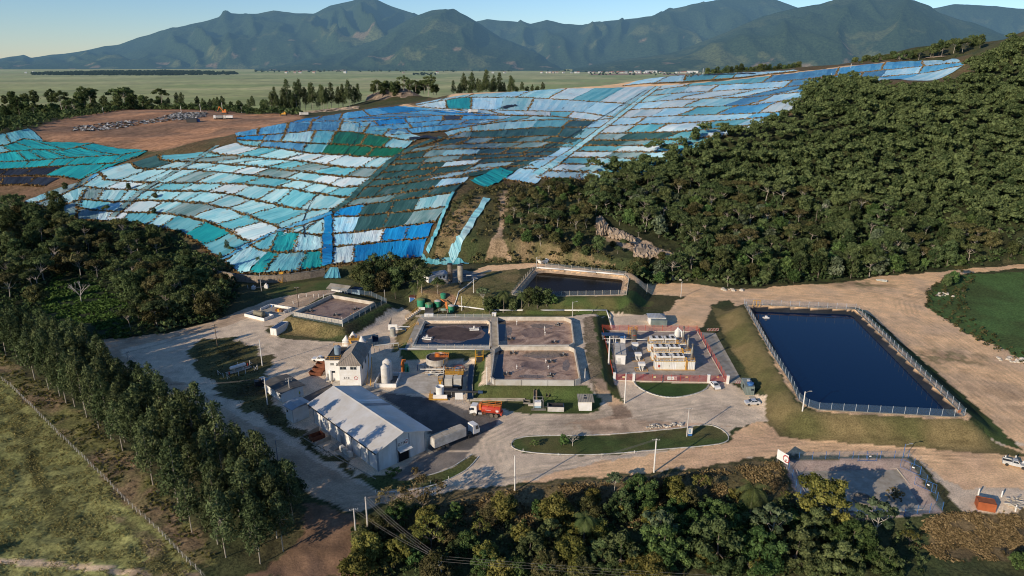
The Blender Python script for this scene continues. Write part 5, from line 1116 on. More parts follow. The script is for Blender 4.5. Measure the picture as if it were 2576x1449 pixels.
for i, (a, b) in enumerate(rows):
 x, y, z = plain_pt(a, b); e = hs[r9.choice([0,0,1,2,3,4,2,6])]
 y = min(y, 4850); x = ray(a, b)[0] * y
 lab = 'tiny white house at the mountain foot, left of the town' if a < 1300 else 'tiny pale house in the far town, %s' % ('left cluster' if a < 1480 else 'middle cluster' if a < 1620 else 'right cluster')
 sc = r9.uniform(1.1, 1.9)
 if not e[1]: e[1] = True; o = e[0]; o.location = (x, y, -9); o.rotation_euler.z = r9.uniform(-.6,.6); o.scale = (sc,)*3; o['label'] = lab
 else: o = dup(e[0], (x, y, -9), r9.uniform(-.6,.6), sc, lab)
 o['group'] = 'far houses ' + ('left of the town' if a < 1300 else 'of the town')
for e in hs:
 if not e[1]:
  for c in list(e[0].children): bpy.data.objects.remove(c)
  bpy.data.objects.remove(e[0])
def far_hall(px, py, w, d, h, rz, lab, roof):
 x, y, z = plain_pt(px, py); t = thing('factory_hall', lab, 'factory', (x, y, -9), rz); m = MB(); m.box(-w/2,w/2,-d/2,d/2,-1,h); m.build('wall', hz_wall[0], t)
 m = MB(); m.box(-w/2-1,w/2+1,-d/2-1,d/2+1,h,h+1.2); m.build('roof', roof, t); m = MB(); m.box(-w*.3,w*.1,-d/2-.3,-d/2-.03,h*.3,h*.7); m.build('window', paint('far_glass', (.05,.06,.07), .2), t)
far_hall(1638,183,75,30,13,.05,'long white factory hall under the red earth cut of the town', hz_roof[2]); far_hall(1603,182,40,24,10,.05,'smaller white hall left of the long factory hall', hz_roof[2]); far_hall(1742,184,70,34,14,-.1,'white factory hall at the right end of the town', hz_roof[2])
m = MB(); a = [plain_pt(1592,179), plain_pt(1665,178.5)]
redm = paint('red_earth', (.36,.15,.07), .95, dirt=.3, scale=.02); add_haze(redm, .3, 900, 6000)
y0 = a[0][1] + 60; m.add([(a[0][0], y0, -10), (a[1][0]+20, y0, -10), (a[1][0]-10, y0+90, 26), (a[0][0]+90, y0+90, 26), (a[0][0]-40, y0+160, -10), (a[1][0]+80, y0+160, -10)], [(0,1,2,3),(0,3,4),(1,5,2),(3,2,5,4)])
o = m.build('earth_cut', redm); tag(o, kind='structure')
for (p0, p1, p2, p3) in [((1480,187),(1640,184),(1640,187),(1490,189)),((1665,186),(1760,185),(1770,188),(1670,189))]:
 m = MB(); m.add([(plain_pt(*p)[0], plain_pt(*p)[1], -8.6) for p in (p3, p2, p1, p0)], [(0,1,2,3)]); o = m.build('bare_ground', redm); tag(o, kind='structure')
# ------------------------------------------------------------------ the works: shared materials and helpers
white = paint('white_paint', (.80,.79,.76), .6, dirt=.12, scale=.35); offwhite = paint('offwhite_paint', (.66,.64,.59), .6, dirt=.25, scale=.5)
yellow = paint('yellow_paint', (.70,.36,.035), .55, dirt=.25, scale=1); orange = paint('orange_paint', (.70,.20,.03), .5, dirt=.25, scale=1); redp = paint('red_paint', (.52,.065,.035), .5, dirt=.3, scale=1)
blue = paint('blue_paint', (.05,.16,.42), .5, dirt=.25, scale=1); dkblue = paint('dark_blue_paint', (.03,.07,.16), .5, dirt=.2); green = paint('green_tank', (.05,.30,.17), .45, dirt=.25, scale=.8)
grey = paint('grey_paint', (.34,.34,.33), .6, dirt=.25, scale=.8); dark = paint('dark_steel', (.035,.036,.038), .5, dirt=.2, scale=1); steel = paint('steel', (.55,.53,.49), .35, .85, dirt=.3, scale=.8); rust = paint('rust', (.22,.075,.035), .85, dirt=.5, scale=1.2)
conc = paint('concrete', (.46,.41,.33), .9, dirt=.35, scale=.4, bump=.2); conc_d = paint('concrete_dark', (.27,.245,.205), .9, dirt=.4, scale=.5); conc_p = paint('concrete_pale', (.60,.54,.45), .9, dirt=.3, scale=.4); conc_g = paint('concrete_grey', (.50,.48,.44), .85, dirt=.18, scale=.25)
tilem = corrugated('clay_tile', (.36,.30,.24), 'X', .5, .85, 0, .35, .9); roofm = corrugated('roof_sheet', (.66,.64,.60), 'Y', .9, .42, .15, .12, .5); fibre = corrugated('fibre_cement', (.40,.36,.29), 'X', .45, .9, 0, .4, .7); zinc = corrugated('zinc_sheet', (.40,.43,.46), 'X', .5, .45, .3, .2, .8)
glass = paint('window_glass', (.03,.04,.05), .1, 0, .1, spec=.8); rubber = paint('rubber', (.028,.027,.026), .9, dirt=.2); tyre_d = paint('dusty_tyre', (.17,.14,.11), .9, dirt=.3, scale=3); skyl = paint('skylight', (.80,.84,.86), .25, dirt=.05)
pavem = paint('paver', (.42,.36,.30), .9, dirt=.3, scale=.5, bump=.2); brick = paint('stone_wall', (.36,.29,.22), .95, dirt=.45, scale=1.5, bump=.6); asph = paint('dark_asphalt', (.06,.057,.052), .9, dirt=.3, scale=.4)
contg = corrugated('container_grey_green', (.20,.25,.235), 'X', .4, .5, .1, .25, .9); contw = corrugated('container_white', (.76,.75,.71), 'X', .5, .5, .05, .15, .9); contb = corrugated('container_dark_blue', (.03,.06,.11), 'X', .5, .5, .1, .25, .9)
def mesh_fence(name, c, op):
 m, nt, b, out = new_mat(name); tr = N(nt, 'ShaderNodeBsdfTransparent'); mx = N(nt, 'ShaderNodeMixShader'); mx.inputs[0].default_value = op
 b.inputs['Base Color'].default_value = (*c, 1); b.inputs['Roughness'].default_value = .6; nt.links.new(tr.outputs[0], mx.inputs[1]); nt.links.new(b.outputs[0], mx.inputs[2]); nt.links.new(mx.outputs[0], out.inputs[0]); return m
wire_blue = mesh_fence('mesh_blue', (.16,.26,.36), .17); wire_red = mesh_fence('mesh_red', (.50,.09,.05), .30); wire_grey = mesh_fence('mesh_grey', (.35,.40,.42), .16); wire_pale = mesh_fence('mesh_pale', (.6,.62,.6), .25)
def FR(a, b, z=0.0):
 p = Vector(G(*a, z)); q = Vector(G(*b, z)); d = q - p; return tuple(p), math.atan2(d.y, d.x), d.length
def LOC(root, px, py, z):
 """survey point at height z -> local coordinates of a thing"""
 p = Vector(G(px, py, z)) - root.location; c, s = math.cos(-root.rotation_euler.z), math.sin(-root.rotation_euler.z); return (p.x*c - p.y*s, p.x*s + p.y*c)
def part(root, name, mat, fn, smooth=False, label=None):
 m = MB(); fn(m); o = m.build(name, mat, root, smooth)
 if smooth: cut_smooth(o, 35)
 if label: o['label'] = label
 return o
def simple(name, label, cat, loc, rz, mat, fn, group=None, smooth=False):
 m = MB(); fn(m); o = m.build(name, mat, None, smooth); o.location = loc; o.rotation_euler = (0, 0, rz)
 if smooth: cut_smooth(o, 35)
 return tag(o, label, cat, group)
def lettering(s, size, mat, parent, loc, rot, name='lettering', align='LEFT', bold=.0):
 cu = bpy.data.curves.new('t', 'FONT'); cu.body = s; cu.size = size; cu.extrude = .01; cu.offset = bold; cu.align_x = align
 tmp = bpy.data.objects.new('t', cu); COL.objects.link(tmp); bpy.context.view_layer.update()
 me = bpy.data.meshes.new_from_object(tmp.evaluated_get(bpy.context.evaluated_depsgraph_get())); bpy.data.objects.remove(tmp); bpy.data.curves.remove(cu)
 me.materials.clear(); me.materials.append(mat); me.name = name; o = link(name, me, parent); o.location = loc; o.rotation_euler = rot; return o
def emblem(root, c, r, rot, name='emblem'):
 """round red ring with a small figure standing at its foot, on the sign"""
 m = MB(); n_ = 28
 for i in range(n_):
  a0, a1 = 2*math.pi*i/n_, 2*math.pi*(i+1)/n_; w = r*.20 if -2.2 < ((a0 + 4.71) % 6.283 - 3.1416) < 2.2 else r*.3
  pts = [(math.cos(a0)*r, math.sin(a0)*r), (math.cos(a1)*r, math.sin(a1)*r), (math.cos(a1)*(r-w), math.sin(a1)*(r-w)), (math.cos(a0)*(r-w), math.sin(a0)*(r-w))]
  m.add([(p[0], p[1], 0) for p in pts], [(0,1,2,3)])
 o = m.build(name, paint('emblem_red', (.42,.03,.03), .5, dirt=.1), root); o.location = c; o.rotation_euler = rot
 m = MB(); m.add([(-.12*r,-.8*r,.004),(.12*r,-.8*r,.004),(.2*r,-.3*r,.004),(0,.02*r,.004),(-.2*r,-.3*r,.004)], [(0,1,2,3,4)]); g = m.build('emblem_figure', paint('emblem_dark', (.2,.02,.02), .5, dirt=.1), o)
 return o
def ladder(m, x, y, z0, z1, w=.5):
 for s in (-w/2, w/2): m.tube((x+s, y, z0), (x+s, y, z1), .04, .04, 4)
 k = int((z1-z0)/.5)
 for i in range(k): m.tube((x-w/2, y, z0+.4+i*.5), (x+w/2, y, z0+.4+i*.5), .03, .03, 4)
def rail(m, pts, h=1.05, r=.045, closed=False):
 P = list(pts) + ([pts[0]] if closed else [])
 for a, b in zip(P[:-1], P[1:]):
  for k in (h, h*.55): m.tube((a[0],a[1],a[2]+k), (b[0],b[1],b[2]+k), r, r, 4)
  L = math.dist(a, b); n_ = max(1, int(L/1.3))
  for i in range(n_+1): t = i/n_; q = [a[j]+(b[j]-a[j])*t for j in range(3)]; m.tube(q, (q[0],q[1],q[2]+h), r, r, 4)
def fence(label, pts, h, sp, pmat, wmat, name='chain_link_fence', pr=.07, closed=False, curb=None, cat='fence', top=True):
 """pts: ground points (x, y, z); every post is a part"""
 t = thing(name, label, cat, pts[0]); o = Vector(pts[0]); P = [Vector(p) - o for p in pts] + ([Vector(pts[0]) - o] if closed else [])
 mb = MB(); cb = MB(); post = None; mp = MB(); mp.tube((0,0,-.3), (0,0,h+.1), pr, pr, 5); cnt = 0; tl = sum((b-a).length for a, b in zip(P[:-1], P[1:])); sp = max(sp, tl/96)
 for a, b in zip(P[:-1], P[1:]):
  L = (b-a).length; k = max(1, round(L/sp)); mb.add([a, b, b + Vector((0,0,h)), a + Vector((0,0,h))], [(0,1,2,3)])
  if curb: d = (b-a).normalized(); s_ = Vector((-d.y, d.x, 0))*.1; cb.add([a-s_, b-s_, b-s_+Vector((0,0,.25)), a-s_+Vector((0,0,.25)), a+s_, b+s_, b+s_+Vector((0,0,.25)), a+s_+Vector((0,0,.25))], [(0,1,2,3),(5,4,7,6),(3,2,6,7)])
  for i in range(k + (1 if b is P[-1] and not closed else 0)):
   q = a + (b-a)*(i/k)
   if post is None: post = mp.build('post', pmat, t); post.location = q
   else: c = post.copy(); COL.objects.link(c); c.parent = t; c.location = q
 mb.build('mesh_panel', wmat, t)
 if curb: cb.build('curb', curb, t)
 return t
def gp(pts, z=None): return [G(a, b, z) if z is not None else hit(a, b) for a, b in pts]
def top_h(base, px, py_top):
 x, y, z = base; lo, hi = 0, 40
 for _ in range(40):
  h = (lo+hi)/2
  if proj(x, y, z+h)[1] > py_top: lo = h
  else: hi = h
 return lo
def kerb(pts, name, label, closed=True, w=.22, h=.14, mat=None):
 m = MB(); P = [hit(*p) for p in pts]; n_ = len(P)
 for i in range(n_ if closed else n_-1):
  a, b = P[i], P[(i+1) % n_]; d = Vector((b[0]-a[0], b[1]-a[1], 0)); L = d.length; m.cbox(((a[0]+b[0])/2, (a[1]+b[1])/2, (a[2]+b[2])/2 + h/2 - .05), (L+w*.6, w, h+.1), math.atan2(d.y, d.x))
 o = m.build(name, mat or paint('kerb_white', (.68,.66,.60), .8, dirt=.3, scale=1)); return tag(o, label, 'kerb')
def chaikin(pts, it=2, closed=True):
 P = [Vector(p) for p in pts]
 for _ in range(it):
  Q = []; n_ = len(P); rng = range(n_) if closed else range(n_-1)
  for i in rng: a, b = P[i], P[(i+1) % n_]; Q += [a*.75 + b*.25, a*.25 + b*.75]
  if not closed: Q = [P[0]] + Q + [P[-1]]
  P = Q
 return [tuple(p) for p in P]
def sheet(name, poly_xy, z, mat, label=None, kind='structure', parent=None, cat=None):
 me = bpy.data.meshes.new(name); me.from_pydata([(p[0], p[1], z) for p in poly_xy], [], [tuple(range(len(poly_xy)))]); me.materials.append(mat); me.update()
 if me.polygons[0].normal.z < 0: me.flip_normals()
 o = link(name, me, parent)
 if parent is None: tag(o, label, cat, None, kind)
 return o
# --- water and sludge
def water_mat(name, c, rough=.04, bump=.02, sc=.8, spec=.5):
 m, nt, b, out = new_mat(name); b.inputs['Base Color'].default_value = (*c, 1); b.inputs['Roughness'].default_value = rough; b.inputs['Specular IOR Level'].default_value = spec
 geo = N(nt, 'ShaderNodeNewGeometry'); n1 = N(nt, 'ShaderNodeTexNoise'); n1.inputs['Scale'].default_value = sc; n1.inputs['Detail'].default_value = 4; nt.links.new(geo.outputs['Position'], n1.inputs[0])
 bp = N(nt, 'ShaderNodeBump'); bp.inputs['Strength'].default_value = bump; bp.inputs['Distance'].default_value = .3; nt.links.new(n1.outputs[0], bp.inputs['Height']); nt.links.new(bp.outputs[0], b.inputs['Normal']); return m
def sludge_mat(name, a, b_, c, sc=.12, dist=2.5, wet=.5, bp_=.3):
 """scum crust: domain-warped swirls"""
 m, nt, b, out = new_mat(name); geo = N(nt, 'ShaderNodeNewGeometry')
 n1 = N(nt, 'ShaderNodeTexNoise'); n1.inputs['Scale'].default_value = sc; n1.inputs['Detail'].default_value = 7; n1.inputs['Roughness'].default_value = .6; n1.inputs['Distortion'].default_value = dist; nt.links.new(geo.outputs['Position'], n1.inputs[0])
 n2 = N(nt, 'ShaderNodeTexNoise'); n2.inputs['Scale'].default_value = 2.2; n2.inputs['Detail'].default_value = 6; nt.links.new(geo.outputs['Position'], n2.inputs[0])
 rp = N(nt, 'ShaderNodeValToRGB'); e = rp.color_ramp.elements; e[0].position = .36; e[0].color = (*a, 1); e[1].position = .62; e[1].color = (*c, 1); k = e.new(.47); k.color = (*b_, 1)
 nt.links.new(n1.outputs[0], rp.inputs[0]); mr = N(nt, 'ShaderNodeMapRange'); mr.inputs[1].default_value = .3; mr.inputs[2].default_value = .7; mr.inputs[3].default_value = .78; mr.inputs[4].default_value = 1.2; nt.links.new(n2.outputs[0], mr.inputs[0])
 vm = N(nt, 'ShaderNodeVectorMath', operation='SCALE'); nt.links.new(rp.outputs[0], vm.inputs[0]); nt.links.new(mr.outputs[0], vm.inputs['Scale']); nt.links.new(vm.outputs[0], b.inputs['Base Color']); b.inputs['Roughness'].default_value = wet
 bp = N(nt, 'ShaderNodeBump'); bp.inputs['Strength'].default_value = bp_; bp.inputs['Distance'].default_value = .15; nt.links.new(n2.outputs[0], bp.inputs['Height']); nt.links.new(bp.outputs[0], b.inputs['Normal']); return m
w_blue = water_mat('water_dark_blue', (.0008,.014,.048), .06, .03, .8, .10); w_black = water_mat('water_black', (.016,.011,.006), .12, .02, .8, .02); w_nav = water_mat('water_navy', (.003,.012,.034), .06, .05, .8, .25)
scum = sludge_mat('sludge_brown', (.20,.118,.07), (.38,.235,.148), (.54,.36,.235)); scum2 = sludge_mat('sludge_grey', (.16,.098,.065), (.26,.165,.112), (.34,.225,.15), .10, 3); foam = sludge_mat('foam_dark', (.045,.028,.022), (.075,.045,.036), (.10,.065,.05), .25, .5, .8); foam2 = sludge_mat('foam_rim', (.13,.085,.065), (.20,.135,.105), (.05,.05,.06), .2, 4)
crackm = sludge_mat('cracked_scum', (.03,.028,.03), (.22,.16,.11), (.28,.2,.14), .5, 6, .4)
sheet('pond_water', [(p[0], p[1]) for p in chaikin(poly([(1885,772),(1900,769),(2128,776),(2150,780),(2162,787),(2424,1042),(2418,1047),(2396,1047),(2060,1028),(2036,1020),(2018,1005),(1990,962)], 4), 1)], 2.35, w_blue)
sheet('pond_water', MID_RIM, 3.75, w_black)
# ------------------------------------------------------------------ basins, ponds and their fences
def offs(polyxy, d):
 """polygon pushed outwards by d (both windings)"""
 n_ = len(polyxy); A2 = sum(polyxy[i][0]*polyxy[(i+1) % n_][1] - polyxy[(i+1) % n_][0]*polyxy[i][1] for i in range(n_)); s = 1 if A2 > 0 else -1; out = []
 for i in range(n_):
  p0, p1, p2 = (Vector(polyxy[(i+k) % n_][:2]) for k in (-1, 0, 1)); d1 = (p1-p0).normalized(); d2 = (p2-p1).normalized(); n1 = Vector((d1.y, -d1.x))*s; n2 = Vector((d2.y, -d2.x))*s; b = (n1+n2); b = b/max(.4, b.length_squared)*2 if b.length > 1e-6 else n1
  out.append((p1.x + b.x*d, p1.y + b.y*d))
 return out
def basin(label, rim, z0, z1, zs, wall_mat, fill_mat, t=.35, fill='sludge', slabs=False):
 r = thing('settling_basin', label, 'basin', (rim[0][0], rim[0][1], z0)); o = Vector((rim[0][0], rim[0][1])); P = [(p[0]-o.x, p[1]-o.y) for p in rim]
 m = MB(); m.wall(P, -2.0, z1 - z0, t, True); m.build('wall', wall_mat, r)
 f = sheet(fill, P, zs - z0, fill_mat, parent=r)
 return r
b1 = basin('square concrete basin of brown sludge on the grassy bank at the left', BASIN, 3.2, 4.6, 3.35, conc_p, scum2)
bC = basin('upper right concrete basin of brown sludge beside the dark round foam basin', LAG_C, 2.5, 4.1, 2.75, conc_p, scum)
bD = basin('lower concrete basin of brown sludge nearest the front lawn', LAG_D, 2.5, 4.1, 2.75, conc_p, scum)
def blob(root, px, py, rx, ry, z, mat, name, seed, hh=.0):
 cx, cy, _ = G(px, py, z); m = MB(); n_ = 40; R_ = []
 for i in range(n_):
  a = 2*math.pi*i/n_; k = 1 + .10*math.sin(2*a + seed) + .07*math.sin(5*a + seed*2) + .04*math.sin(9*a + seed*3)
  R_.append(G(px + rx*k*math.cos(a), py + ry*k*math.sin(a), z))
 ol = root.location; pts = [(p[0]-ol.x, p[1]-ol.y, z-ol.z) for p in R_]; m.add(pts, [tuple(range(n_))]); o = m.build(name, mat, root)
 if o.data.polygons[0].normal.z < 0: o.data.flip_normals()
 return o
blob(bC, 1362, 820, 26, 6, 2.765, crackm, 'cracked_scum', 1); blob(bC, 1279, 833, 8, 13, 2.765, crackm, 'cracked_scum', 2); blob(bC, 1340, 837, 34, 11, 2.758, scum2, 'dark_scum', 5)
blob(bD, 1372, 892, 54, 9, 2.765, crackm, 'cracked_scum', 3); blob(bD, 1424, 919, 10, 13, 2.765, crackm, 'cracked_scum', 4); blob(bD, 1338, 947, 36, 4.5, 2.765, crackm, 'cracked_scum', 6); blob(bD, 1350, 920, 40, 12, 2.758, scum2, 'dark_scum', 7)
for rt, pl in ((bC, [(1252,799),(1272,799),(1271,822),(1269,856),(1253,858)]), (bD, [(1258,876),(1268,878),(1264,925),(1270,952),(1240,950)])):
 o = rt.location; P = [G(a, b, 2.77) for a, b in pl]; q = sheet('open_water', [(p[0]-o.x, p[1]-o.y) for p in P], 2.77-o.z, w_nav, parent=rt)
bB = thing('aeration_basin', 'dark water basin with a big round raft of brown foam', 'basin', (LAG_B[0][0], LAG_B[0][1], 2.5)); ob = bB.location
Pb = [(p[0]-ob.x, p[1]-ob.y) for p in LAG_B]; m = MB(); m.wall(Pb, -2, .12, .5, True); m.build('rim', conc_p, bB); sheet('water', Pb, -.95, w_nav, parent=bB)
blob(bB, 1140, 840, 80, 23, 1.565, foam2, 'foam_edge', 3); blob(bB, 1138, 839, 63, 18.5, 1.575, foam, 'foam_raft', 1); blob(bB, 1078, 858, 16, 4, 1.57, foam2, 'foam_patch', 2)
def boards(root, a, b, k, z0, z1, seam=.12):
 A_ = Vector(G(*a, z1)); B_ = Vector(G(*b, z1)); d = (B_-A_); L = d.length; ang = math.atan2(d.y, d.x); nrm = Vector((d.y, -d.x, 0)).normalized()*.26
 for i in range(k):
  c = A_ + d*((i+.5)/k) + nrm - root.location; m = MB(); m.cbox((c.x, c.y, (z0+z1)/2 - root.location.z), (L/k - seam, .1, z1-z0), ang); m.build('facing_board', conc_g, root)
boards(bC, (1254,868), (1432,867), 3, 2.5, 4.15); boards(bD, (1246,954.6), (1444.5,956.2), 3, 2.5, 4.15); boards(bD, (1445.3,956), (1459.3,951.4), 1, 2.5, 4.15); boards(bD, (1235.8,947.2), (1245,954.3), 1, 2.5, 4.15)
for pl in ([(1236,797),(1250,797),(1252,868),(1254,872),(1246,955),(1236,949),(1233,872)],[(1224,968),(1236,948),(1246,957),(1444,959),(1460,953),(1464,966),(1460,970)],[(1052,800),(1068,805),(1036,873),(1018,877)],[(1018,877),(1036,873),(1236,873),(1234,880),(1020,881)],[(1058,797),(1236,797),(1233,804),(1068,805)]):
 sheet('walkway', poly(pl, 2.53), 2.53, conc)
def aerator(px, py, z, label, kind, rz=.3):
 x, y, _ = G(px, py, z)
 t = thing('floating_aerator', label, 'aerator', (x, y, z), rz, None)
 if kind == 'white':
  part(t, 'float', white, lambda m: [m.tube((-1.6, s, .15), (1.6, s, .15), .22, .22, 8) for s in (-.8, .8)]); part(t, 'frame', white, lambda m: (m.box(-1.5,-1.3,-.9,.9,.3,.45), m.box(1.3,1.5,-.9,.9,.3,.45), m.box(-1.5,1.5,-.1,.1,.35,.5))); part(t, 'motor', white, lambda m: m.tube((0,0,.4),(0,0,1.3),.28,.28,8))
 else:
  part(t, 'float', dark, lambda m: [m.tube((s,-.8,.1),(s,.8,.1),.28,.28,8) for s in (-.8,.8)]); part(t, 'frame', dark, lambda m: m.box(-.9,.9,-.12,.12,.25,.4)); part(t, 'motor', grey, lambda m: m.tube((0,0,.3),(0,0,.95),.2,.2,8))
for a in [(1193,829,1.6,'white floating aerator at the right end of the foam raft','white',.1),(1075,852,1.6,'white twin-float aerator at the left end of the foam raft','white',-.2),(1284,853,2.76,'black aerator at the lower left of the upper right basin','b',.2),(1404,817,2.76,'black aerator at the upper right of the upper right basin','b',1.1),(1395,861,2.76,'black aerator by the front wall of the upper right basin','b',0),
  (1291,889,2.76,'black aerator at the upper left of the lower basin','b',0),(1417,894,2.76,'black aerator at the right of the lower basin','b',.2),(1275,941,2.76,'black aerator at the lower left of the lower basin','b',.1),(1385,945,2.76,'black aerator at the lower right of the lower basin','b',1.2),(1386,910,2.76,'black aerator in the middle of the lower basin','b',.2),
  (781,783,3.36,'black aerator at the left corner of the square sludge basin','b',.3),(894,778,3.36,'black aerator at the right of the square sludge basin','b',.8),(846,793,3.36,'black aerator at the front of the square sludge basin','b',0)]: aerator(*a)
for (px, py, top, lb) in [(1300,818,803,'thin grey level pole at the upper left of the upper right basin'),(1370,833,820,'upper level pole in the upper right basin'),(1371,843,833,'lower level pole in the upper right basin'),(1300,928,917,'white level pole at the left of the lower basin'),(1373,913,902,'level pole with red tag in the lower basin'),(1379,928,918,'bent level pole in the lower basin')]:
 b = G(px, py, 2.75); h = top_h(b, px, top); simple('level_pole', lb, 'pole', b, 0, white, lambda m: (m.tube((0,0,-1),(0,0,h),.09,.07,6), m.box(-.2,.2,-.06,.06,h*.55,h*.7)))
fence('blue-grey chain-link fence with pale posts around the large dark blue pond', gp([(1872,767),(1885,789),(1935,880),(1990,965),(2010,1008),(2034,1024),(2060,1032),(2400,1050),(2426,1047),(2290,914),(2152,779),(1895,767)], 4), 2.2, 3.1, paint('post_pale_blue', (.44,.50,.56), .7, dirt=.2), wire_blue, closed=True, curb=conc_d, pr=.055)
fence('chain-link fence with grey posts around the brown-black middle pond', gp([(1288,742),(1344,676),(1372,672),(1574,694),(1582,702),(1576,742),(1330,747)], 5), 2.0, 3.0, conc_p, wire_grey, closed=True, curb=conc)
fence('chain-link fence along the top of the grassy bank of the square sludge basin', gp([(726,784),(738,797),(861,820),(972,762),(935,744),(834,731),(780,762)], 3.2), 1.7, 3.2, grey, wire_blue, closed=True)
fence('low fence of pale posts along the front of the foam basin', gp([(1036,876),(1100,876.5),(1232,877)], 2.5), 1.3, 3.0, conc_p, wire_pale)
fence('low fence of pale posts along the back of the foam basin', gp([(1056,799),(1236,798)], 2.5), 1.3, 3.0, conc_p, wire_pale)
simple('pond_gate', 'yellow gate frame at the far left corner of the big pond fence', 'gate', G(1902,771,4), 0, yellow, lambda m: [m.box(-1.3+k*1.25,-1.15+k*1.25,-.07,.07,0,2.5) for k in range(3)] + [m.box(-1.3,1.35,-.06,.06,2.35,2.5)])
simple('buoy', 'white floating pump at the far left of the big blue pond', 'pump', G(1927,800,2.4), .1, white, lambda m: (m.tube((-1,-.3,.1),(1,-.3,.1),.25,.25,8), m.tube((-1,.4,.1),(1,.4,.1),.25,.25,8), m.box(-.3,.3,-.4,.4,.2,.8)))
simple('sign_board', 'small orange sign on the near right corner of the pond fence', 'sign', G(2411,1046,4), .3, orange, lambda m: m.box(-.45,.45,-.03,.03,.9,1.7))
def pipe_run(label, pts, r, mat, n=8):
 P = [Vector(p) for p in pts]; t = thing('pipeline', label, 'pipe', P[0]); m = MB(); m.path([tuple(p - P[0]) for p in P], r, n)
 for p in P: m.lathe([(0,-r*1.15),(r*1.15,0),(0,r*1.15)], tuple(p-P[0]), n)
 m.build('pipe', mat, t, True); s = MB()
 for a, b in zip(P[:-1], P[1:]):
  k = max(1, int((b-a).length/5))
  for i in range(k+1):
   q = a + (b-a)*(i/k) - P[0]; g = hz(q.x+P[0].x, q.y+P[0].y) - P[0].z
   if q.z - g > .15: s.box(q.x-.08, q.x+.08, q.y-.08, q.y+.08, g-.2, q.z-r*.8)
 if s.v: s.build('support', conc_p, t)
 return t
def gz(px, py, dz): x, y, z = hit(px, py); return (x, y, z+dz)
pipe_run('long white pipe running along the grass behind the sludge basins', [gz(1145,772,.5), gz(1180,776,.5), gz(1231,783,.5), gz(1300,783.5,.5), gz(1420,783.5,.5), gz(1526,783.5,.5), gz(1533,805,.5), gz(1539,828,.5)], .24, white)
pipe_run('grey white pipe coming down the bank from the flare station', [gz(1200,702,.6), gz(1175,722,.6), gz(1154,738,.6), gz(1148,758,.5), gz(1143,770,.5)], .22, offwhite)
pipe_run('thick white pipe along the back of the middle pond', [(p[0], p[1], p[2]+.5) for p in gp([(1352,676),(1420,681),(1500,688),(1568,694)], 5)], .3, white)
pipe_run('white pipe along the foot of the foam basin bank', [(p[0], p[1], p[2]+.3) for p in gp([(1005,880),(1100,881),(1235,882.5)], 2.2)], .2, white)
FLOOR = poly([(1998,1170),(2256,1180),(2336,1281),(2275,1287),(2050,1286),(2020,1230)], -1.3)
sheet('court_floor', FLOOR, -1.28, conc); fence('blue fence of slim posts around the paved court at the lower right', gp([(1976,1158),(2110,1154),(2284,1153),(2330,1215),(2370,1284),(2275,1296),(2035,1296),(2002,1226)], 0), 2.0, 3.2, blue, wire_blue, closed=True, pr=.06)
m = MB(); m.wall([p for p in FLOOR], -1.28, -1.02, .2, True); o = m.build('kerb', conc_p); tag(o, 'thin pale kerb around the floor of the paved court', 'kerb')
for a, b, lb in (((2170,1258),1.9,'dark round well ring on the court floor'),):
 simple('well_ring', lb, 'well', G(*a, -1.28), 0, conc_d, lambda m: (m.lathe([(2.2,0),(2.2,.5),(1.9,.5),(1.9,.02)], (0,0,0), 24)))
x, y, z = G(2250,1258,-1.28); o = place('bsh2' if protos.get('bsh2') else 'bsh0', x, y, 1.3, 'dry bush growing through the court floor', z=z)
def board(label, base, w, z0, z1, rz, mat=white, legs=True, txt=None, emb=False):
 t = thing('sign_board', label, 'sign', base, rz); part(t, 'panel', mat, lambda m: m.box(-w/2, w/2, -.04, .04, z0, z1))
 if legs: part(t, 'leg', grey, lambda m: m.box(-w/2+.1, -w/2+.2, .045, .13, -.2, z1)); part(t, 'leg', grey, lambda m: m.box(w/2-.2, w/2-.1, .045, .13, -.2, z1))
 if txt: lettering(txt, (z1-z0)*.6, dark, t, (-w*.42, -.05, z0+(z1-z0)*.27), (R(90),0,0))
 if emb: emblem(t, (w*.32, -.05, (z0+z1)/2), (z1-z0)*.38, (R(90),0,0))
 return t
board('tall white board with red emblem at the left corner of the paved court', G(1966,1172,0), 3.2, 1.2, 3.6, R(-62), emb=True)
board('white notice board on two legs at the edge of the front lawn', G(1155,1018,0), 2.1, 1.6, 3.6, 0)
for i, (px, py, rz) in enumerate([(2181,1150,0),(2289,1176,-.9),(2326,1220,-.9)]):
 t = thing('gate', 'blue gate of the paved court, %s' % ['in its far side','upper one in its right side','lower one in its right side'][i], 'gate', G(px, py+10, 0), rz); part(t, 'frame', blue, lambda m: (m.box(-2.2,-2.14,-.03,.03,0,2.2), m.box(2.14,2.2,-.03,.03,0,2.2), m.box(-.03,.03,-.03,.03,0,2.2), m.box(-2.14,2.14,-.03,.03,2.14,2.2), m.box(-2.14,2.14,-.03,.03,.1,.16))); part(t, 'sign_plate', white, lambda m: m.box(.3,.8,-.08,-.06,1.2,1.5))
kerb(chaikin([(1285,1119),(1292,1105),(1334,1096),(1511,1096),(1707,1078),(1779,1066.5),(1814,1078),(1835,1097.5),(1829,1114),(1773,1122.5),(1661,1131),(1513.7,1144.7),(1404.6,1144),(1322,1138),(1292.5,1129)], 2), 'kerb', 'white kerb around the long traffic island')
kerb(chaikin([(1595,961),(1600,970),(1620,984),(1655,997),(1688,1001),(1720,998.5),(1760,988.5),(1778,978),(1784,968)], 2, False), 'kerb', 'white curved kerb of the half-moon lawn before the red fence', False, .35, .22)
kerb(chaikin([(1186,1144),(1165,1158),(1137,1176),(1100,1190),(1065,1199),(1030,1206)], 1, False), 'kerb', 'pale kerb along the upper edge of the verge by the warehouse', False)
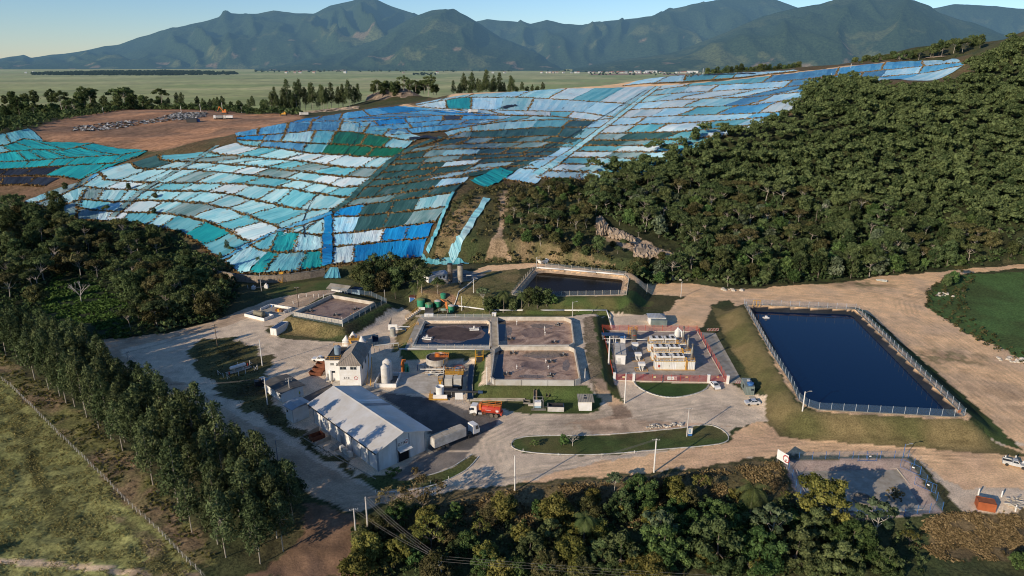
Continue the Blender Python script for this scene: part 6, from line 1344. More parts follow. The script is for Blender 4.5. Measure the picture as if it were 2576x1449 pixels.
kerb(chaikin([(1204,1149),(1185,1172),(1167,1187),(1130,1206),(1090,1222),(1010,1238),(950,1237)], 1, False), 'kerb', 'pale kerb along the road side of the warehouse verge', False)
kerb([(760,1100),(830,1140),(900,1180),(945,1205)], 'kerb', 'thin concrete gutter edge along the foot of the warehouse slope', False, .2, .1, conc)
m = MB(); W_ = [hit(*p) for p in chaikin([(536,676),(556,696),(580,706),(640,712),(690,711),(720,708),(770,702),(816,694)], 1, False)]
m.wall([(p[0], p[1]) for p in W_], -.4, 3.1, .5); o = m.build('retaining_wall', brick); tag(o, 'long curved brown stone retaining wall at the foot of the tarps', 'wall')
m = MB(); m.wall([(p[0], p[1]) for p in W_], 3.1, 3.3, .7); c = m.build('coping', conc_d, o)
t = thing('stairs', 'small yellow stair leaning on the stone wall', 'stairs', G(709,708,0)); part(t, 'flight', yellow, lambda m: [m.box(-.7,.7,-1.6+i*.25,-1.35+i*.25,i*.42,i*.42+.06) for i in range(8)] + [m.box(s-.05,s+.05,-1.6,.5,1.0,1.1) for s in (-.7,.7)] + [m.box(-.75,.75,.3,.4,0,4.0)]); part(t, 'railing', yellow, lambda m: [rail(m, [(s,-1.6,0),(s,.4,3.3)]) for s in (-.75,.75)])
def stair(label, px, py, z, L, H, rz, w=1.2):
 t = thing('stairs', label, 'stairs', G(px, py, z), rz); part(t, 'flight', conc_p, lambda m: [m.box(-w/2, w/2, i*L/8, (i+1)*L/8+.03, i*H/8-.3, (i+1)*H/8) for i in range(8)]); part(t, 'railing', yellow, lambda m: [rail(m, [(s, 0, 0), (s, L, H)]) for s in (-w/2, w/2)])
stair('yellow-railed stair up the front bank of the square sludge basin', 822, 842, 0, 5, 3.1, R(-12)); stair('yellow-railed stair on the shaded bank of the square sludge basin', 912, 822, 0, 5, 3.1, R(55)); stair('yellow-railed stair at the back left corner of the foam basin', 1022, 803, 1, 6, 2.4, R(-50)); stair('orange-railed platform stair halfway up the foam basin bank', 1024, 836, 0, 4, 2.4, R(-75)); stair('yellow-railed stair at the front left corner of the foam basin', 1010, 878, .2, 3.5, 2.2, R(-80))
# ------------------------------------------------------------------ buildings
RX = (R(90), 0, 0)
# --- the long warehouse
loc, rz, L = FR((952,1186), (1071,1133)); W_, D_ = 13.3, 30.5
wh = thing('warehouse', 'long white warehouse with grey gabled sheet roof beside the dirt road', 'warehouse', loc, rz)
part(wh, 'wall', paint('warehouse_wall', (.80,.79,.76), .65, dirt=.2, scale=.5, streak=True), lambda m: m.extr([(0,-.4),(W_,-.4),(W_,5.6),(W_/2,7.75),(0,5.6)], 'y', 0, D_))
part(wh, 'roof', roofm, lambda m: (m.extr([(-1.0,5.33),(W_/2,7.85),(W_/2,8.02),(-1.0,5.5)], 'y', -1.1, D_+1.0), m.extr([(W_/2+.002,7.85),(W_+1.2,5.3),(W_+1.2,5.47),(W_/2+.002,8.02)], 'y', -1.1, D_+1.0)))
part(wh, 'ridge_cap', roofm, lambda m: m.extr([(W_/2-.35,7.96),(W_/2,8.12),(W_/2+.35,7.96),(W_/2,8.06)], 'y', -1.12, D_+1.02))
for y0, y1 in ((16.2,18.0),(19.6,20.6)):
 part(wh, 'skylight', skyl if y0 > 17 else paint('worn_sheet', (.30,.30,.30), .5), lambda m: m.extr([(W_/2+.5,7.70),(W_+1.1,5.36),(W_+1.1,5.53),(W_/2+.5,7.88)], 'y', y0, y1))
part(wh, 'gutter', dark, lambda m: m.box(-1.18,-1.003,-1.1,D_+1,5.25,5.42)); part(wh, 'gutter', zinc, lambda m: m.box(W_+1.203,W_+1.36,-1.1,D_+1,5.23,5.38))
for i in range(9):
 yy = i*(D_-.3)/8; part(wh, 'pilaster', paint('joint_grey', (.40,.42,.44), .7), lambda m: m.box(-.09,-.003,yy,yy+.22,-.3,5.0))
for xx, zt in ((.0,5.0),(5.1,6.7),(8.5,6.6),(W_-.25,5.0)): part(wh, 'pilaster', paint('joint_grey', (.40,.42,.44), .7), lambda m: m.box(xx,xx+.28,-.09,-.003,-.3,zt))
dr = part(wh, 'doorway', paint('doorway_shade', (.012,.011,.011), .9, dirt=.1), lambda m: m.box(5.5,8.4,-.05,-.006,0,3.1)); part(dr, 'door_frame', grey, lambda m: (m.box(5.4,5.5,-.08,-.002,0,3.2), m.box(8.4,8.5,-.08,-.002,0,3.2), m.box(5.5,8.4,-.08,-.002,3.1,3.2)))  # flat near-black panel on the wall imitates the shade inside an open door
part(wh, 'awning', white, lambda m: m.add([(5.2,-.1,3.75),(8.7,-.1,3.75),(8.7,-1.5,3.3),(5.2,-1.5,3.3),(5.2,-.1,3.67),(8.7,-.1,3.67),(8.7,-1.5,3.22),(5.2,-1.5,3.22)], [(0,1,2,3),(4,5,6,7),(3,2,6,7),(0,3,7,4),(1,2,6,5)]))
sg = part(wh, 'sign_panel', white, lambda m: m.box(5.45,8.5,-.045,-.004,3.95,5.45)); lettering('D.T.R', .85, dark, sg, (5.55,-.06,4.35), RX, bold=.012); emblem(sg, (7.9,-.062,4.75), .48, RX); part(sg, 'underline', dark, lambda m: m.box(5.55,7.3,-.055,-.046,4.15,4.19))
part(wh, 'side_door', zinc, lambda m: m.box(-.06,-.002,15.6,16.8,0,2.3)); part(wh, 'louvre', rust, lambda m: m.box(-.05,-.002,21,22.2,4.2,4.8)); part(wh, 'louvre', rust, lambda m: m.box(-.05,-.002,9,10.4,4.3,4.8))
part(wh, 'apron_slab', conc, lambda m: m.box(W_-.2, W_+.8, -2.2, D_-4, -.2, .12)); part(wh, 'ramp_wall', conc, lambda m: (m.add([(-1,20,.0),(-5.5,20,0),(-5.5,20,.4),(-1,20,1.3),(-1,20.2,0),(-5.5,20.2,0),(-5.5,20.2,.4),(-1,20.2,1.3)], [(0,1,2,3),(4,5,6,7),(3,2,6,7),(1,5,6,2)]), m.add([(-1,26,.0),(-5.5,26,0),(-5.5,26,.4),(-1,26,1.3),(-1,26.2,0),(-5.5,26.2,0),(-5.5,26.2,.4),(-1,26.2,1.3)], [(0,1,2,3),(4,5,6,7),(3,2,6,7),(1,5,6,2)])))
part(wh, 'steps', conc, lambda m: [m.box(-1.2-.45*i, -.75-.45*i+.05, 14.6, 16.6, -.3, .9-.17*i) for i in range(6)])
simple('rust_skip', 'rusty open skip beside the warehouse ramp', 'skip', tuple(Vector(wh.matrix_basis @ Vector((-3.3,22.8,0)))), rz, rust, lambda m: (m.box(-1.6,1.6,-1.1,1.1,.1,.2), m.wall([(-1.6,-1.1),(1.6,-1.1),(1.6,1.1),(-1.6,1.1)], .2, 1.2, .12, True)))
mt = Vector(wh.matrix_basis @ Vector((-1.6,11.8,0))); t = thing('condenser', 'row of three round-topped condensers on a slab by the warehouse wall', 'condenser', tuple(mt), rz); part(t, 'slab', conc, lambda m: m.box(-1.4,1.2,-3.2,2.6,-.3,.15))
for i in range(3): part(t, 'unit', offwhite, lambda m: (m.box(-.5,.5,-.65+i*1.7-1.9,.65+i*1.7-1.9,.15,1.35), m.lathe([(.42,1.352),(.42,1.5),(.2,1.52)], (0,i*1.7-1.9,0), 14)))
# --- two-storey office with hipped roof
loc = G(856,972); ete = thing('treatment_building', 'two-storey white building with hipped tile roof and an E.T.E sign', 'building', loc, R(-1)); w_, d_ = 6.1, 14.5
part(ete, 'wall', white, lambda m: m.box(0,w_,0,d_,-.2,6.7)); part(ete, 'lower_band', offwhite, lambda m: (m.box(-.03,w_+.03,-.035,-.004,3.55,3.65), m.box(-.03,w_+.03,-.05,-.004,-.2,.5)))
ov = .55
def hip(m):
 a = [(-ov,-ov,6.702),(w_+ov,-ov,6.702),(w_+ov,d_+ov,6.702),(-ov,d_+ov,6.702),(w_/2,3.4,9.1),(w_/2,d_-2.6,9.1)]; m.add(a, [(0,1,4),(1,2,5,4),(2,3,5),(3,0,4,5),(3,2,1,0)])
part(ete, 'roof', tilem, hip); part(ete, 'ridge_tile', fibre, lambda m: (m.tube((w_/2,3.4,9.12),(w_/2,d_-2.6,9.12),.12,.12,6), m.tube((-ov,-ov,6.75),(w_/2,3.4,9.12),.1,.1,6), m.tube((w_+ov,-ov,6.75),(w_/2,3.4,9.12),.1,.1,6)))
for x0 in (.35,3.3):
 g = part(ete, 'window', glass, lambda m: m.box(x0,x0+1.75,-.05,-.004,5.35,6.15)); part(g, 'frame', offwhite, lambda m: (m.box(x0-.08,x0+1.83,-.09,-.052,6.15,6.45), m.box(x0-.08,x0+1.83,-.08,-.004,5.25,5.35), m.box(x0+.84,x0+.92,-.07,-.052,5.35,6.15)))
sg = part(ete, 'sign_panel', white, lambda m: m.box(.6,5.6,-.045,-.0041,1.95,3.4)); lettering('E.T.E', .82, dark, sg, (1.25,-.06,2.45), RX, bold=.012); emblem(sg, (4.75,-.062,2.65), .58, RX); part(sg, 'underline', grey, lambda m: m.box(.9,3.6,-.055,-.046,2.2,2.24))
for k in range(3):
 part(ete, 'side_window', glass, lambda m: m.box(w_+.004,w_+.05,2+k*4,3.6+k*4,4.4,5.6))
part(ete, 'canopy_post', yellow, lambda m: (m.tube((w_+1.3,1.2,0),(w_+.6,9,5.2),.1,.1,6), m.tube((w_+2.6,.4,0),(w_+1.4,9,5.2),.1,.1,6)))
part(ete, 'annex_wall', white, lambda m: m.box(-5.0,-.004,3.6,13.8,-.2,6.4)); part(ete, 'annex_parapet', conc_p, lambda m: m.wall([(-4.9,3.7),(-.2,3.7),(-.2,13.7),(-4.9,13.7)], 6.402, 6.62, .2, True)); part(ete, 'annex_roof', asph, lambda m: m.box(-4.78,-.32,3.82,13.58,6.402,6.45))
part(ete, 'railing', yellow, lambda m: rail(m, [(-4.9,3.7,6.62),(-.6,3.7,6.62),(-.6,5,6.62)]) or rail(m, [(-4.9,13.6,6.62),(-.3,13.6,6.62)]))
for x0 in (-3.4,-1.7): g = part(ete, 'window', paint('grey_glass', (.32,.33,.32), .25), lambda m: m.box(x0,x0+1.0,3.54,3.596,5.0,5.7)); part(g, 'frame', offwhite, lambda m: m.box(x0-.06,x0+1.06,3.52,3.539,4.92,5.0))
part(ete, 'window', glass, lambda m: m.box(-3.1,-2.2,3.54,3.596,2.6,3.2)); part(ete, 'door', grey, lambda m: m.box(-4.6,-4.2,3.54,3.596,0,2.3)); part(ete, 'round_bay', white, lambda m: m.lathe([(.45,0),(.45,3.0),(.3,3.3),(.05,3.4)], (-3.6,3.5,0), 14), True); part(ete, 'step', conc_p, lambda m: m.box(-4.8,-3.0,2.5,3.58,-.1,.35)); part(ete, 'ramp_slab', conc_p, lambda m: m.box(-2.6,-.1,.6,3.58,-.1,.12))
wt = Vector(ete.matrix_basis @ Vector((-2.4,8.6,6.45))); t = thing('water_tank', 'grey-blue round water tank on the flat roof of the E.T.E building', 'water tank', tuple(wt)); part(t, 'tank', paint('tank_blue_grey', (.24,.33,.42), .5, dirt=.25), lambda m: m.lathe([(.95,0),(1.0,2.2),(.7,2.5),(.15,2.6)], (0,0,0), 20), True); part(t, 'lid', grey, lambda m: m.lathe([(.3,2.56),(.3,2.75),(.05,2.8)], (0,0,0), 12))
# --- low office near the road and its small annex
loc, rz, L = FR((669.5,986), (711.5,1013)); of = thing('office_building', 'low white office with flat dark grey roof near the roadside poles', 'building', loc, rz); Wd = 6.4
part(of, 'wall', white, lambda m: m.box(0,L,0,Wd,-.3,2.9)); part(of, 'roof', paint('roof_dark', (.12,.115,.105), .85, dirt=.25, scale=.5), lambda m: m.extr([(-.5,2.9),(Wd*.5,3.35),(Wd+.6,2.95),(Wd+.6,3.1),(Wd*.5,3.5),(-.5,3.05)], 'x', -.5, L+.5))
for i in range(4): part(of, 'pilaster', grey, lambda m: m.box(i*L/3.3,i*L/3.3+.12,-.05,-.003,-.2,2.85))
part(of, 'window', glass, lambda m: m.box(L-1.7,L-.7,-.04,-.004,1.3,2.1)); part(of, 'air_conditioner', offwhite, lambda m: (m.box(-1.5,-.1,.4,1.6,0,1.5), m.box(-1.5,-.1,2.0,3.2,0,1.5)))
loc, rz, L = FR((721,1054), (734.7,1062)); an = thing('annex_hut', 'narrow white hut with curved zinc roof between office and warehouse', 'hut', loc, rz)
part(an, 'wall', white, lambda m: m.box(0,L+.9,0,4.6,-.2,3.9)); part(an, 'roof', zinc, lambda m: m.extr([(-.6,3.75),(1.2,4.4),(3.4,4.6),(5.2,4.2),(5.2,4.32),(3.4,4.73),(1.2,4.53),(-.6,3.88)], 'y', -.1, .0) if False else m.extr([(-.5,3.95),(1.5,4.45),(3.6,4.5),(5.3,4.05),(5.3,4.17),(3.6,4.63),(1.5,4.58),(-.5,4.08)], 'x', -.6, L+1.5)); part(an, 'window', glass, lambda m: m.box(.5,1.2,-.04,-.004,2.4,3.0)); part(an, 'gutter_pipe', grey, lambda m: m.tube((L+.95,-.08,0),(L+.95,-.08,3.9),.05,.05,6))
simple('bucket', 'pale plastic tub beside the narrow hut', 'tub', hit(745,1060), 0, offwhite, lambda m: m.lathe([(.5,0),(.62,.75),(.56,.75),(.45,.05)], (0,0,0), 16))
simple('transformer', 'dark generator set behind the low office', 'generator', G(655,968), .5, dark, lambda m: (m.box(-1.5,1.5,-.8,.8,.1,1.5), m.lathe([(.35,1.502),(.35,2.0),(.1,2.05)], (0,0,0), 10))); simple('tank_cabinet', 'blue-grey cabinet with white top behind the low office', 'cabinet', G(668,966), rz, paint('cabinet', (.2,.3,.38), .6), lambda m: m.box(-2,2,-.7,.7,0,1.7))
# --- gas tank on supports in the shaded lawn
loc, rz, L = FR((581,938), (620,926)); t = thing('gas_tank', 'white horizontal gas cylinder on supports on the shaded roadside lawn', 'tank', loc, rz)
part(t, 'vessel', white, lambda m: m.lathe([(.02,-.1),(.35,0),(.55,.3),(.55,L-.3),(.35,L),(.02,L+.1)], (0,.3,1.35), 16, 'x'), True)
for s in (.2,.75): part(t, 'support', conc_p, lambda m: m.box(L*s,L*s+.3,-.2,.8,-.1,.95))
part(t, 'slab', conc, lambda m: m.box(-1.2,L+1.5,-.8,1.3,-.2,.1)); part(t, 'extinguisher', redp, lambda m: (m.box(-1,-.7,-1,-.7,0,.9), m.box(L+.8,L+1.1,.9,1.2,0,.9)))
for i, (px, py, k) in enumerate([(549,943,0),(562,950,1),(572,954,0),(601,946,1),(618,940,1),(640,932,0),(648,929,0),(629,918,0),(599,922,1)]):
 simple('fence_post', 'short white braced post around the horizontal gas cylinder', 'post', G(px,py), rnd.uniform(0,3), white, lambda m: (m.tube((0,0,0),(0,0,1.5),.08,.08,6), m.tube((0,0,1.3),(.9,0,0),.06,.06,5) if not k else None), 'posts around the gas cylinder')
# --- three rusty skips, pickup, silo pair
for i, (px, py) in enumerate([(793,943),(802,932),(810,921)]):
 simple('rust_skip', 'rusty open skip left of the E.T.E building, %s of three' % ['nearest','middle','farthest'][i], 'skip', G(px+3,py), R(-6), rust, lambda m: (m.box(-1.7,1.7,-.85,.85,.05,.15), m.add([(-1.7,-.85,.15),(1.7,-.85,.15),(2.0,-1,1.2),(-2.0,-1,1.2)], [(0,1,2,3)]), m.add([(-1.7,.85,.15),(1.7,.85,.15),(2.0,1,1.2),(-2.0,1,1.2)], [(0,1,2,3)]), m.add([(-1.7,-.85,.15),(-1.7,.85,.15),(-2.0,1,1.2),(-2.0,-1,1.2)], [(0,1,2,3)]), m.add([(1.7,-.85,.15),(1.7,.85,.15),(2.0,1,1.2),(2.0,-1,1.2)], [(0,1,2,3)])))
loc, rz, L = FR((942,974.5), (996,975)); t = thing('bund_wall', 'white-walled bund holding the two tall cylindrical silos', 'bund', loc, rz); dp = 7.6
part(t, 'wall', white, lambda m: m.wall([(0,.1),(L,.1),(L,dp),(0,dp)], -.2, 1.15, .22, True)); part(t, 'floor', conc_d, lambda m: m.box(.12,L-.12,.22,dp-.12,-.1,.1))
def silo(px, py, r, h, lb):
 t = thing('storage_silo', lb, 'silo', G(px, py, .1)); part(t, 'shell', paint('silo_white', (.70,.68,.63), .5, dirt=.22, scale=.5), lambda m: m.lathe([(r,0),(r,h*.86),(r*.97,h*.88),(r*.25,h),(.02,h+.03)], (0,0,0), 24), True); part(t, 'manhole', grey, lambda m: m.lathe([(.28,0),(.28,.15),(.02,.17)], (0,0,h-.02), 12)); part(t, 'pipe', offwhite, lambda m: (m.tube((r+.1,0,0),(r+.1,0,h*.85),.07,.07,6), m.tube((r+.1,0,h*.85),(.2,0,h*.98),.07,.07,6))); part(t, 'hatch', dark, lambda m: m.lathe([(.22,-r-.06),(.22,-r+.1)], (-.4,0,.5), 10, 'y'))
silo(970.5, 966, 1.2, 6.3, 'nearer tall off-white silo in the white bund'); silo(976, 954, 1.35, 6.6, 'farther tall off-white silo in the white bund')
# --- conical-topped tanks and blue container behind the E.T.E building
for px, py, lb in ((872,868,'left white cone-topped tank behind the E.T.E building'),(911,869,'right white cone-topped tank behind the E.T.E building'),(889,858,'rear white cone-topped tank behind the E.T.E building')):
 t = thing('cone_tank', lb, 'tank', G(px,py)); part(t, 'shell', white, lambda m: m.lathe([(1.35,0),(1.35,1.7),(.35,3.0),(.3,3.3),(.02,3.35)], (0,0,0), 20), True); part(t, 'collar', grey, lambda m: m.lathe([(1.4,1.62),(1.4,1.74)], (0,0,0), 20))
t = thing('dosing_platform', 'yellow steel platform between the cone-topped tanks', 'platform', G(892,869)); part(t, 'frame', yellow, lambda m: [m.tube((x,y,0),(x,y,3.2),.09,.09,5) for x in (-1.5,1.5) for y in (-.9,.9)] + [m.box(-1.6,1.6,-1,1,2.2,2.32), rail(m, [(-1.5,-.9,2.3),(1.5,-.9,2.3),(1.5,.9,2.3),(-1.5,.9,2.3)], closed=True), m.add([(-1.5,-1,2.2),(-1.0,-1,2.2),(.2,-2.2,0),(-.3,-2.2,0)], [(0,1,2,3)])]); part(t, 'drum', dark, lambda m: m.lathe([(.5,2.33),(.5,3.3)], (-.5,.2,0), 12))
loc, rz, L = FR((938,872), (950,871)); simple('skip_container', 'dark blue open container in the building shadow behind E.T.E', 'container', loc, rz, contb, lambda m: (m.box(0,2.0,0,6,.1,.25), m.wall([(0,0),(2.0,0),(2.0,6),(0,6)], .25, 1.6, .14, True)))
t = thing('pipe_rack', 'white pipe rack on slim posts between E.T.E and the foam basin', 'pipe rack', G(943,889)); e = Vector(G(1003,882)) - t.location; part(t, 'beam', offwhite, lambda m: (m.tube((0,0,2.6),(e.x,e.y,2.6),.14,.14,6), m.tube((0,.4,2.6),(e.x,e.y+.4,2.6),.1,.1,6)))
for i in range(6): part(t, 'post', offwhite, lambda m: m.tube((e.x*i/5,e.y*i/5,-.1),(e.x*i/5,e.y*i/5,2.5),.08,.08,5))
# --- concrete yard slab, screed and trench covers
sheet('concrete_slab', poly([(991,989),(1096,989.5),(1106,940.6),(1011,939)], 0), .012, conc_p); sheet('concrete_slab', poly([(915,966),(990,988),(1011,939),(1106,940),(1150,905),(1185,905),(1178,940),(1098,1006),(1085,1006),(1096,990),(991,990),(958,984),(850,984),(850,972)], 0), .006, conc); sheet('asphalt_patch', poly([(720,1020),(835,965),(860,985),(775,1030)], 0), .005, paint('worn_asphalt', (.16,.14,.12), .9, dirt=.3, scale=.4))
# --- clarifier tank and treatment skid
cl = thing('clarifier', 'round steel clarifier on legs with brown water and an orange gantry', 'tank', G(1100,928,0));
part(cl, 'tank_wall', paint('tank_concrete', (.50,.46,.40), .7, dirt=.3, scale=.6), lambda m: m.lathe([(3.3,2.2),(3.3,4.1),(3.15,4.1),(3.15,2.4)], (0,0,0), 28)); part(cl, 'cone', grey, lambda m: m.lathe([(.6,.8),(3.2,2.2),(3.1,2.25)], (0,0,0), 24)); part(cl, 'water', foam, lambda m: m.lathe([(3.14,3.5),(3.14,3.78)], (0,0,0), 28))
for i in range(8): part(cl, 'leg', grey, lambda m: m.tube((3.0*math.cos(i*.785),3.0*math.sin(i*.785),0),(3.0*math.cos(i*.785),3.0*math.sin(i*.785),2.3),.12,.12,6))
part(cl, 'gantry', orange, lambda m: (m.box(-.5,3.6,-.6,.6,4.15,4.25), rail(m, [(-.5,-.6,4.2),(3.6,-.6,4.2)]), rail(m, [(-.5,.6,4.2),(3.6,.6,4.2)]), m.box(-.4,.6,-.4,.4,4.25,5.2))); part(cl, 'walkway_ring', yellow, lambda m: [rail(m, [(3.7*math.cos(a),3.7*math.sin(a),3.1),(3.7*math.cos(a+.4),3.7*math.sin(a+.4),3.1)]) for a in [-.9+.4*k for k in range(6)]])
t = thing('stairs', 'orange steel stair rising from the press platform to the clarifier', 'stairs', G(1116,937,0)); part(t, 'flight', orange, lambda m: [m.box(-.6,.6,i*.45,i*.45+.3,i*.42+.1,i*.42+.18) for i in range(9)] + [m.add([(s,0,0),(s,4.1,3.8),(s,4.1,4.05),(s,0,.25)], [(0,1,2,3)]) for s in (-.62,.62)]); part(t, 'railing', orange, lambda m: [rail(m, [(s,0,.1),(s,4,3.8)]) for s in (-.6,.6)])
pr = thing('filter_press', 'pair of grey filter presses on a yellow-railed steel platform', 'press', G(1117,978,0)); part(pr, 'frame', dark, lambda m: (m.box(-.2,5.2,-.6,-.3,.2,1.0), m.box(-.2,5.2,3.6,3.9,.2,1.0), m.box(-.2,0,-.6,3.9,.2,3.0), m.box(5.0,5.2,-.6,3.9,.2,3.0), m.box(-.2,5.2,-.6,3.9,.15,.25)))
for x0 in (.2,2.8): part(pr, 'press_body', paint('press_grey', (.55,.53,.48), .5, dirt=.2), lambda m: [m.box(x0,x0+2.2,-.4+k*.36,-.4+k*.36+.3,1.0,2.9+.25*(k%2)) for k in range(9)])
part(pr, 'deck', yellow, lambda m: m.box(.0,5.4,3.0,5.2,3.05,3.15)); part(pr, 'railing', yellow, lambda m: rail(m, [(.1,3.1,3.15),(5.3,3.1,3.15),(5.3,5.1,3.15),(.1,5.1,3.15)], closed=True)); part(pr, 'yellow_column', yellow, lambda m: (m.box(-1.6,-.4,0,.9,2.3,2.4), m.box(-1.4,-.8,.2,.7,0,2.3), rail(m, [(-1.6,0,2.4),(-.4,0,2.4),(-.4,.9,2.4),(-1.6,.9,2.4)], closed=True)))
sk = thing('treatment_skid', 'tangle of pipes and pumps under the clarifier', 'pumps', G(1096,942,0));
for i in range(7):
 a = rnd.uniform(-2.5,3.2); b = rnd.uniform(-1.5,1.5); part(sk, 'pump', [grey, dark, white, paint('pump_blue', (.1,.2,.4), .5)][i % 4], lambda m: (m.box(a-.3,a+.3,b-.2,b+.2,.1,.5), m.tube((a-.4,b,.6),(a+.5,b,.6),.2,.2,8)))
part(sk, 'pipe', offwhite, lambda m: [m.path([(-3,y,.9+.2*k),(2.5,y,.9+.2*k),(2.5,y,2.4)], .09, 6) for k, y in enumerate((-1.2,-.4,.5,1.2))]); part(sk, 'pipe', white, lambda m: m.path([(-4.6,.3,1.6),(3.0,.3,1.6)], .12, 6))
rk = thing('valve_rack', 'dark pipe frame standing in the right-hand corner of the slab', 'pipe frame', G(1140,945,0))
part(rk, 'frame', dark, lambda m: [m.tube((x,y,0),(x,y,2.2),.07,.07,5) for x in (0,1.6,3.2) for y in (0,2.4)] + [m.tube((0,y,2.2),(3.2,y,2.2),.06,.06,5) for y in (0,2.4)] + [m.tube((0,y,1.2),(3.2,y,1.2),.06,.06,5) for y in (0,2.4)] + [m.tube((x,0,2.2),(x,2.4,2.2),.06,.06,5) for x in (0,3.2)]); part(rk, 'hose', redp, lambda m: m.path([(0,3,1.2),(1,4,1.6),(2.4,4,1.6),(3.4,3,1.0)], .08, 6)); part(rk, 'white_bag', white, lambda m: [m.box(-4+1.1*i,-3.3+1.1*i,3.8+.5*(i%3),4.6+.5*(i%3),.02,.35) for i in range(7)])
def rtank(name, label, loc, r, h, mat, lid=None, cat='tank', open_=False):
 t = thing(name, label, cat, loc); part(t, 'shell', mat, lambda m: m.lathe([(r*.97,0),(r,h)] + ([(r*.93,h),(r*.9,h-.5)] if open_ else [(r*.4,h+.28),(.02,h+.34)]), (0,0,0), 22), True)
 if lid: part(t, 'band', lid, lambda m: m.lathe([(r+.04,h-.1),(r+.04,h+.04)], (0,0,0), 22))
 return t
rtank('round_tank', 'open white plastic tank on the yellow-framed container', G(1107,992,.9), 1.15, 2.5, white, None, 'tank', True); rtank('round_tank', 'blue plastic tank right of the orange stair', G(1153,946), .95, 2.6, paint('tank_slate', (.14,.24,.38), .5), rust)
t = thing('skid_container', 'white panelled tray with yellow walkway at the slab corner', 'tray', G(1080,1005.5)); part(t, 'panel', white, lambda m: m.box(1.1,4.9,.0,.15,.35,1.45)); part(t, 'tray', conc_p, lambda m: m.wall([(1.0,.3),(5.0,.3),(5.0,3.0),(1.0,3.0)], 0, .9, .15, True)); part(t, 'walkway', yellow, lambda m: (m.box(-.1,5.1,-.7,-.06,.25,.33), m.box(-.1,.9,-.06,3.0,.25,.33))); part(t, 'railing', yellow, lambda m: rail(m, [(0,-.6,.33),(0,3,.33)]))
t = thing('conveyor', 'dark horizontal screw conveyor pointing right over the channel', 'conveyor', G(1118,1000)); part(t, 'tube', dark, lambda m: m.tube((0,0,2.0),(9.5,-.6,2.0),.32,.32,8)); part(t, 'motor', dkblue, lambda m: m.tube((9.5,-.6,2.0),(10.8,-.7,2.0),.5,.4,8)); part(t, 'support', grey, lambda m: (m.tube((2,0,0),(2,0,2),.1,.1,5), m.tube((6,-.4,-.3),(6,-.4,2),.1,.1,5))); part(t, 'hopper', dark, lambda m: m.box(-.2,3.6,.1,2.6,.1,1.7))
t = thing('pump_rack', 'green and orange dosing machine standing on the slab', 'machine', G(1017,934)); part(t, 'body', paint('machine_green', (.06,.35,.2), .5, dirt=.2), lambda m: (m.box(.2,1.2,-.4,.4,0,2.4), m.box(.9,1.5,-.4,.4,0,1.5))); part(t, 'column', orange, lambda m: (m.box(-.8,.1,-.3,.3,0,3.2), m.box(-.6,.6,-.2,.2,3.2,3.9), rail(m, [(-.9,-.5,1.6),(.1,-.5,1.6)]))); part(t, 'pipe', dkblue, lambda m: m.path([(4,.5,0),(4,.5,2),(6,.5,2),(6,.5,0)], .12, 6))
t = thing('lift_platform', 'yellow and dark lift frame beside the lawn bank, below the foam basin', 'platform', G(1206,914,.3)); part(t, 'frame', yellow, lambda m: [m.tube((x,y,0),(x,y,4.4),.08,.08,5) for x in (-1.2,1.2) for y in (-.8,.8)] + [m.box(-1.3,1.3,-.9,.9,2.6,2.7)]); part(t, 'machine', dark, lambda m: (m.box(-.9,.9,-.5,.5,.5,2.5), m.box(-.5,.5,-.4,.4,2.7,3.8)))
# --- open water channel and trough
def channel(label, pts, w, z, wmat):
 t = thing('channel', label, 'channel', G(*pts[0], z)); P = [Vector(G(a, b, z)) - t.location for a, b in pts]
 for s in (-1, 1):
  m = MB()
  for a, b in zip(P[:-1], P[1:]): d = (b-a).normalized(); n_ = Vector((-d.y, d.x, 0))*s*w/2; m.wall([(a.x+n_.x, a.y+n_.y), (b.x+n_.x, b.y+n_.y)], -.2, .35, .22)
  m.build('wall', conc, t)
 m = MB()
 for a, b in zip(P[:-1], P[1:]): d = (b-a).normalized(); n_ = Vector((-d.y, d.x, 0))*(w/2-.1); m.add([(a+n_), (b+n_), (b-n_), (a-n_)], [(0,1,2,3)]);
 for v in range(len(m.v)): m.v[v] = (m.v[v][0], m.v[v][1], .14)
 m.build('water', wmat, t)
channel('narrow open concrete channel of dark water beside the lawn bank', [(1183,1008),(1181,968),(1187,918)], 1.6, .1, w_nav); channel('long pale low concrete trough across the front lawn', [(1176,1006),(1250,1005.5),(1320,1006)], .7, .25, conc_p)
simple('manhole_pit', 'dark open pit at the right end of the long trough', 'pit', G(1325,1013,.1), 0, conc_d, lambda m: m.wall([(-.9,-.8),(.9,-.8),(.9,.8),(-.9,.8)], 0, .5, .2, True)); simple('trough_box', 'short pale concrete box joining the trough to the pump station', 'trough', G(1338,1020,.1), 0, conc_p, lambda m: m.box(-1.0,1.6,-.4,.4,0,.5))
t = thing('pump_station', 'small pump station with white cabinet and steel posts on the front lawn', 'pump station', G(1353,1030)); part(t, 'cabinet', white, lambda m: m.box(-.9,.9,.2,1.5,.9,2.0)); part(t, 'cabinet_base', paint('pale_blue', (.35,.5,.62), .5), lambda m: m.box(-.9,.9,.2,1.5,.3,.89)); part(t, 'frame', grey, lambda m: [m.tube((x,y,0),(x,y,2.9),.07,.07,5) for x in (-1.2,1.4) for y in (0,1.7)] + [m.tube((-1.2,y,2.9),(1.4,y,2.9),.06,.06,5) for y in (0,1.7)]); part(t, 'walkway', conc_d, lambda m: m.box(-1.8,2.2,-.8,.1,.1,.25)); part(t, 'pipe', dark, lambda m: m.path([(1.4,.3,.6),(3,.3,.6)], .15, 6))
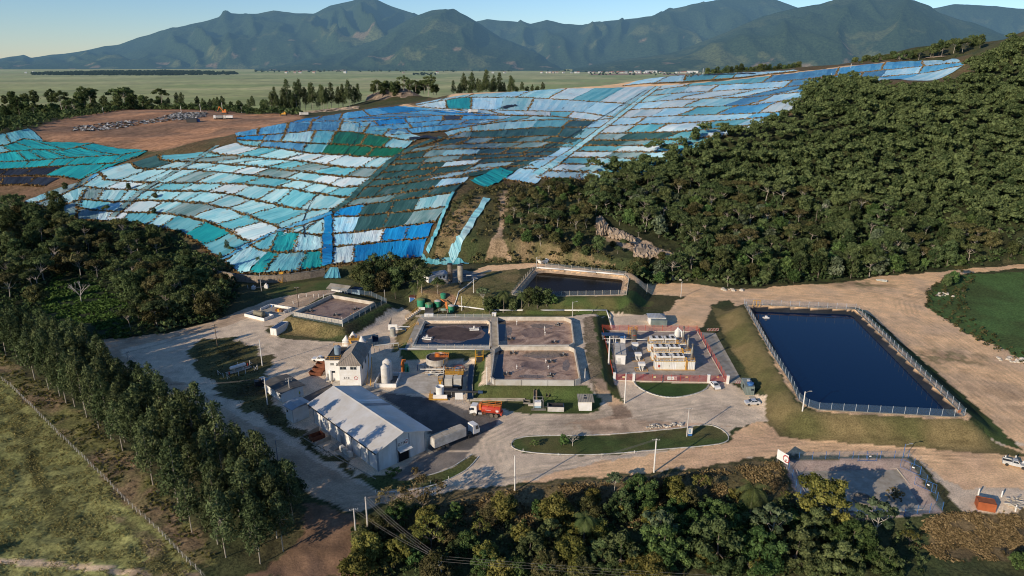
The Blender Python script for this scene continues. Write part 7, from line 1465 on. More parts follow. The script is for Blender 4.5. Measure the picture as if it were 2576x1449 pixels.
for (px0, py0, px1, py1, lb) in ((1346,1022,1346,984,'left rusty flume plank running down the lawn bank'),(1377,1000,1379,968,'right rusty flume running down the lawn bank to the basin')):
 a = Vector(hit(px0, py0)); b = Vector(hit(px1, py1)); m = MB(); d = b - a;
 for s in (-.45,.45): m.add([(s,0,.2),(s,0,.75),(s+d.x,d.y,d.z+.75),(s+d.x,d.y,d.z+.2),(s+.1,0,.2),(s+.1,0,.75),(s+.1+d.x,d.y,d.z+.75),(s+.1+d.x,d.y,d.z+.2)], [(0,1,2,3),(4,5,6,7),(1,2,6,5)])
 m.add([(-.45,0,.3),(.5,0,.3),(.5+d.x,d.y,d.z+.3),(-.45+d.x,d.y,d.z+.3)], [(0,1,2,3)]); o = m.build('flume', paint('flume', (.36,.27,.18), .8, dirt=.5, scale=2)); o.location = a; tag(o, lb, 'flume')
loc, rz, L = FR((1378,1035), (1418,1036)); t = thing('skip_container', 'pale open skip with black lining right of the pump station', 'container', loc, rz); part(t, 'shell', paint('skip_pale', (.60,.57,.52), .7, dirt=.3), lambda m: m.wall([(0,0),(L,0),(L,2.4),(0,2.4)], 0, 1.35, .12, True)); part(t, 'lining', dark, lambda m: (m.box(.1,L-.1,.1,2.3,.1,.9), m.wall([(.12,.12),(L-.12,.12),(L-.12,2.28),(.12,2.28)], .9, 1.42, .1, True)))
loc, rz, L = FR((1456.5,1033.5), (1488.5,1033.5)); t = thing('guard_hut', 'small white hut with patched fibre-cement roof by the yard road', 'hut', loc, rz); part(t, 'wall', white, lambda m: m.box(0,L,0,3.2,-.1,2.7)); part(t, 'roof', fibre, lambda m: m.extr([(-.35,2.702),(3.9,3.0),(3.9,3.1),(-.35,2.8)], 'x', -.3, L+.6)); part(t, 'roof_patch', dark, lambda m: (m.box(L*.4,L*.62,1.3,2.1,2.93,3.02), m.box(L*.45,L*.6,2.6,3.2,3.0,3.09))); part(t, 'door', offwhite, lambda m: m.box(L+.003,L+.05,1,1.9,0,2.1))
# --- bunded tank pad, white container, posts and shed at the left basin
loc, rz, L = FR((616,796), (665,808)); t = thing('bund_wall', 'white-walled bund with a horizontal tank at the left basin corner', 'bund', loc, rz); part(t, 'wall', white, lambda m: m.wall([(0,0),(L,0),(L,4.4),(0,4.4)], -.2, 1.1, .22, True)); part(t, 'floor', conc, lambda m: m.box(.1,L-.1,.1,4.3,-.1,.08))
q = Vector(t.matrix_basis @ Vector((L*.25,2.4,0))); t2 = thing('fuel_tank', 'olive grey horizontal tank inside the left white bund', 'tank', tuple(q), rz); part(t2, 'vessel', paint('tank_olive', (.24,.22,.16), .6, dirt=.3), lambda m: m.lathe([(.02,-.15),(.7,0),(.95,.2),(.95,4.6),(.7,4.8),(.02,4.95)], (0,0,1.3), 16, 'x'), True); part(t2, 'cradle', conc_d, lambda m: (m.box(.6,.9,-.7,.7,0,.6), m.box(3.8,4.1,-.7,.7,0,.6)))
loc, rz, L = FR((657,781), (713,790)); t = thing('bund_wall', 'second white-walled pad behind the horizontal tank, open in front', 'bund', loc, rz); part(t, 'wall', white, lambda m: m.wall([(0,0),(0,5),(L,5),(L,.5)], -.2, 1.0, .22)); part(t, 'floor', conc, lambda m: m.box(0,L,-.5,5,-.1,.1)); part(t, 'drum', blue, lambda m: m.lathe([(.3,.1),(.3,1.0)], (1.5,4.2,0), 12)); q = Vector(t.matrix_basis @ Vector((L*.7,1.6,.1))); t = thing('crate_stack', 'stack of brown and yellow crates on the white-walled pad', 'crates', tuple(q), rz)
for i in range(3): part(t, 'crate', [rust, yellow, paint('crate_brown', (.25,.13,.07), .8)][i], lambda m: m.box(-1.5+i*1.0,-.6+i*1.0,-.6,.6,0,.9+.15*(i%2)))
loc, rz, L = FR((681.5,843), (697,844.6)); D2 = (Vector(G(721,825.5)) - Vector(G(697,844.6))).length; t = thing('shipping_container', 'white container with dark sheet top standing alone in the left yard', 'container', loc, rz - R(2)); part(t, 'shell', contw, lambda m: m.wall([(0,0),(L,0),(L,D2),(0,D2)], .05, 2.55, .14, True)); part(t, 'cover', dkblue, lambda m: m.box(.08,L-.08,.08,D2-.3,2.35,2.5)); part(t, 'door', white, lambda m: (m.box(.1,L/2-.05,-.13,-.075,.2,2.4), m.box(L/2+.05,L-.1,-.13,-.075,.2,2.4)))
loc, rz, L = FR((829,741), (873,746)); L = 7.6; t = thing('open_shed', 'open shed with pale fibre-cement roof behind the square sludge basin', 'shed', loc, rz + R(-4)); t.location.z = hz(loc[0], loc[1]); part(t, 'roof', fibre, lambda m: (m.extr([(-.8,2.7),(2.4,3.9),(2.4,4.0),(-.8,2.8)], 'x', -.8, L+1.2), m.extr([(2.402,3.9),(5.4,2.8),(5.4,2.9),(2.402,4.0)], 'x', -.8, L+1.2))); part(t, 'wall', white, lambda m: m.box(.8,L-1.6,.1,.25,-.5,2.6)); part(t, 'tarp_curtain', blue, lambda m: m.box(L-1.5,L+.9,4.2,4.3,-.3,2.4)); part(t, 'drum', blue, lambda m: m.lathe([(.5,0),(.5,1.2)], (L-.7,.6,0), 12))
for x in (0,L-.2,L+.9):
 for y in (0,4.8): part(t, 'post', offwhite, lambda m: m.tube((x,y,-.5),(x,y,2.85),.09,.09,6))
t = thing('store_shed', 'blue-walled lean-to at the right end of the open shed', 'shed', hit(897,741), rz); part(t, 'wall', paint('pale_blue', (.35,.5,.62), .5), lambda m: m.box(-2,1.4,0,2.6,-.3,2.1)); part(t, 'roof', dkblue, lambda m: m.box(-2.3,1.7,-.4,2.8,2.102,2.2))
for i, (px, py) in enumerate([(752,750),(771,746),(790,748),(802,748),(814,749),(738,765)]):
 simple('marker_post', 'short white marker post with brown top on the lawn below the wall', 'post', hit(px, py), 0, white, lambda m: (m.tube((0,0,-.1),(0,0,1.3),.14,.13,6)), 'marker posts on the lawn below the wall')
t = thing('pump_cluster', 'cluster of white pumps and pipes on the lawn below the wall', 'pumps', hit(655,727)); part(t, 'pump', white, lambda m: (m.box(-3.4,-2,-.6,.6,0,1.2), m.tube((-2.7,0,1.2),(-2.7,0,1.7),.3,.3,8))); part(t, 'pump', white, lambda m: (m.box(1.4,2.8,.6,1.8,0,1.5), m.tube((2.1,1.2,1.5),(2.1,1.2,2.0),.35,.35,8))); part(t, 'pipe', grey, lambda m: m.path([(-2,0,.6),(1.4,1.2,.6)], .15, 6)); part(t, 'post', offwhite, lambda m: m.tube((-5.2,.4,0),(-5.2,.4,1.5),.1,.1,6))
# --- green tanks, blue hut, control cabinets
for i, (px, py, r, h) in enumerate([(1059.5,779,1.5,3.0),(1080,783,1.45,2.9),(1101.5,779,1.2,2.2),(1116,773,1.1,1.6),(1135.7,784,1.2,2.4)]):
 lb = ['leftmost and tallest green round tank by the cut bank','second green round tank with olive lid','third green round tank, with white netting on top','small low green tank behind the others','rightmost green round tank beside the yellow chute'][i]
 t = thing('round_tank', lb, 'tank', (G(px,py)[0], G(px,py)[1], hz(*G(px,py)[:2]))); part(t, 'shell', green, lambda m: m.lathe([(r*.9,0),(r,h*.75),(r*1.03,h)], (0,0,0), 22), True); part(t, 'lid', [paint('lid_olive', (.18,.26,.10), .6), paint('lid_olive', (.18,.26,.10), .6), offwhite, green, offwhite][i], lambda m: m.lathe([(r*1.05,h+.003),(r*.6,h+.32),(.05,h+.45)], (0,0,0), 22), True)
part(thing('chute', 'yellow and rusty loading chute between the green tanks', 'chute', G(1126,784)), 'trough', orange, lambda m: (m.add([(-.5,0,.2),(.3,0,.2),(-.4,1.5,3.4),(-1.1,1.5,3.4)], [(0,1,2,3)]), m.tube((-1.2,1.4,3.4),(-2.6,2.0,4.2),.2,.2,6), m.tube((0,.2,0),(0,.2,1.2),.15,.15,6)))
t = thing('pump_bench', 'pale green pump bench in a white frame before the green tanks', 'pumps', G(1115,785)); part(t, 'tank', paint('pale_green', (.35,.55,.42), .5), lambda m: m.lathe([(.4,-.9),(.4,.9)], (0,0,1.0), 12, 'x')); part(t, 'frame', offwhite, lambda m: [m.tube((x,-.8,0),(x,-.8,1.5),.06,.06,5) for x in (-1.6,0,1.6)] + [m.tube((-1.6,-.8,1.5),(1.6,-.8,1.5),.06,.06,5), m.tube((-1.6,-.8,.8),(1.6,-.8,.8),.05,.05,5)])
board('white sign with red print in front of the leftmost green tank', (G(1062,784)[0], G(1062,784)[1]-.3, 0), 2.4, .8, 1.9, 0)
loc, rz, L = FR((1030,763), (1045,764)); t = thing('toilet_hut', 'small blue and white hut with brown roof left of the green tanks', 'hut', (loc[0], loc[1], hz(loc[0], loc[1])), rz); part(t, 'wall', white, lambda m: m.box(0,L,0,2.0,-.5,2.1)); part(t, 'front', blue, lambda m: m.box(.25,L-.25,-.05,-.004,0,2.0)); part(t, 'roof', rust, lambda m: m.box(-.25,L+.25,-.3,2.3,2.102,2.3))
t = thing('blower_box', 'white panel box with a raised dark lid behind the foam basin', 'box', G(1069,800,1.5)); part(t, 'box', white, lambda m: m.box(-.2,3.0,0,1.2,0,1.5)); part(t, 'lid', dark, lambda m: m.add([(-.1,1.2,1.5),(2.9,1.2,1.5),(2.9,2.0,3.2),(-.1,1.6,3.4)], [(0,1,2,3)])); simple('control_box', 'small white control box at the head of the walkway between basins', 'cabinet', G(1243,796,2.5), 0, white, lambda m: (m.box(-.7,.7,0,.9,0,1.2), m.box(-.8,.8,-.1,1,1.2,1.3)))
loc = G(984,844); t = thing('cylinder_tank', 'grey vertical cylinder before a white wall, left of the foam basin', 'tank', G(989,845)); part(t, 'shell', paint('tank_grey', (.42,.42,.38), .5, dirt=.25), lambda m: m.lathe([(.95,.1),(.95,2.9),(.8,2.95),(.02,2.9)], (0,0,0), 20), True); part(t, 'base', conc_p, lambda m: m.box(-1.3,1.3,-1.2,1.0,0,.12)); t = thing('screen_wall', 'white screen wall with raised dark flap behind the grey cylinder', 'screen', G(977,834)); part(t, 'panel', white, lambda m: m.box(0,3.2,0,.15,.5,2.6)); part(t, 'flap', dark, lambda m: m.add([(.2,.2,2.6),(1.2,.2,2.6),(1.1,1.6,4.6)], [(0,1,2)])); part(t, 'pipe', white, lambda m: (m.path([(3.2,.4,1.6),(7.5,.4,1.6)], .13, 6), m.path([(3.2,0,.9),(6,0,.9),(6,0,0)], .15, 6)))
# --- flare station
def flare(px, py, h, r, lb, soot):
 b = G(px, py, 5); t = thing('flare_stack', lb, 'flare stack', b); part(t, 'shell', paint('flare_steel' + soot, (.62,.55,.44) if not soot else (.30,.24,.18), .5, .3, dirt=.5, scale=.45), lambda m: m.lathe([(r,.8),(r,h),(r-.08,h),(r-.08,h-1.2)], (0,0,0), 24)); part(t, 'rim', dark, lambda m: m.lathe([(r+.05,h-.35),(r+.05,h-.02)], (0,0,0), 24)); part(t, 'skirt', dark, lambda m: m.lathe([(r*.8,0),(r*.8,.8)], (0,0,0), 16)); part(t, 'burner_pipe', grey, lambda m: m.path([(0,-r,.5),(0,-r-1.4,.5),(0,-r-1.4,0)], .14, 6)); return t
flare(1132.8,709,7.6,1.0,'left soot-darkened cylindrical flare stack by the pale sheet','d'); flare(1158.5,713,7.8,1.1,'right pale cylindrical flare stack with black soot streak','')
loc, rz, L = FR((1078,712), (1112,704), 5); t = thing('control_house', 'low white control house in shade left of the flare stacks', 'building', loc, rz - R(6)); part(t, 'wall', white, lambda m: m.box(0,8.2,0,4.4,-.4,2.6)); part(t, 'roof', zinc, lambda m: (m.extr([(-.5,2.55),(2.2,3.4),(2.2,3.5),(-.5,2.65)], 'x', -.5, 8.7), m.extr([(2.202,3.4),(4.9,2.55),(4.9,2.65),(2.202,3.5)], 'x', -.5, 8.7)))
for x0 in (3.6,5.0,6.6): part(t, 'window', glass, lambda m: m.box(x0,x0+.8,-.05,-.004,1.0,1.9))
t = thing('gas_skid', 'low blue gas pipe skid behind the flare stacks', 'pipes', G(1180,700,5)); part(t, 'pipe', dkblue, lambda m: (m.path([(-4,0,.8),(3,1,.8),(3,1,0)], .2, 8), m.path([(-4,1,1.2),(2,2,1.2)], .15, 8))); part(t, 'pipe', white, lambda m: m.path([(-1,-1,1.6),(1.6,-1.2,1.6),(1.6,-1.2,0)], .13, 6)); part(t, 'post', grey, lambda m: [m.tube((x,-2,0),(x,-2,1.8),.06,.06,5) for x in (-3,-1,1)]); sheet('concrete_slab', poly([(1112,716),(1200,704),(1225,690),(1150,676),(1112,684)], 5), 5.02, conc_d)
# ------------------------------------------------------------------ biogas power plant behind the red fence
FL, FR_, BR, BL = G(1545,957.7), G(1830,963.6), G(1754,835), G(1514,832.7)
sheet('paved_yard', poly([(1545,958),(1830,964),(1754,835),(1514,832)], 0), .01, pavem); sheet('paved_strip', poly([(1830,964),(1870,964),(1800,838),(1756,835)], 0), .008, conc)
fence('red mesh fence along the front of the power plant', [FL, G(1593.3,959), G(1688,961), G(1781,962.5), FR_], 2.3, 3.0, redp, wire_red, curb=conc_p, pr=.06); fence('red mesh fence along the right side of the power plant', [(FR_[0]-.3, FR_[1]+.4, 0), (BR[0], BR[1], 0)], 2.3, 3.0, redp, wire_red, curb=conc_p, pr=.06)
fence('red mesh fence along the left side of the power plant', [(FL[0]-.2, FL[1]+.5, 0), (BL[0], BL[1], 0)], 2.3, 3.0, redp, wire_red, curb=redp, pr=.06); fence('red mesh fence along the back of the power plant', [(BL[0]+.3, BL[1], 0), (BR[0]-.3, BR[1], 0)], 2.3, 3.0, redp, wire_red, curb=conc_p, pr=.06)
for i, (px, py) in enumerate([(1545,957.5),(1593.5,959),(1781.5,962.5),(1830,964.5)]): simple('gate_pillar', 'white pillar of the red fence, %s' % ['at its left corner','left of the half-moon lawn','right of the half-moon lawn','at its right corner'][i], 'pillar', G(px, py), 0, white, lambda m: (m.box(-.33,.33,-.33,.33,0,2.5), m.box(-.4,.4,-.4,.4,2.5,2.6)))
board('white U.T.E sign with red emblem on the red fence', (G(1687.5,955.5)[0], G(1687.5,960)[1]-.25, 0), 2.8, .75, 1.75, 0, txt='U.T.E', emb=True)
for i, px in enumerate((1646, 1726, 1568, 1804)): simple('warning_sign', 'small yellow-white warning plate on the red fence, %s' % ['left of the U.T.E sign','right of the U.T.E sign','near the left corner','near the right corner'][i], 'sign', (G(px,960)[0], G(px,960)[1]-.2, 0), 0, paint('sign_cream', (.75,.65,.35), .6), lambda m: m.box(-.35,.35,-.03,.03,1.3,1.8))
stain = paint('stainless', (.55,.50,.43), .3, .8, dirt=.45, scale=.8)
def genset(px, py, lb, n):
 b = G(px, py); t = thing('generator_container', lb, 'generator', b, R(-.6)); Lc, D, H = 12.0, 2.7, 2.75
 part(t, 'shell', contw, lambda m: m.box(0,Lc,0,D,.15,H)); part(t, 'base_frame', yellow, lambda m: m.box(-.15,Lc+.15,-.2,D+.2,-.05,.149)); part(t, 'roof_edge', paint('cream_edge', (.72,.50,.20), .5), lambda m: m.wall([(-.05,-.05),(Lc+.05,-.05),(Lc+.05,D+.05),(-.05,D+.05)], H, H+.13, .16, True))
 for x0, w in ((2.7,1.8),(6.4,2.6)): d = part(t, 'door', paint('door_cream', (.74,.72,.64), .5, dirt=.1), lambda m: m.box(x0,x0+w,-.05,-.003,.3,2.5)); part(d, 'handle', dark, lambda m: m.box(x0+w-.2,x0+w-.1,-.1,-.052,1.2,1.5))
 part(t, 'extinguisher', redp, lambda m: m.box(.9,1.3,-.3,-.003,1.0,1.7)); part(t, 'cable_tray', yellow, lambda m: (m.box(9.1,9.3,-.25,-.003,.2,3.6), m.box(9.5,9.65,-.25,-.003,.2,3.3)))
 part(t, 'roof_railing', yellow, lambda m: rail(m, [(.1,0,H+.1),(Lc-.1,0,H+.1),(Lc-.1,D,H+.1),(.1,D,H+.1)], .9, .035, True))
 for x0, w in ((.5,4.2),(5.1,3.6)):
  c = part(t, 'cooler', white, lambda m: (m.box(x0,x0+w,.1,D-.1,H+1.25,H+1.75), [m.box(x-.07,x+.07,y-.07,y+.07,H+.1,H+1.25) for x in (x0+.15,x0+w-.15) for y in (.2,D-.2)]))
  for k in range(4): part(c, 'fan', dark, lambda m: (m.lathe([(.48,H+1.752),(.5,H+1.86),(.42,H+1.86),(.40,H+1.76)], (x0+w*(.28+.46*(k%2)),.75+1.2*(k//2),0), 14), m.box(x0+w*(.28+.46*(k%2))-.38,x0+w*(.28+.46*(k%2))+.38,.69+1.2*(k//2),.81+1.2*(k//2),H+1.79,H+1.83)))
 part(t, 'exhaust_stack', stain, lambda m: m.lathe([(.38,H+.1),(.38,H+3.6),(.22,H+3.9),(.22,H+4.9),(.36,H+5.0),(.36,H+5.35),(.05,H+5.7)], (Lc-.9,1.2,0), 16), True); part(t, 'silencer', stain, lambda m: m.tube((Lc-2.6,1.9,H+.6),(Lc-1.2,1.5,H+.6),.35,.35,10)); part(t, 'valve_train', yellow, lambda m: m.path([(Lc-3.2,.3,H),(Lc-3.2,.3,H+1.2),(Lc-2.6,.3,H+1.2),(Lc-2.6,.3,H)], .1, 6))
genset(1647.5,930.5,'front white generator container with roof coolers and steel stack',0); genset(1640,906.5,'middle white generator container with roof coolers and steel stack',1); genset(1631,884.5,'rear white generator container with roof coolers and steel stack',2)
loc, rz, L = FR((1548.5,916.3), (1572.5,917)); t = thing('switchgear_cabin', 'white flat-roofed cabin along the left red fence', 'cabin', loc, rz - R(2)); part(t, 'wall', white, lambda m: m.box(0,L,0,8.6,0,3.1)); part(t, 'roof', paint('roof_cream', (.58,.53,.45), .6, dirt=.2), lambda m: m.extr([(-.2,3.102),(8.9,3.25),(8.9,3.4),(-.2,3.22)], 'x', -.2, L+.25)); part(t, 'door', offwhite, lambda m: m.box(.5,1.5,-.05,-.003,0,2.2)); part(t, 'lamp', dark, lambda m: m.box(L+.003,L+.3,2,2.3,1.8,2.0)); part(t, 'seam', grey, lambda m: m.box(L*.5-.03,L*.5+.03,.1,8.5,3.3,3.42))
t = thing('steel_tank', 'stainless vertical tank with yellow caged ladder and roof rail', 'tank', G(1593.5,857)); part(t, 'shell', stain, lambda m: m.lathe([(1.15,.3),(1.15,3.6),(.7,4.0),(.02,4.1)], (0,0,0), 24), True); part(t, 'leg', grey, lambda m: [m.box(x-.08,x+.08,y-.08,y+.08,-.1,.6) for x in (-.8,.8) for y in (-.8,.8)]); part(t, 'railing', yellow, lambda m: rail(m, [(1.15*math.cos(a*1.047),1.15*math.sin(a*1.047),3.6) for a in range(6)], 1.3, .05, True)); part(t, 'ladder_cage', yellow, lambda m: (ladder(m, -1.45, -.2, 0, 5.0), [m.tube((-1.45+.4*math.cos(a)-.2,-.2+.4*math.sin(a),1.5),(-1.45+.4*math.cos(a)-.2,-.2+.4*math.sin(a),5.0),.03,.03,4) for a in (2,3.14,4.2)])); part(t, 'stripe', redp, lambda m: m.box(-.5,.5,-1.19,-1.155,2.2,2.4))
t = thing('gas_blower_station', 'gas blower station under a blue canopy at the back left corner of the plant', 'blowers', G(1528,863)); part(t, 'canopy', dkblue, lambda m: m.extr([(-1.4,3.25),(1.6,3.0),(1.6,3.12),(-1.4,3.37)], 'x', -2.0, 5.6)); part(t, 'post', offwhite, lambda m: [m.box(x-.06,x+.06,y-.06,y+.06,0,3.1) for x in (-1.7,1.8,5.3) for y in (-1.1,1.3)]); part(t, 'blower', dark, lambda m: [m.tube((x,-.3,1.2),(x,.9,1.2),.45,.45,10) for x in (0,1.8,3.6)]); part(t, 'pipe', white, lambda m: (m.path([(-1.5,-.8,1.9),(5.0,-.8,1.9)], .12, 6), m.path([(0,-.8,1.9),(0,-.8,.3)], .12, 6), m.path([(2.6,-.8,1.9),(2.6,-.8,.3)], .12, 6))); part(t, 'skid', grey, lambda m: m.box(-1.6,5.2,-1.1,1.2,.02,.25)); part(t, 'filter', white, lambda m: m.box(-.9,.3,-1.9,-1.2,.2,1.3)); part(t, 'motor', blue, lambda m: m.tube((2.4,-2.2,.8),(3.2,-2.2,.8),.4,.4,10))
t = thing('analyser_hut', 'white cabinet with small blue roof beside the blower station', 'cabinet', G(1566,862)); part(t, 'wall', white, lambda m: m.box(-.8,.8,-.7,.7,.1,2.1)); part(t, 'roof', blue, lambda m: m.add([(-1,-1.0,1.95),(1,-1.0,1.95),(1,1.0,2.6),(-1,1.0,2.6),(-1,-1.0,2.05),(1,-1.0,2.05),(1,1.0,2.7),(-1,1.0,2.7)], [(0,1,2,3),(4,5,6,7),(0,1,5,4),(1,2,6,5),(2,3,7,6),(3,0,4,7)]))
for i, (px, py) in enumerate([(1596,880),(1604,905),(1612.5,930)]):
 t = thing('transformer', 'white dry transformer on legs inside a yellow kerb, %s of three' % ['rear','middle','front'][i], 'transformer', G(px, py)); part(t, 'bund', yellow, lambda m: m.wall([(-1.7,-1.1),(1.9,-1.1),(1.9,1.4),(-1.7,1.4)], 0, .12, .12, True)); part(t, 'body', paint('transformer_grey', (.55,.55,.52), .5, dirt=.15), lambda m: m.box(-.6,.8,-.3,.6,.4,1.5)); part(t, 'hood', white, lambda m: (m.box(-.9,1.1,-.6,.9,1.5,2.3))); part(t, 'bushing', white, lambda m: (m.path([(-.7,-.6,1.5),(-.7,-.9,.8),(-.2,-.9,.1)], .14, 8), m.tube((.4,-.7,0),(.4,-.7,.9),.12,.12,6)))
t = thing('scrubber', 'white cyclone scrubber with ducts behind the rear generator', 'scrubber', G(1703,856)); part(t, 'vessel', white, lambda m: m.lathe([(.3,0),(1.0,1.6),(1.0,3.4),(.35,4.2),(.3,4.6)], (0,0,0), 18), True); part(t, 'duct', white, lambda m: (m.path([(0,0,4.4),(1.3,-.4,3.2),(1.5,-.6,1.0)], .3, 8), m.box(-2.6,-1.2,-.6,.4,1.2,2.0))); part(t, 'leg', grey, lambda m: [m.box(x-.07,x+.07,y-.07,y+.07,0,1.8) for x in (-.8,.8) for y in (-.8,.8)])
pipe_run('grey gas pipe crossing the plant yard at head height', [(p[0], p[1], 2.6) for p in gp([(1560,872),(1600,872),(1631,873)], 0)], .13, offwhite)
# --- huts, containers and barriers around
loc, rz, L = FR((1636.7,822.5), (1677.5,823)); t = thing('shed', 'grey container shed with hipped grey roof behind the power plant', 'shed', loc, rz); part(t, 'front', contg, lambda m: m.box(.3,L,0,2.4,0,2.5)); part(t, 'wall', white, lambda m: m.box(-.2,L-.4,2.402,6.0,0,2.7)); part(t, 'roof', zinc, lambda m: m.add([(-.7,2.0,2.702),(L,2.0,2.702),(L,6.5,2.702),(-.7,6.5,2.702),(1.6,4.2,3.6),(L-2,4.2,3.6)], [(0,1,5,4),(1,2,5),(2,3,4,5),(3,0,4),(3,2,1,0)])); part(t, 'fascia', white, lambda m: m.box(-.6,L-.1,1.9,1.99,2.5,2.72))
loc, rz, L = FR((1875,994.5), (1897,996)); t = thing('site_container', 'grey-green container office with a blue water tank on its roof', 'container', loc, rz + R(4)); part(t, 'shell', contg, lambda m: m.box(0,L,0,5.8,.05,2.6)); part(t, 'roof', paint('cont_roof', (.25,.29,.27), .6, dirt=.2), lambda m: m.box(-.04,L+.04,-.04,5.84,2.602,2.66)); part(t, 'window', glass, lambda m: (m.box(-.04,-.003,2.2,3.6,1.0,2.0), m.box(1.4,2.2,-.04,-.003,1.5,2.1))); part(t, 'sill', offwhite, lambda m: m.box(L-1.2,L-.5,3.4,4.4,2.66,3.0))
q = Vector(t.matrix_basis @ Vector((L-1.0,1.2,2.66))); t = thing('water_tank', 'blue round water tank on the grey-green container', 'water tank', tuple(q)); part(t, 'tank', blue, lambda m: m.lathe([(.75,0),(.95,.6),(.9,.75),(.3,.95),(.02,1.0)], (0,0,0), 20), True); part(t, 'lid', dkblue, lambda m: m.lathe([(.3,.93),(.3,1.03),(.02,1.05)], (0,0,0), 12))
simple('septic_lid', 'round pale concrete lid on the ground by the grey-green container', 'lid', G(1893,1002), 0, conc_p, lambda m: m.lathe([(1.0,0),(1.0,.2),(.02,.22)], (0,0,0), 20))
def barrier(px, py, n, lb, rz):
 t = thing('folding_barrier', lb, 'barrier', G(px, py), rz)
 part(t, 'red_lattice', redp, lambda m: [m.tube((i*.55,0,.1),(i*.55+.5,0,1.15),.05,.05,4) for i in range(n)]); part(t, 'white_lattice', white, lambda m: [m.tube((i*.55+.5,.05,.1),(i*.55,.05,1.15),.05,.05,4) for i in range(n)])
barrier(1850,966,5,'red and white folding barrier left of the grey-green container',0); barrier(1778,834,8,'red and white barrier lying behind the power plant fence',.1)
t = thing('electric_meter', 'blue and white meter kiosk at the pole on the traffic island', 'kiosk', G(1735,1095)); part(t, 'box', white, lambda m: m.box(-.5,.5,-.35,.35,.6,2.2)); part(t, 'base', blue, lambda m: m.box(-.5,.5,-.35,.35,0,.599)); part(t, 'door', paint('pale_blue', (.35,.5,.62), .5), lambda m: m.box(-.4,.1,-.39,-.353,.8,2.0)); part(t, 'roof', grey, lambda m: m.box(-.6,.6,-.45,.45,2.2,2.3))
simple('rubble_heap', 'low heap of pale rubble along the edge of the traffic island', 'rubble', hit(1672,1072), .15, conc_p, lambda m: [m.cbox((rnd.uniform(-5,5), rnd.uniform(-.7,.7), rnd.uniform(.05,.3)), (rnd.uniform(.3,.8), rnd.uniform(.2,.5), rnd.uniform(.2,.5)), rnd.uniform(0,3)) for _ in range(46)])
# ------------------------------------------------------------------ vehicles
def wheel(par, x, y, r, w, side, tm=rubber, rm=grey):
 o = part(par, 'wheel', tm, lambda m: m.lathe([(r*.62,-w/2),(r*.95,-w/2),(r,-w*.3),(r,w*.3),(r*.95,w/2),(r*.62,w/2)], (x,y,r), 18, 'y')); part(o, 'rim', rm, lambda m: m.lathe([(.02,y+side*w*.30),(r*.6,y+side*w*.42),(r*.62,y+side*w*.1)], (x,0,r), 14, 'y')); return o
def car(lb, loc, rz, body, L=4.0, W=1.7, est=False):
 t = thing('parked_car', lb, 'car', loc, rz); k = L/4.0
 prof = [(-1.98,.32,.80),(-2.0,.68,.84),(-1.85,.88,.84),(-1.0,1.0,.84),(-.35,1.44,.64),(.9,1.47,.64),(1.62,1.12,.78),(1.95,.95,.82),(2.0,.5,.82),(1.95,.32,.80)]
 m = MB(); n_ = len(prof); m.add([(p[0]*k, -p[2]*W/1.7, p[1]) for p in prof] + [(p[0]*k, p[2]*W/1.7, p[1]) for p in prof], [(i,(i+1)%n_,n_+(i+1)%n_,n_+i) for i in range(n_)] + [tuple(range(n_)), tuple(range(2*n_-1,n_-1,-1))]); m.build('body', body, t)
 e = .012; quad = lambda m, a, b, wa, wb, f=1: m.add([(a[0]*k, -wa, a[1]), (a[0]*k, wa, a[1]), (b[0]*k, wb, b[1]), (b[0]*k, -wb, b[1])], [(0,1,2,3)])
 part(t, 'windscreen', glass, lambda m: quad(m, (-.99,1.02+e*2), (-.37,1.44+e), .70*W/1.7, .58*W/1.7)); part(t, 'rear_window', glass, lambda m: quad(m, (.95,1.47+e), (1.6,1.14+e*2), .56*W/1.7, .68*W/1.7))
 for s in (-1, 1):
  f = lambda z: (.84 - (z-1.0)/.45*.20)*W/1.7*s + s*.015
  part(t, 'side_window', glass, lambda m: (m.add([(-.72*k,f(1.06),1.06),(.25*k,f(1.06),1.06),(.25*k,f(1.37),1.37),(-.3*k,f(1.37),1.37)], [(0,1,2,3)]), m.add([(.33*k,f(1.06),1.06),(1.3*k,f(1.06),1.06),(.95*k,f(1.37),1.37),(.33*k,f(1.37),1.37)], [(0,1,2,3)])))
  part(t, 'headlight', paint('lamp_clear', (.7,.7,.68), .2), lambda m: m.box(-2.01*k,-1.86*k,s*.75*W/1.7-.12,s*.75*W/1.7+.12,.66,.82)); part(t, 'tail_light', redp, lambda m: m.box(1.93*k,2.01*k,s*.7*W/1.7-.1,s*.7*W/1.7+.1,.72,.95)); part(t, 'mirror', body, lambda m: m.box(-.72*k,-.58*k,s*.92*W/1.7-.08,s*.92*W/1.7+.08,1.0,1.12))
  for x in (-1.22, 1.25): wheel(t, x*k, s*.76*W/1.7, .31, .2, s, rubber, paint('alloy', (.5,.5,.5), .35, .6))
 return t
silver = paint('car_silver', (.62,.64,.66), .28, .3, dirt=.05, spec=.6); carw = paint('car_white', (.80,.80,.79), .3, 0, dirt=.05, spec=.6)
car('silver hatchback parked below the grey-green container', G(1891.7,1017), R(4), silver, 4.0); car('white car parked at the right end of the half-moon lawn', G(1798,974), R(100), carw, 4.3)
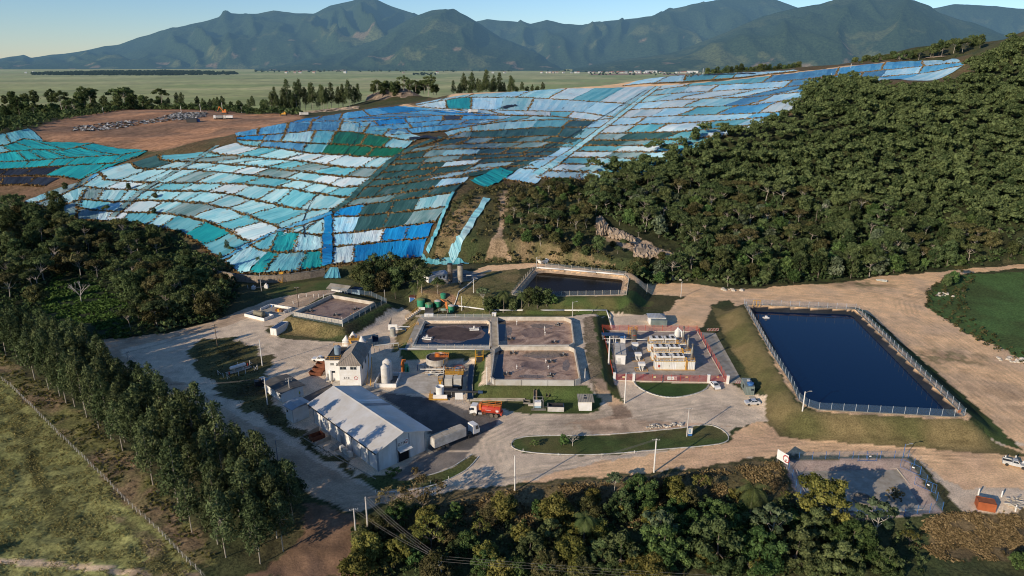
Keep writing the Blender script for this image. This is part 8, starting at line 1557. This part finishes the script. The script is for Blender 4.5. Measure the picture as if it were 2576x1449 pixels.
def pickup(lb, loc, rz, body, bed=True, dark_bed=True):
 t = thing('pickup_truck', lb, 'pickup', loc, rz); part(t, 'body', body, lambda m: (m.box(-2.5,2.4,-.85,.85,.4,.95), m.add([(-1.1,-.8,.95),(.5,-.8,.95),(.4,-.65,1.65),(-.5,-.65,1.65),(-1.1,.8,.95),(.5,.8,.95),(.4,.65,1.65),(-.5,.65,1.65)], [(0,1,2,3),(4,5,6,7),(0,1,5,4),(1,2,6,5),(2,3,7,6),(3,0,4,7)]), m.wall([(.6,-.8),(2.4,-.8),(2.4,.8),(.6,.8)], .951, 1.25, .08, True))); part(t, 'windscreen', glass, lambda m: m.add([(-1.06,-.7,1.02),(-1.06,.7,1.02),(-.53,.6,1.62),(-.53,-.6,1.62)], [(0,1,2,3)])); part(t, 'load_bed', dark, lambda m: m.box(.66,2.34,-.74,.74,.951,1.0))
 for s in (-1, 1):
  part(t, 'side_window', glass, lambda m: m.add([(-.8,s*.77,1.1),(.4,s*.77,1.1),(.36,s*.69,1.55),(-.4,s*.69,1.55)], [(0,1,2,3)]))
  for x in (-1.6, 1.5): wheel(t, x, s*.8, .36, .24, s)
 return t
pickup('small white pickup half hidden behind the E.T.E building', G(806,908), R(-10), carw); pickup('pale pickup parked among white posts at the right end of the dirt road', G(2551,1172), R(150), paint('truck_pale', (.55,.56,.55), .5, dirt=.25))
t = thing('wrecked_boat', 'pale grey skiff lying at the edge of the track by the forest', 'boat', hit(2219,708), R(-20)); part(t, 'hull', paint('hull_grey', (.50,.53,.50), .6, dirt=.3), lambda m: m.add([(-2.6,0,.75),(-1.2,-.75,.7),(1.8,-.8,.65),(2.0,.8,.65),(-1.2,.75,.7),(-2.0,0,.1),(1.6,-.5,.0),(1.6,.5,.0)], [(0,1,6,5),(1,2,6),(2,3,7,6),(3,4,7),(4,0,5,7),(5,6,7)])); part(t, 'thwart', offwhite, lambda m: (m.box(-.6,-.3,-.7,.7,.55,.62), m.box(.8,1.1,-.72,.72,.5,.57)))
loc = hit(1366, 662); t = thing('open_skip', 'white open skip with black inside standing by the track above the middle pond', 'skip', loc, R(35)); part(t, 'shell', white, lambda m: (m.add([(-1.8,-1,.2),(1.8,-1,.2),(2.3,-1.2,1.7),(-2.3,-1.2,1.7)], [(0,1,2,3)]), m.add([(-1.8,1,.2),(1.8,1,.2),(2.3,1.2,1.7),(-2.3,1.2,1.7)], [(0,1,2,3)]), m.add([(-1.8,-1,.2),(-1.8,1,.2),(-2.3,1.2,1.7),(-2.3,-1.2,1.7)], [(0,1,2,3)]), m.add([(1.8,-1,.2),(1.8,1,.2),(2.3,1.2,1.7),(2.3,-1.2,1.7)], [(0,1,2,3)]))); part(t, 'lining', dark, lambda m: m.box(-1.75,1.75,-.95,.95,.1,.3))
fw = Vector(G(1199.8,1046)); rw = Vector(G(1250,1052.5)); d = rw - fw; t = thing('tank_truck', 'white and red tank truck with orange railings parked by the front lawn', 'truck', tuple(fw + Vector((-.4,1.1,0))), math.atan2(d.y, d.x) + R(3))
def cab(t, x0, col, h=2.9):
 part(t, 'cab', col, lambda m: m.extr([(x0,.75),(x0-.06,1.5),(x0+.22,h),(x0+1.85,h+.05),(x0+1.9,.75)], 'y', -1.15, 1.15) if False else m.add([(x0,-1.15,.75),(x0-.06,-1.15,1.5),(x0+.22,-1.1,h),(x0+1.85,-1.1,h+.05),(x0+1.9,-1.15,.75),(x0,1.15,.75),(x0-.06,1.15,1.5),(x0+.22,1.1,h),(x0+1.85,1.1,h+.05),(x0+1.9,1.15,.75)], [(0,1,2,3,4),(5,6,7,8,9),(0,1,6,5),(1,2,7,6),(2,3,8,7),(3,4,9,8),(4,0,5,9)])); part(t, 'windscreen', glass, lambda m: m.add([(x0-.06,-1.0,1.62),(x0-.06,1.0,1.62),(x0+.14,.98,h-.35),(x0+.14,-.98,h-.35)], [(0,1,2,3)]))
 for s in (-1, 1): part(t, 'side_window', glass, lambda m: m.add([(x0+.25,s*1.165,1.65),(x0+1.15,s*1.165,1.65),(x0+1.15,s*1.145,h-.4),(x0+.4,s*1.145,h-.4)], [(0,1,2,3)])); part(t, 'mirror', dark, lambda m: m.box(x0-.1,x0+.1,s*1.35-.12,s*1.35+.12,1.6,2.3)); part(t, 'headlight', paint('lamp_clear', (.7,.7,.68), .2), lambda m: m.box(x0-.05,x0-.002,s*.85-.2,s*.85+.2,.85,1.1))
 part(t, 'bumper', grey, lambda m: m.box(x0-.15,x0+.5,-1.18,1.18,.4,.748))
cab(t, -1.3, white, 2.75); part(t, 'chassis', dark, lambda m: m.box(-.6,7.2,-.45,.45,.55,.95))
tk = part(t, 'tank', paint('tank_red', (.55,.06,.03), .45, dirt=.15), lambda m: m.lathe([(.1,1.75),(.95,1.85),(1.08,2.0),(1.08,6.7),(.95,6.9),(.1,7.0)], (0,0,2.0), 22, 'x'), True); part(tk, 'walkway', orange, lambda m: m.box(1.7,7.0,-.5,.5,3.05,3.15)); part(tk, 'end_cap', redp, lambda m: m.box(6.9,7.3,-1.0,1.0,.7,1.5)); part(tk, 'hose_box', orange, lambda m: m.box(1.05,1.7,-.7,.7,1.6,3.4)); part(tk, 'side_rail', redp, lambda m: (m.box(1.9,6.9,-1.16,-1.05,1.35,1.5), m.box(1.9,6.9,1.05,1.16,1.35,1.5)))
lettering('Resíduos', .4, white, tk, (3.0,-1.10,1.9), RX); part(tk, 'white_disc', white, lambda m: m.lathe([(.42,-1.11),(.42,-1.105)], (6.1,0,1.95), 18, 'y')); emblem(tk, (6.1,-1.125,1.95), .34, RX)
part(t, 'railing', orange, lambda m: (rail(m, [(1.75,-.95,2.7),(6.9,-.95,2.7)], 1.1, .05), rail(m, [(1.75,.95,2.7),(6.9,.95,2.7)], 1.1, .05))); part(t, 'ladder', orange, lambda m: ladder(m, 2.6, -1.15, .5, 1.8, .6)); part(t, 'fuel_tank', grey, lambda m: m.tube((1.0,-.9,.75),(2.0,-.9,.75),.32,.32,10))
for s in (-1, 1):
 for x in (0, 4.6, 5.85): wheel(t, x, s*.98, .52, .34, s, tyre_d, grey)
a = Vector(G(1103,1139)); b = Vector(G(1158,1117)); d = b - a; t = thing('articulated_truck', 'white tractor with a long pale tipping trailer in the warehouse shade', 'truck', tuple(a + Vector((-1.6,1.0,0))), math.atan2(d.y, d.x)); LT = 9.2
tr = part(t, 'trailer_body', paint('trailer_pale', (.62,.59,.54), .6, dirt=.35, scale=.5), lambda m: m.box(0,LT,-1.25,1.25,1.15,3.5)); part(tr, 'cover', paint('cover_beige', (.50,.44,.35), .8, dirt=.3), lambda m: (m.box(.1,LT*.30,-1.1,1.1,3.502,3.6), m.box(LT*.32,LT*.64,-1.1,1.1,3.502,3.6), m.box(LT*.66,LT-.1,-1.1,1.1,3.502,3.6))); part(tr, 'rear_door', paint('door_pale', (.66,.64,.60), .6, dirt=.3, scale=.8), lambda m: (m.box(-.06,-.003,-1.2,-.04,1.25,3.4), m.box(-.06,-.003,.04,1.2,1.25,3.4)))
part(t, 'chassis', dark, lambda m: m.box(.2,LT+3.6,-.45,.45,.75,1.14))
part(t, 'cab', white, lambda m: m.add([(LT+2.2,-1.2,.8),(LT+2.2,-1.15,3.2),(LT+3.7,-1.1,3.15),(LT+4.1,-1.2,1.8),(LT+4.1,-1.2,.8),(LT+2.2,1.2,.8),(LT+2.2,1.15,3.2),(LT+3.7,1.1,3.15),(LT+4.1,1.2,1.8),(LT+4.1,1.2,.8)], [(0,1,2,3,4),(5,6,7,8,9),(0,1,6,5),(1,2,7,6),(2,3,8,7),(3,4,9,8),(4,0,5,9)])); part(t, 'windscreen', glass, lambda m: m.add([(LT+4.1,-1.0,1.9),(LT+4.1,1.0,1.9),(LT+3.76,.95,3.05),(LT+3.76,-.95,3.05)], [(0,1,2,3)]))
for s in (-1, 1):
 part(t, 'side_window', glass, lambda m: m.add([(LT+2.9,s*1.21,1.9),(LT+3.85,s*1.21,1.9),(LT+3.6,s*1.16,2.9),(LT+2.9,s*1.16,2.9)], [(0,1,2,3)])); part(t, 'mudguard', dark, lambda m: m.box(LT+.4,LT+1.9,s*1.0-.2,s*1.0+.2,1.05,1.14))
 for x in (2.4, 3.7, LT+1.2, LT+3.2): wheel(t, x, s*1.0, .52, .34, s, tyre_d if x < 5 else rubber, grey)
t = thing('orange_container', 'orange-red open container at the lower right by the gravel', 'container', hit(2477,1278), R(-20)); part(t, 'shell', paint('orange_red', (.42,.11,.035), .7, dirt=.3), lambda m: (m.wall([(-1.6,-1.1),(1.6,-1.1),(1.6,1.1),(-1.6,1.1)], 0, 1.9, .12, True))); part(t, 'lid', paint('lid_rust', (.36,.12,.045), .8, dirt=.4), lambda m: m.box(-1.55,1.55,-1.05,1.05,1.7,1.82))
for i, (px, py) in enumerate([(2527,1160),(2553,1160),(2571,1174),(2461,1244),(2519,1250),(2495,1282),(2554,1286)]): simple('bollard', 'white concrete bollard at the lower right gravel, %s' % ['behind the pale pickup','behind the pale pickup, second','right of the pale pickup','above the orange container','right above the orange container','right of the orange container','at the photo edge'][i], 'bollard', hit(px, py), 0, white, lambda m: m.tube((0,0,-.2),(0,0,1.5),.16,.14,8))
simple('debris_pile', 'pile of pale timber and rubble at the right edge of the lower gravel', 'debris', hit(2560,1265), .4, conc_p, lambda m: [m.cbox((rnd.uniform(-3,3), rnd.uniform(-1.5,1.5), rnd.uniform(.1,.6)), (rnd.uniform(.6,3), rnd.uniform(.15,.4), rnd.uniform(.1,.3)), rnd.uniform(0,3)) for _ in range(22)])
for i, (px, py, n_, lb) in enumerate([(1840,728,14,'heap of pale rocks beside the track above the power plant'),(2375,742,16,'scatter of pale boulders at the meadow corner'),(2540,905,16,'grey-white rocks at the right edge of the meadow'),(1712,702,12,'low pale rocks along the forest track')]):
 simple('rock_pile', lb, 'rocks', hit(px, py), 0, conc_p, lambda m: [m.lathe([(.02,-.2),(r_,0),(r_*.8,r_*.6),(.02,r_*.8)], (rnd.uniform(-4,4), rnd.uniform(-2,2), 0), 6) for r_ in [rnd.uniform(.3,1.0) for _ in range(n_)]])
# ------------------------------------------------------------------ machines on the bare soil mound
def yp(px, py, Y): x, y, _ = GY(px, py, Y); return (x, y, hz(x, y))
t = thing('excavator', 'orange excavator on top of the bare soil mound', 'excavator', hit(566,286)); part(t, 'track', dark, lambda m: (m.box(-2.4,2.4,-1.6,-.8,0,1), m.box(-2.4,2.4,.8,1.6,0,1))); part(t, 'body', orange, lambda m: (m.box(-2,1.8,-1.4,1.4,1.1,2.5), m.box(.2,1.6,-1.4,-.2,2.5,3.8))); part(t, 'boom', orange, lambda m: (m.tube((-1,0,2),(-4.5,0,6.2),.45,.4,6), m.tube((-4.5,0,6.2),(-6.2,0,2.4),.35,.3,6))); part(t, 'bucket', dark, lambda m: m.box(-6.9,-5.6,-.7,.7,1.4,2.6)); part(t, 'window', glass, lambda m: m.box(.14,.196,-1.2,-.3,2.7,3.6))
for i, (px, py, lb, c) in enumerate([(550,300,'white dump truck on the bare soil mound, left one',white),(575,300,'white dump truck on the bare soil mound, right one',offwhite),(1190,410*0+285,'white pickup truck on the track below the upper tier',white),(765,292,'white truck at the right end of the soil mound',offwhite)]):
 t = thing('dump_truck', lb, 'truck', hit(px, py), .2); part(t, 'cab', c, lambda m: m.box(-3.6,-1.9,-1.2,1.2,.8,3.2)); part(t, 'bed', [grey, white, offwhite, offwhite][i], lambda m: m.box(-1.7,3.6,-1.25,1.25,1.2,3.0)); part(t, 'chassis', dark, lambda m: m.box(-3.4,3.4,-.6,.6,.5,1.1)); part(t, 'window', glass, lambda m: m.box(-3.66,-3.603,-1,1,2.1,2.9))
 for s in (-1, 1):
  for x in (-2.7, 1.2, 2.5): wheel(t, x, s, .55, .4, s)
simple('site_cabin', 'dark low cabin on the bare soil mound', 'cabin', hit(484,308), .1, dark, lambda m: (m.box(-4,4,-1.5,1.5,0,3.2), m.box(-4.2,4.2,-1.7,1.7,3.2,3.4))); simple('site_tank', 'blue box beside the dark cabin on the soil mound', 'tank', hit(497,307), .1, blue, lambda m: (m.box(-1.6,1.6,-1.2,1.2,0,2.4), m.box(-.4,.4,-.4,.4,2.4,2.8)))
t = thing('bulldozer', 'yellow bulldozer at the right end of the soil mound', 'bulldozer', hit(715,291)); part(t, 'track', dark, lambda m: (m.box(-2,2,-1.5,-.8,0,1.1), m.box(-2,2,.8,1.5,0,1.1))); part(t, 'body', yellow, lambda m: (m.box(-2,1.6,-.8,.8,.8,2.0), m.box(0,1.4,-.8,.8,2,3.2))); part(t, 'blade', yellow, lambda m: m.box(-3,-2.7,-1.9,1.9,.1,1.4))
V = []; r3 = np.random.RandomState(3); WP = [hitp([(190,318),(300,306),(395,298),(440,286),(500,286),(490,300),(420,305),(330,318),(240,330),(180,330)]), hitp([(420,296),(440,284),(520,284),(515,294),(460,302)])]
mw = MB()
for pl in WP:
 xs = [p[0] for p in pl]; ys = [p[1] for p in pl]; X_ = r3.uniform(min(xs), max(xs), 4200); Y_ = r3.uniform(min(ys), max(ys), 4200); k = inside(X_, Y_, pl)
 for x, y in list(zip(X_[k], Y_[k]))[:900]:
  s = r3.uniform(.5, 1.7); z = hz(x, y); a = r3.uniform(0, 6.28); h = r3.uniform(.2, 1.2); mw.add([(x-s*math.cos(a), y-s*math.sin(a), z-.1), (x+s*math.sin(a), y-s*math.cos(a), z+h*.4), (x+s*math.cos(a), y+s*math.sin(a), z+h), (x-s*math.sin(a), y+s*math.cos(a), z+h*.5)], [(0,1,2,3)])
wm = paint('waste', (.58,.56,.52), .7, dirt=.85, scale=.35); o = mw.build('waste', wm); tag(o, 'grey-white spread of refuse on the bare soil mound', 'waste', kind='stuff')
def rockface(pts_low, pts_top, Y0, Y1, lb, seed, mat):
 n_, k = 26, 9; lo = resample(pts_low, np.linspace(0, 1, n_)); hi = resample(pts_top, np.linspace(0, 1, n_)); V = []
 for j in range(k):
  t_ = j/(k-1)
  for i in range(n_): q = lo[i]*(1-t_) + hi[i]*t_; Y = Y0 + (Y1-Y0)*t_ + (float(vnoise(np.array([i*.6+seed]), np.array([j*.8]), seed)[0]) - .5)*9; V.append(GY(q[0], q[1], Y))
 m = MB(); m.add(V, [(j*n_+i, j*n_+i+1, (j+1)*n_+i+1, (j+1)*n_+i) for j in range(k-1) for i in range(n_-1)]); o = m.build('rock_outcrop', mat); return tag(o, lb, 'rock')
rk1 = paint('rock_tan', (.36,.27,.19), .95, dirt=.6, scale=.16, bump=.8); rk2 = paint('rock_pale', (.52,.40,.28), .95, dirt=.55, scale=.4, bump=.8)
rockface([(912,272),(960,276),(1040,264),(1068,258)], [(925,240),(965,226),(1020,222),(1066,244)], 735, 775, 'tan rock face under the tree-topped knoll', 3, rk1)
rockface([(742,290),(820,282),(900,277)], [(750,284),(820,274),(905,266)], 690, 705, 'pale rubble along the rim between soil mound and knoll', 5, rk2)
def cliff(lo, hi, lb, seed, mat):
 n_ = 30; L_ = resample(lo, np.linspace(0, 1, n_)); H_ = resample(hi, np.linspace(0, 1, n_)); k = 10; V = []
 for i in range(n_):
  a = Vector(hit(*L_[i])); b = Vector(hit(*H_[i]))
  for j in range(k): t_ = j/(k-1); p = a.lerp(b, t_**1.6); p.z = a.z + (b.z-a.z)*t_ + 1.2*math.sin(math.pi*t_); p.y -= .6 + 2.6*float(vnoise(np.array([i*.8+seed]), np.array([j*1.3]), seed)[0]); p.z += 1.2*float(vnoise(np.array([i*.9+seed]), np.array([j*1.1+9]), seed)[0]); p.x += .9*float(vnoise(np.array([i*1.1]), np.array([j*.9+seed]), seed)[0]); V.append(p)
 m = MB(); m.add(V, [(i*k+j, (i+1)*k+j, (i+1)*k+j+1, i*k+j+1) for i in range(n_-1) for j in range(k-1)]); o = m.build('rock_outcrop', mat); return tag(o, lb, 'rock')
cliff([(1494,590),(1510,592),(1526,590)], [(1496,548),(1508,542),(1524,562)], 'pale rock outcrop, upper left one at the edge of the forest hill', 4, rk2)
cliff([(1526,596),(1560,606),(1594,616)], [(1524,570),(1556,578),(1592,596)], 'pale rock ledge, middle one at the edge of the forest hill', 14, rk2)
cliff([(1588,646),(1612,652),(1640,650),(1690,650)], [(1588,610),(1610,612),(1640,622),(1690,638)], 'pale rock cut, lower right one at the edge of the forest hill', 24, rk2)
r5 = random.Random(5)
for x, y in poisson(ROCKP, 4.2, 91, 3000)[:40]:
 px, py = proj(x, y, hz(x, y))
 if any(a-6 < px < b+6 and c-4 < py < d+10 for a, b, c, d in ((1494,1526,545,592),(1524,1594,572,612),(1588,1650,612,652))): continue
 place(r5.choice(['bsm0','bsm1','rnd3','umb3']), x, y, r5.uniform(.3,.55), 'small shrub growing among the pale rocks of the forest edge', 'shrubs among the pale rocks')
rockface([(2270,158),(2330,146),(2400,140),(2462,150)], [(2275,152),(2340,134),(2420,122),(2455,128)], 775, 810, 'bare tan earth bank above the far right tarps', 8, rk2)
# ------------------------------------------------------------------ poles and wires
polec = paint('pole_concrete', (.56,.53,.48), .8, dirt=.2, scale=.7); polew = paint('pole_white', (.74,.72,.67), .8, dirt=.12, scale=.7); poled = paint('pole_wood', (.14,.105,.075), .9, dirt=.3, scale=.8)
tops = {}
def pole(key, px, py, ptop, lb, mat=polec, arms=0, r=.14, az=0.0, lamp=False, ftop=None):
 b = hit(px, py); h = top_h(b, px, ptop); t = thing('utility_pole', lb, 'pole', b, az); part(t, 'shaft', mat, lambda m: m.tube((0,0,-.5),(0,0,h),r*1.25,r*.8,8))
 for k in range(arms): c = part(t, 'crossarm', poled if mat is poled else grey, lambda m: m.box(-.85,.85,-.05,.05,h-.33-k*.8,h-.23-k*.8)); part(c, 'insulator', white, lambda m: [m.tube((x,0,h-.22-k*.8),(x,0,h-.02-k*.8),.05,.04,6) for x in (-.78,-.3,.3,.78)])
 if lamp: part(t, 'lamp_arm', grey, lambda m: (m.tube((0,0,h-.3),(1.2,0,h+.1),.05,.05,5), m.box(1.0,1.7,-.15,.15,h+.05,h+.2)))
 tops[key] = Vector((b[0], b[1], b[2] + h)); return t
pole('P1',1295,1236,1146,'lone tapered white pole at the edge of the dirt road, centre',polew,0,.13); pole('P2',1645,1188,1104,'white concrete pole with cables on the bank right of centre',polew,1,.17); pole('P3',926,1340,1250,'right one of the twin pale poles at the left end of the thicket',polec,0,.17); pole('P4',897,1366,1279,'left one of the twin pale poles, with a crossarm',polec,1,.15,.3); pole('P5',1111,1462,1404,'white pole with crossarms cut by the bottom edge',polew,2,.16,1.2)
pole('P6',544,1096,1005,'grey pole beside the shaded road below the office',polec,0,.15); pole('P7',333,963,885,'grey pole with crossarm at the far end of the shaded road',polec,1,.15,.7); pole('P8',318,960,915,'dark wooden pole beside the grey one at the far end of the road',poled,0,.13); pole('P9',547,871,816,'wooden pole in the left yard above the gas cylinder',poled,1,.12,.6); pole('P10',660,920,854,'white pole right of the gas cylinder',polew,0,.15)
pole('P11',437,1024,965,'right one of two poles rising from the eucalyptus belt',polec,1,.14,.7); pole('P12',417,1029,970,'left dark one of two poles rising from the eucalyptus belt',poled,1,.13,.7); pole('P13',523,1103,1038,'dark pole with crossarm at the road side of the belt',poled,1,.13,.7); pole('P14',703,1193,1108,'slim dark grey pole at the road opposite the warehouse',paint('pole_grey', (.24,.25,.27), .7),0,.12)
pole('P15',673,1018,950,'white pole with transformer arm in front of the low office',polew,1,.16,.8); pole('P16',731,1004,950,'pole with double crossarm behind the annex hut',polec,2,.13,.6); pole('P17',1571,1014.4,939,'white pole before the left end of the red fence',polew,0,.16,0,True); pole('P18',1727.5,1097.5,1026,'grey pole with the meter kiosk on the traffic island',polec,1,.13); pole('P19',2018.5,1034,985,'white pole at the near left corner of the big pond',polew,0,.15,0,True)
pole('P20',751.4,773,722,'wooden pole with crossarm beside the square sludge basin',poled,1,.13,.1); pole('P21',658,732,685,'pole at the pump cluster below the stone wall',polec,0,.12); pole('P22',1162,780.6,745,'slim white pole right of the green tanks',polew,0,.13); pole('P23',1191.5,737,701,'white pole with lamp on the plateau before the flare stacks',polew,0,.12,0,True); pole('P24',1349.5,675.6,647,'pole at the back left corner of the middle pond',polec,0,.13,0,True)
pole('P25',1712.7,748,709,'grey pole with arms on the dirt track right of the middle pond',polec,1,.14,.9); pole('P26',1627,738,714,'slim pole on the green right of the middle pond',polec,0,.1); pole('P27',1440,796,759,'lamp pole behind the upper right sludge basin',polec,0,.12,0,True); pole('P28',969,760.5,729,'slim pole at the right corner of the square sludge basin',polec,0,.1); pole('P29',1225,968,923,'white pole at the front left corner of the lower basin',polew,0,.11); pole('P30',1471,959,927,'white pole at the front right corner of the lower basin',polew,0,.11)
pole('P31',1531,916,846,'thick white pole inside the left red fence',polew,0,.22); pole('P32',2271,1152,1117,'lamp pole at the far fence of the paved court',blue,0,.08,0,True); pole('P33',275,571,541,'pale pole rising from the left wood before the tarps',polec,0,.14); pole('P34',862,822,797,'slim white pole at the front corner of the square sludge basin',polew,0,.1); pole('P35',1078,793,763,'slim white pole before the green tanks',polew,0,.1)
for i, (px, Y) in enumerate([(715,620),(792,640),(870,650)]): pass
for i, (px, py, pt) in enumerate([(260,285,270),(456,281,266),(505,281,262),(560,280,258),(608,283,268),(1768+0,188,172),(2140,172,160),(2090,196,184)]): pole('F%d' % i, px, py, pt, 'distant pale pole %s' % ['left on the soil mound rim','left of the excavator on the rim','second left of the excavator on the rim','behind the excavator','right of the excavator','on the crest of the right slope','right on the ridge road','on the ridge road above the forest'][i], polew, 0, .2)
def wires(label, a, b, sag=.6, n=3, sp=.5, r=.028):
 t = thing('power_line', label, 'wires', tuple(a)); d = b - a; s_ = Vector((-d.y, d.x, 0)).normalized()*sp
 for k in range(n):
  o_ = s_*(k-(n-1)/2); pts = [tuple(d*u + o_ + Vector((0,0,-sag*4*u*(1-u)-.15))) for u in [i/14 for i in range(15)]]; part(t, 'wire', paint('wire', (.16,.15,.14), .6), lambda m: m.path(pts, r, 4))
T_ = tops
wires('three wires from the bottom pole up to the twin poles', T_['P5'], T_['P3'], .8); wires('two wires from the bottom pole to the left twin pole', T_['P5'], T_['P4'], .8, 2); wires('three wires leaving the bottom pole to the right', T_['P5'], Vector((105,96,T_['P5'].z+1.5)), 1.2, 3, .7, .022); wires('cable bundle with spacers from the bank pole to the twin poles', T_['P2'], T_['P3'], 2.2, 3, .25); wires('thin wires from the bank pole towards the island pole', T_['P2'], T_['P18'], .5, 2, .4, .02)
wires('wires along the shaded road, upper stretch', T_['P7'], T_['P12'], .6, 3, .5, .022); wires('wires along the shaded road, lower stretch', T_['P12'], T_['P13'], .6, 3, .5, .022); wires('wires crossing the left yard', T_['P9'], T_['P7'], .8, 3, .4, .022); wires('wires from the office pole over the shaded lawn', T_['P15'], T_['P11'], .6, 3, .3, .022)
FP = [hit(*p) for p in [(-20,938),(27,973),(100,1046),(200,1144),(262,1206),(333,1279),(400,1339),(480,1423),(520,1462)]]; o0 = Vector(FP[0]); t = thing('wire_fence', 'long fence of pale posts between pasture and eucalyptus belt', 'fence', FP[0]); pmesh = None
tl = sum(math.dist(a, b) for a, b in zip(FP[:-1], FP[1:])); wm_ = MB(); cnt = 0
for a, b in zip(FP[:-1], FP[1:]):
 k = max(1, round(math.dist(a, b)/1.9))
 for i in range(k):
  x = a[0]+(b[0]-a[0])*i/k + rnd.uniform(-.1,.1); y = a[1]+(b[1]-a[1])*i/k; z = hz(x, y)
  if pmesh is None: pmesh = part(t, 'post', polec, lambda m: m.tube((0,0,-.4),(.03,0,1.35),.06,.05,6)); c = pmesh
  else: c = pmesh.copy(); COL.objects.link(c); c.parent = t
  c.location = Vector((x, y, z)) - o0; c.rotation_euler = (rnd.uniform(-.06,.06), rnd.uniform(-.06,.06), 0); cnt += 1
 for h in (.5,.9,1.3): wm_.tube(Vector(a)-o0+Vector((0,0,h)), Vector(b)-o0+Vector((0,0,h)), .012, .012, 4)
wm_.build('wire', grey, t)
for i, (px, py) in enumerate([(1316,1136),(1404,1147),(1514,1148),(1596,1140),(945,1240),(1005,1232),(1040,1226),(1083,1217),(1129,1206)]): simple('reflector_post', 'tiny white marker post along the kerb of the %s' % ('traffic island' if i < 4 else 'warehouse verge'), 'post', hit(px, py), 0, white, lambda m: m.tube((0,0,0),(0,0,.8),.06,.06,5), 'marker posts along the %s kerb' % ('island' if i < 4 else 'verge'))
b = G(754,997); t = thing('person', 'person in dark clothes and yellow-green vest standing by the annex hut', 'person', b, .4)
def body(m):
 for s in (-1,1): m.tube((s*.1,0,0),(s*.1,0,.48),.055,.07,8); m.tube((s*.1,0,.48),(s*.09,0,.9),.07,.09,8); m.tube((s*.22,0,1.42),(s*.27,-.02,1.12),.05,.045,6); m.tube((s*.27,-.02,1.12),(s*.26,-.1,.84),.042,.035,6); m.box(s*.1-.05,s*.1+.05,-.18,.07,0,.08)
 m.lathe([(.15,.86),(.16,1.0),(.17,1.2),(.2,1.4),(.14,1.5),(.06,1.53),(.055,1.6)], (0,0,0), 12); m.lathe([(.05,1.58),(.09,1.64),(.1,1.72),(.08,1.81),(.02,1.85)], (0,0,0), 12)
part(t, 'body', paint('work_clothes', (.05,.06,.08), .9, dirt=.2), body, True); part(t, 'vest', paint('vest', (.45,.52,.05), .8, dirt=.1), lambda m: m.lathe([(.185,.95),(.19,1.2),(.215,1.4),(.16,1.5)], (0,0,0), 12)); part(t, 'helmet', white, lambda m: m.lathe([(.13,1.76),(.115,1.82),(.05,1.89),(.01,1.9)], (0,0,0), 12))
for k_ in list(protos):
 if not protos[k_][1]:
  for c_ in list(protos[k_][0].children): bpy.data.objects.remove(c_)
  bpy.data.objects.remove(protos[k_][0])
bpy.context.view_layer.update()
by = {}
for o in bpy.data.objects:
 if o.parent is None and o.get('label') and o.get('kind') is None: by.setdefault(o['label'], []).append(o)
def centre(o):
 if o.type == 'MESH': return o.matrix_world @ (sum((Vector(c) for c in o.bound_box), Vector()) / 8)
 return o.matrix_world.translation
ORD = ['leftmost', 'second from left', 'third from left', 'fourth from left', 'fifth from left', 'sixth from left', 'seventh from left', 'eighth from left']
for lb, os_ in by.items():
 k = len(os_)
 if not 1 < k <= 9 or len(lb.split()) > 13: continue
 os_.sort(key=lambda o: proj(*centre(o))[0])
 for i, o in enumerate(os_):
  w = ('left one' if i == 0 else 'right one') if k == 2 else 'rightmost' if i == k - 1 else ORD[i]
  o['label'] = lb + ', ' + w
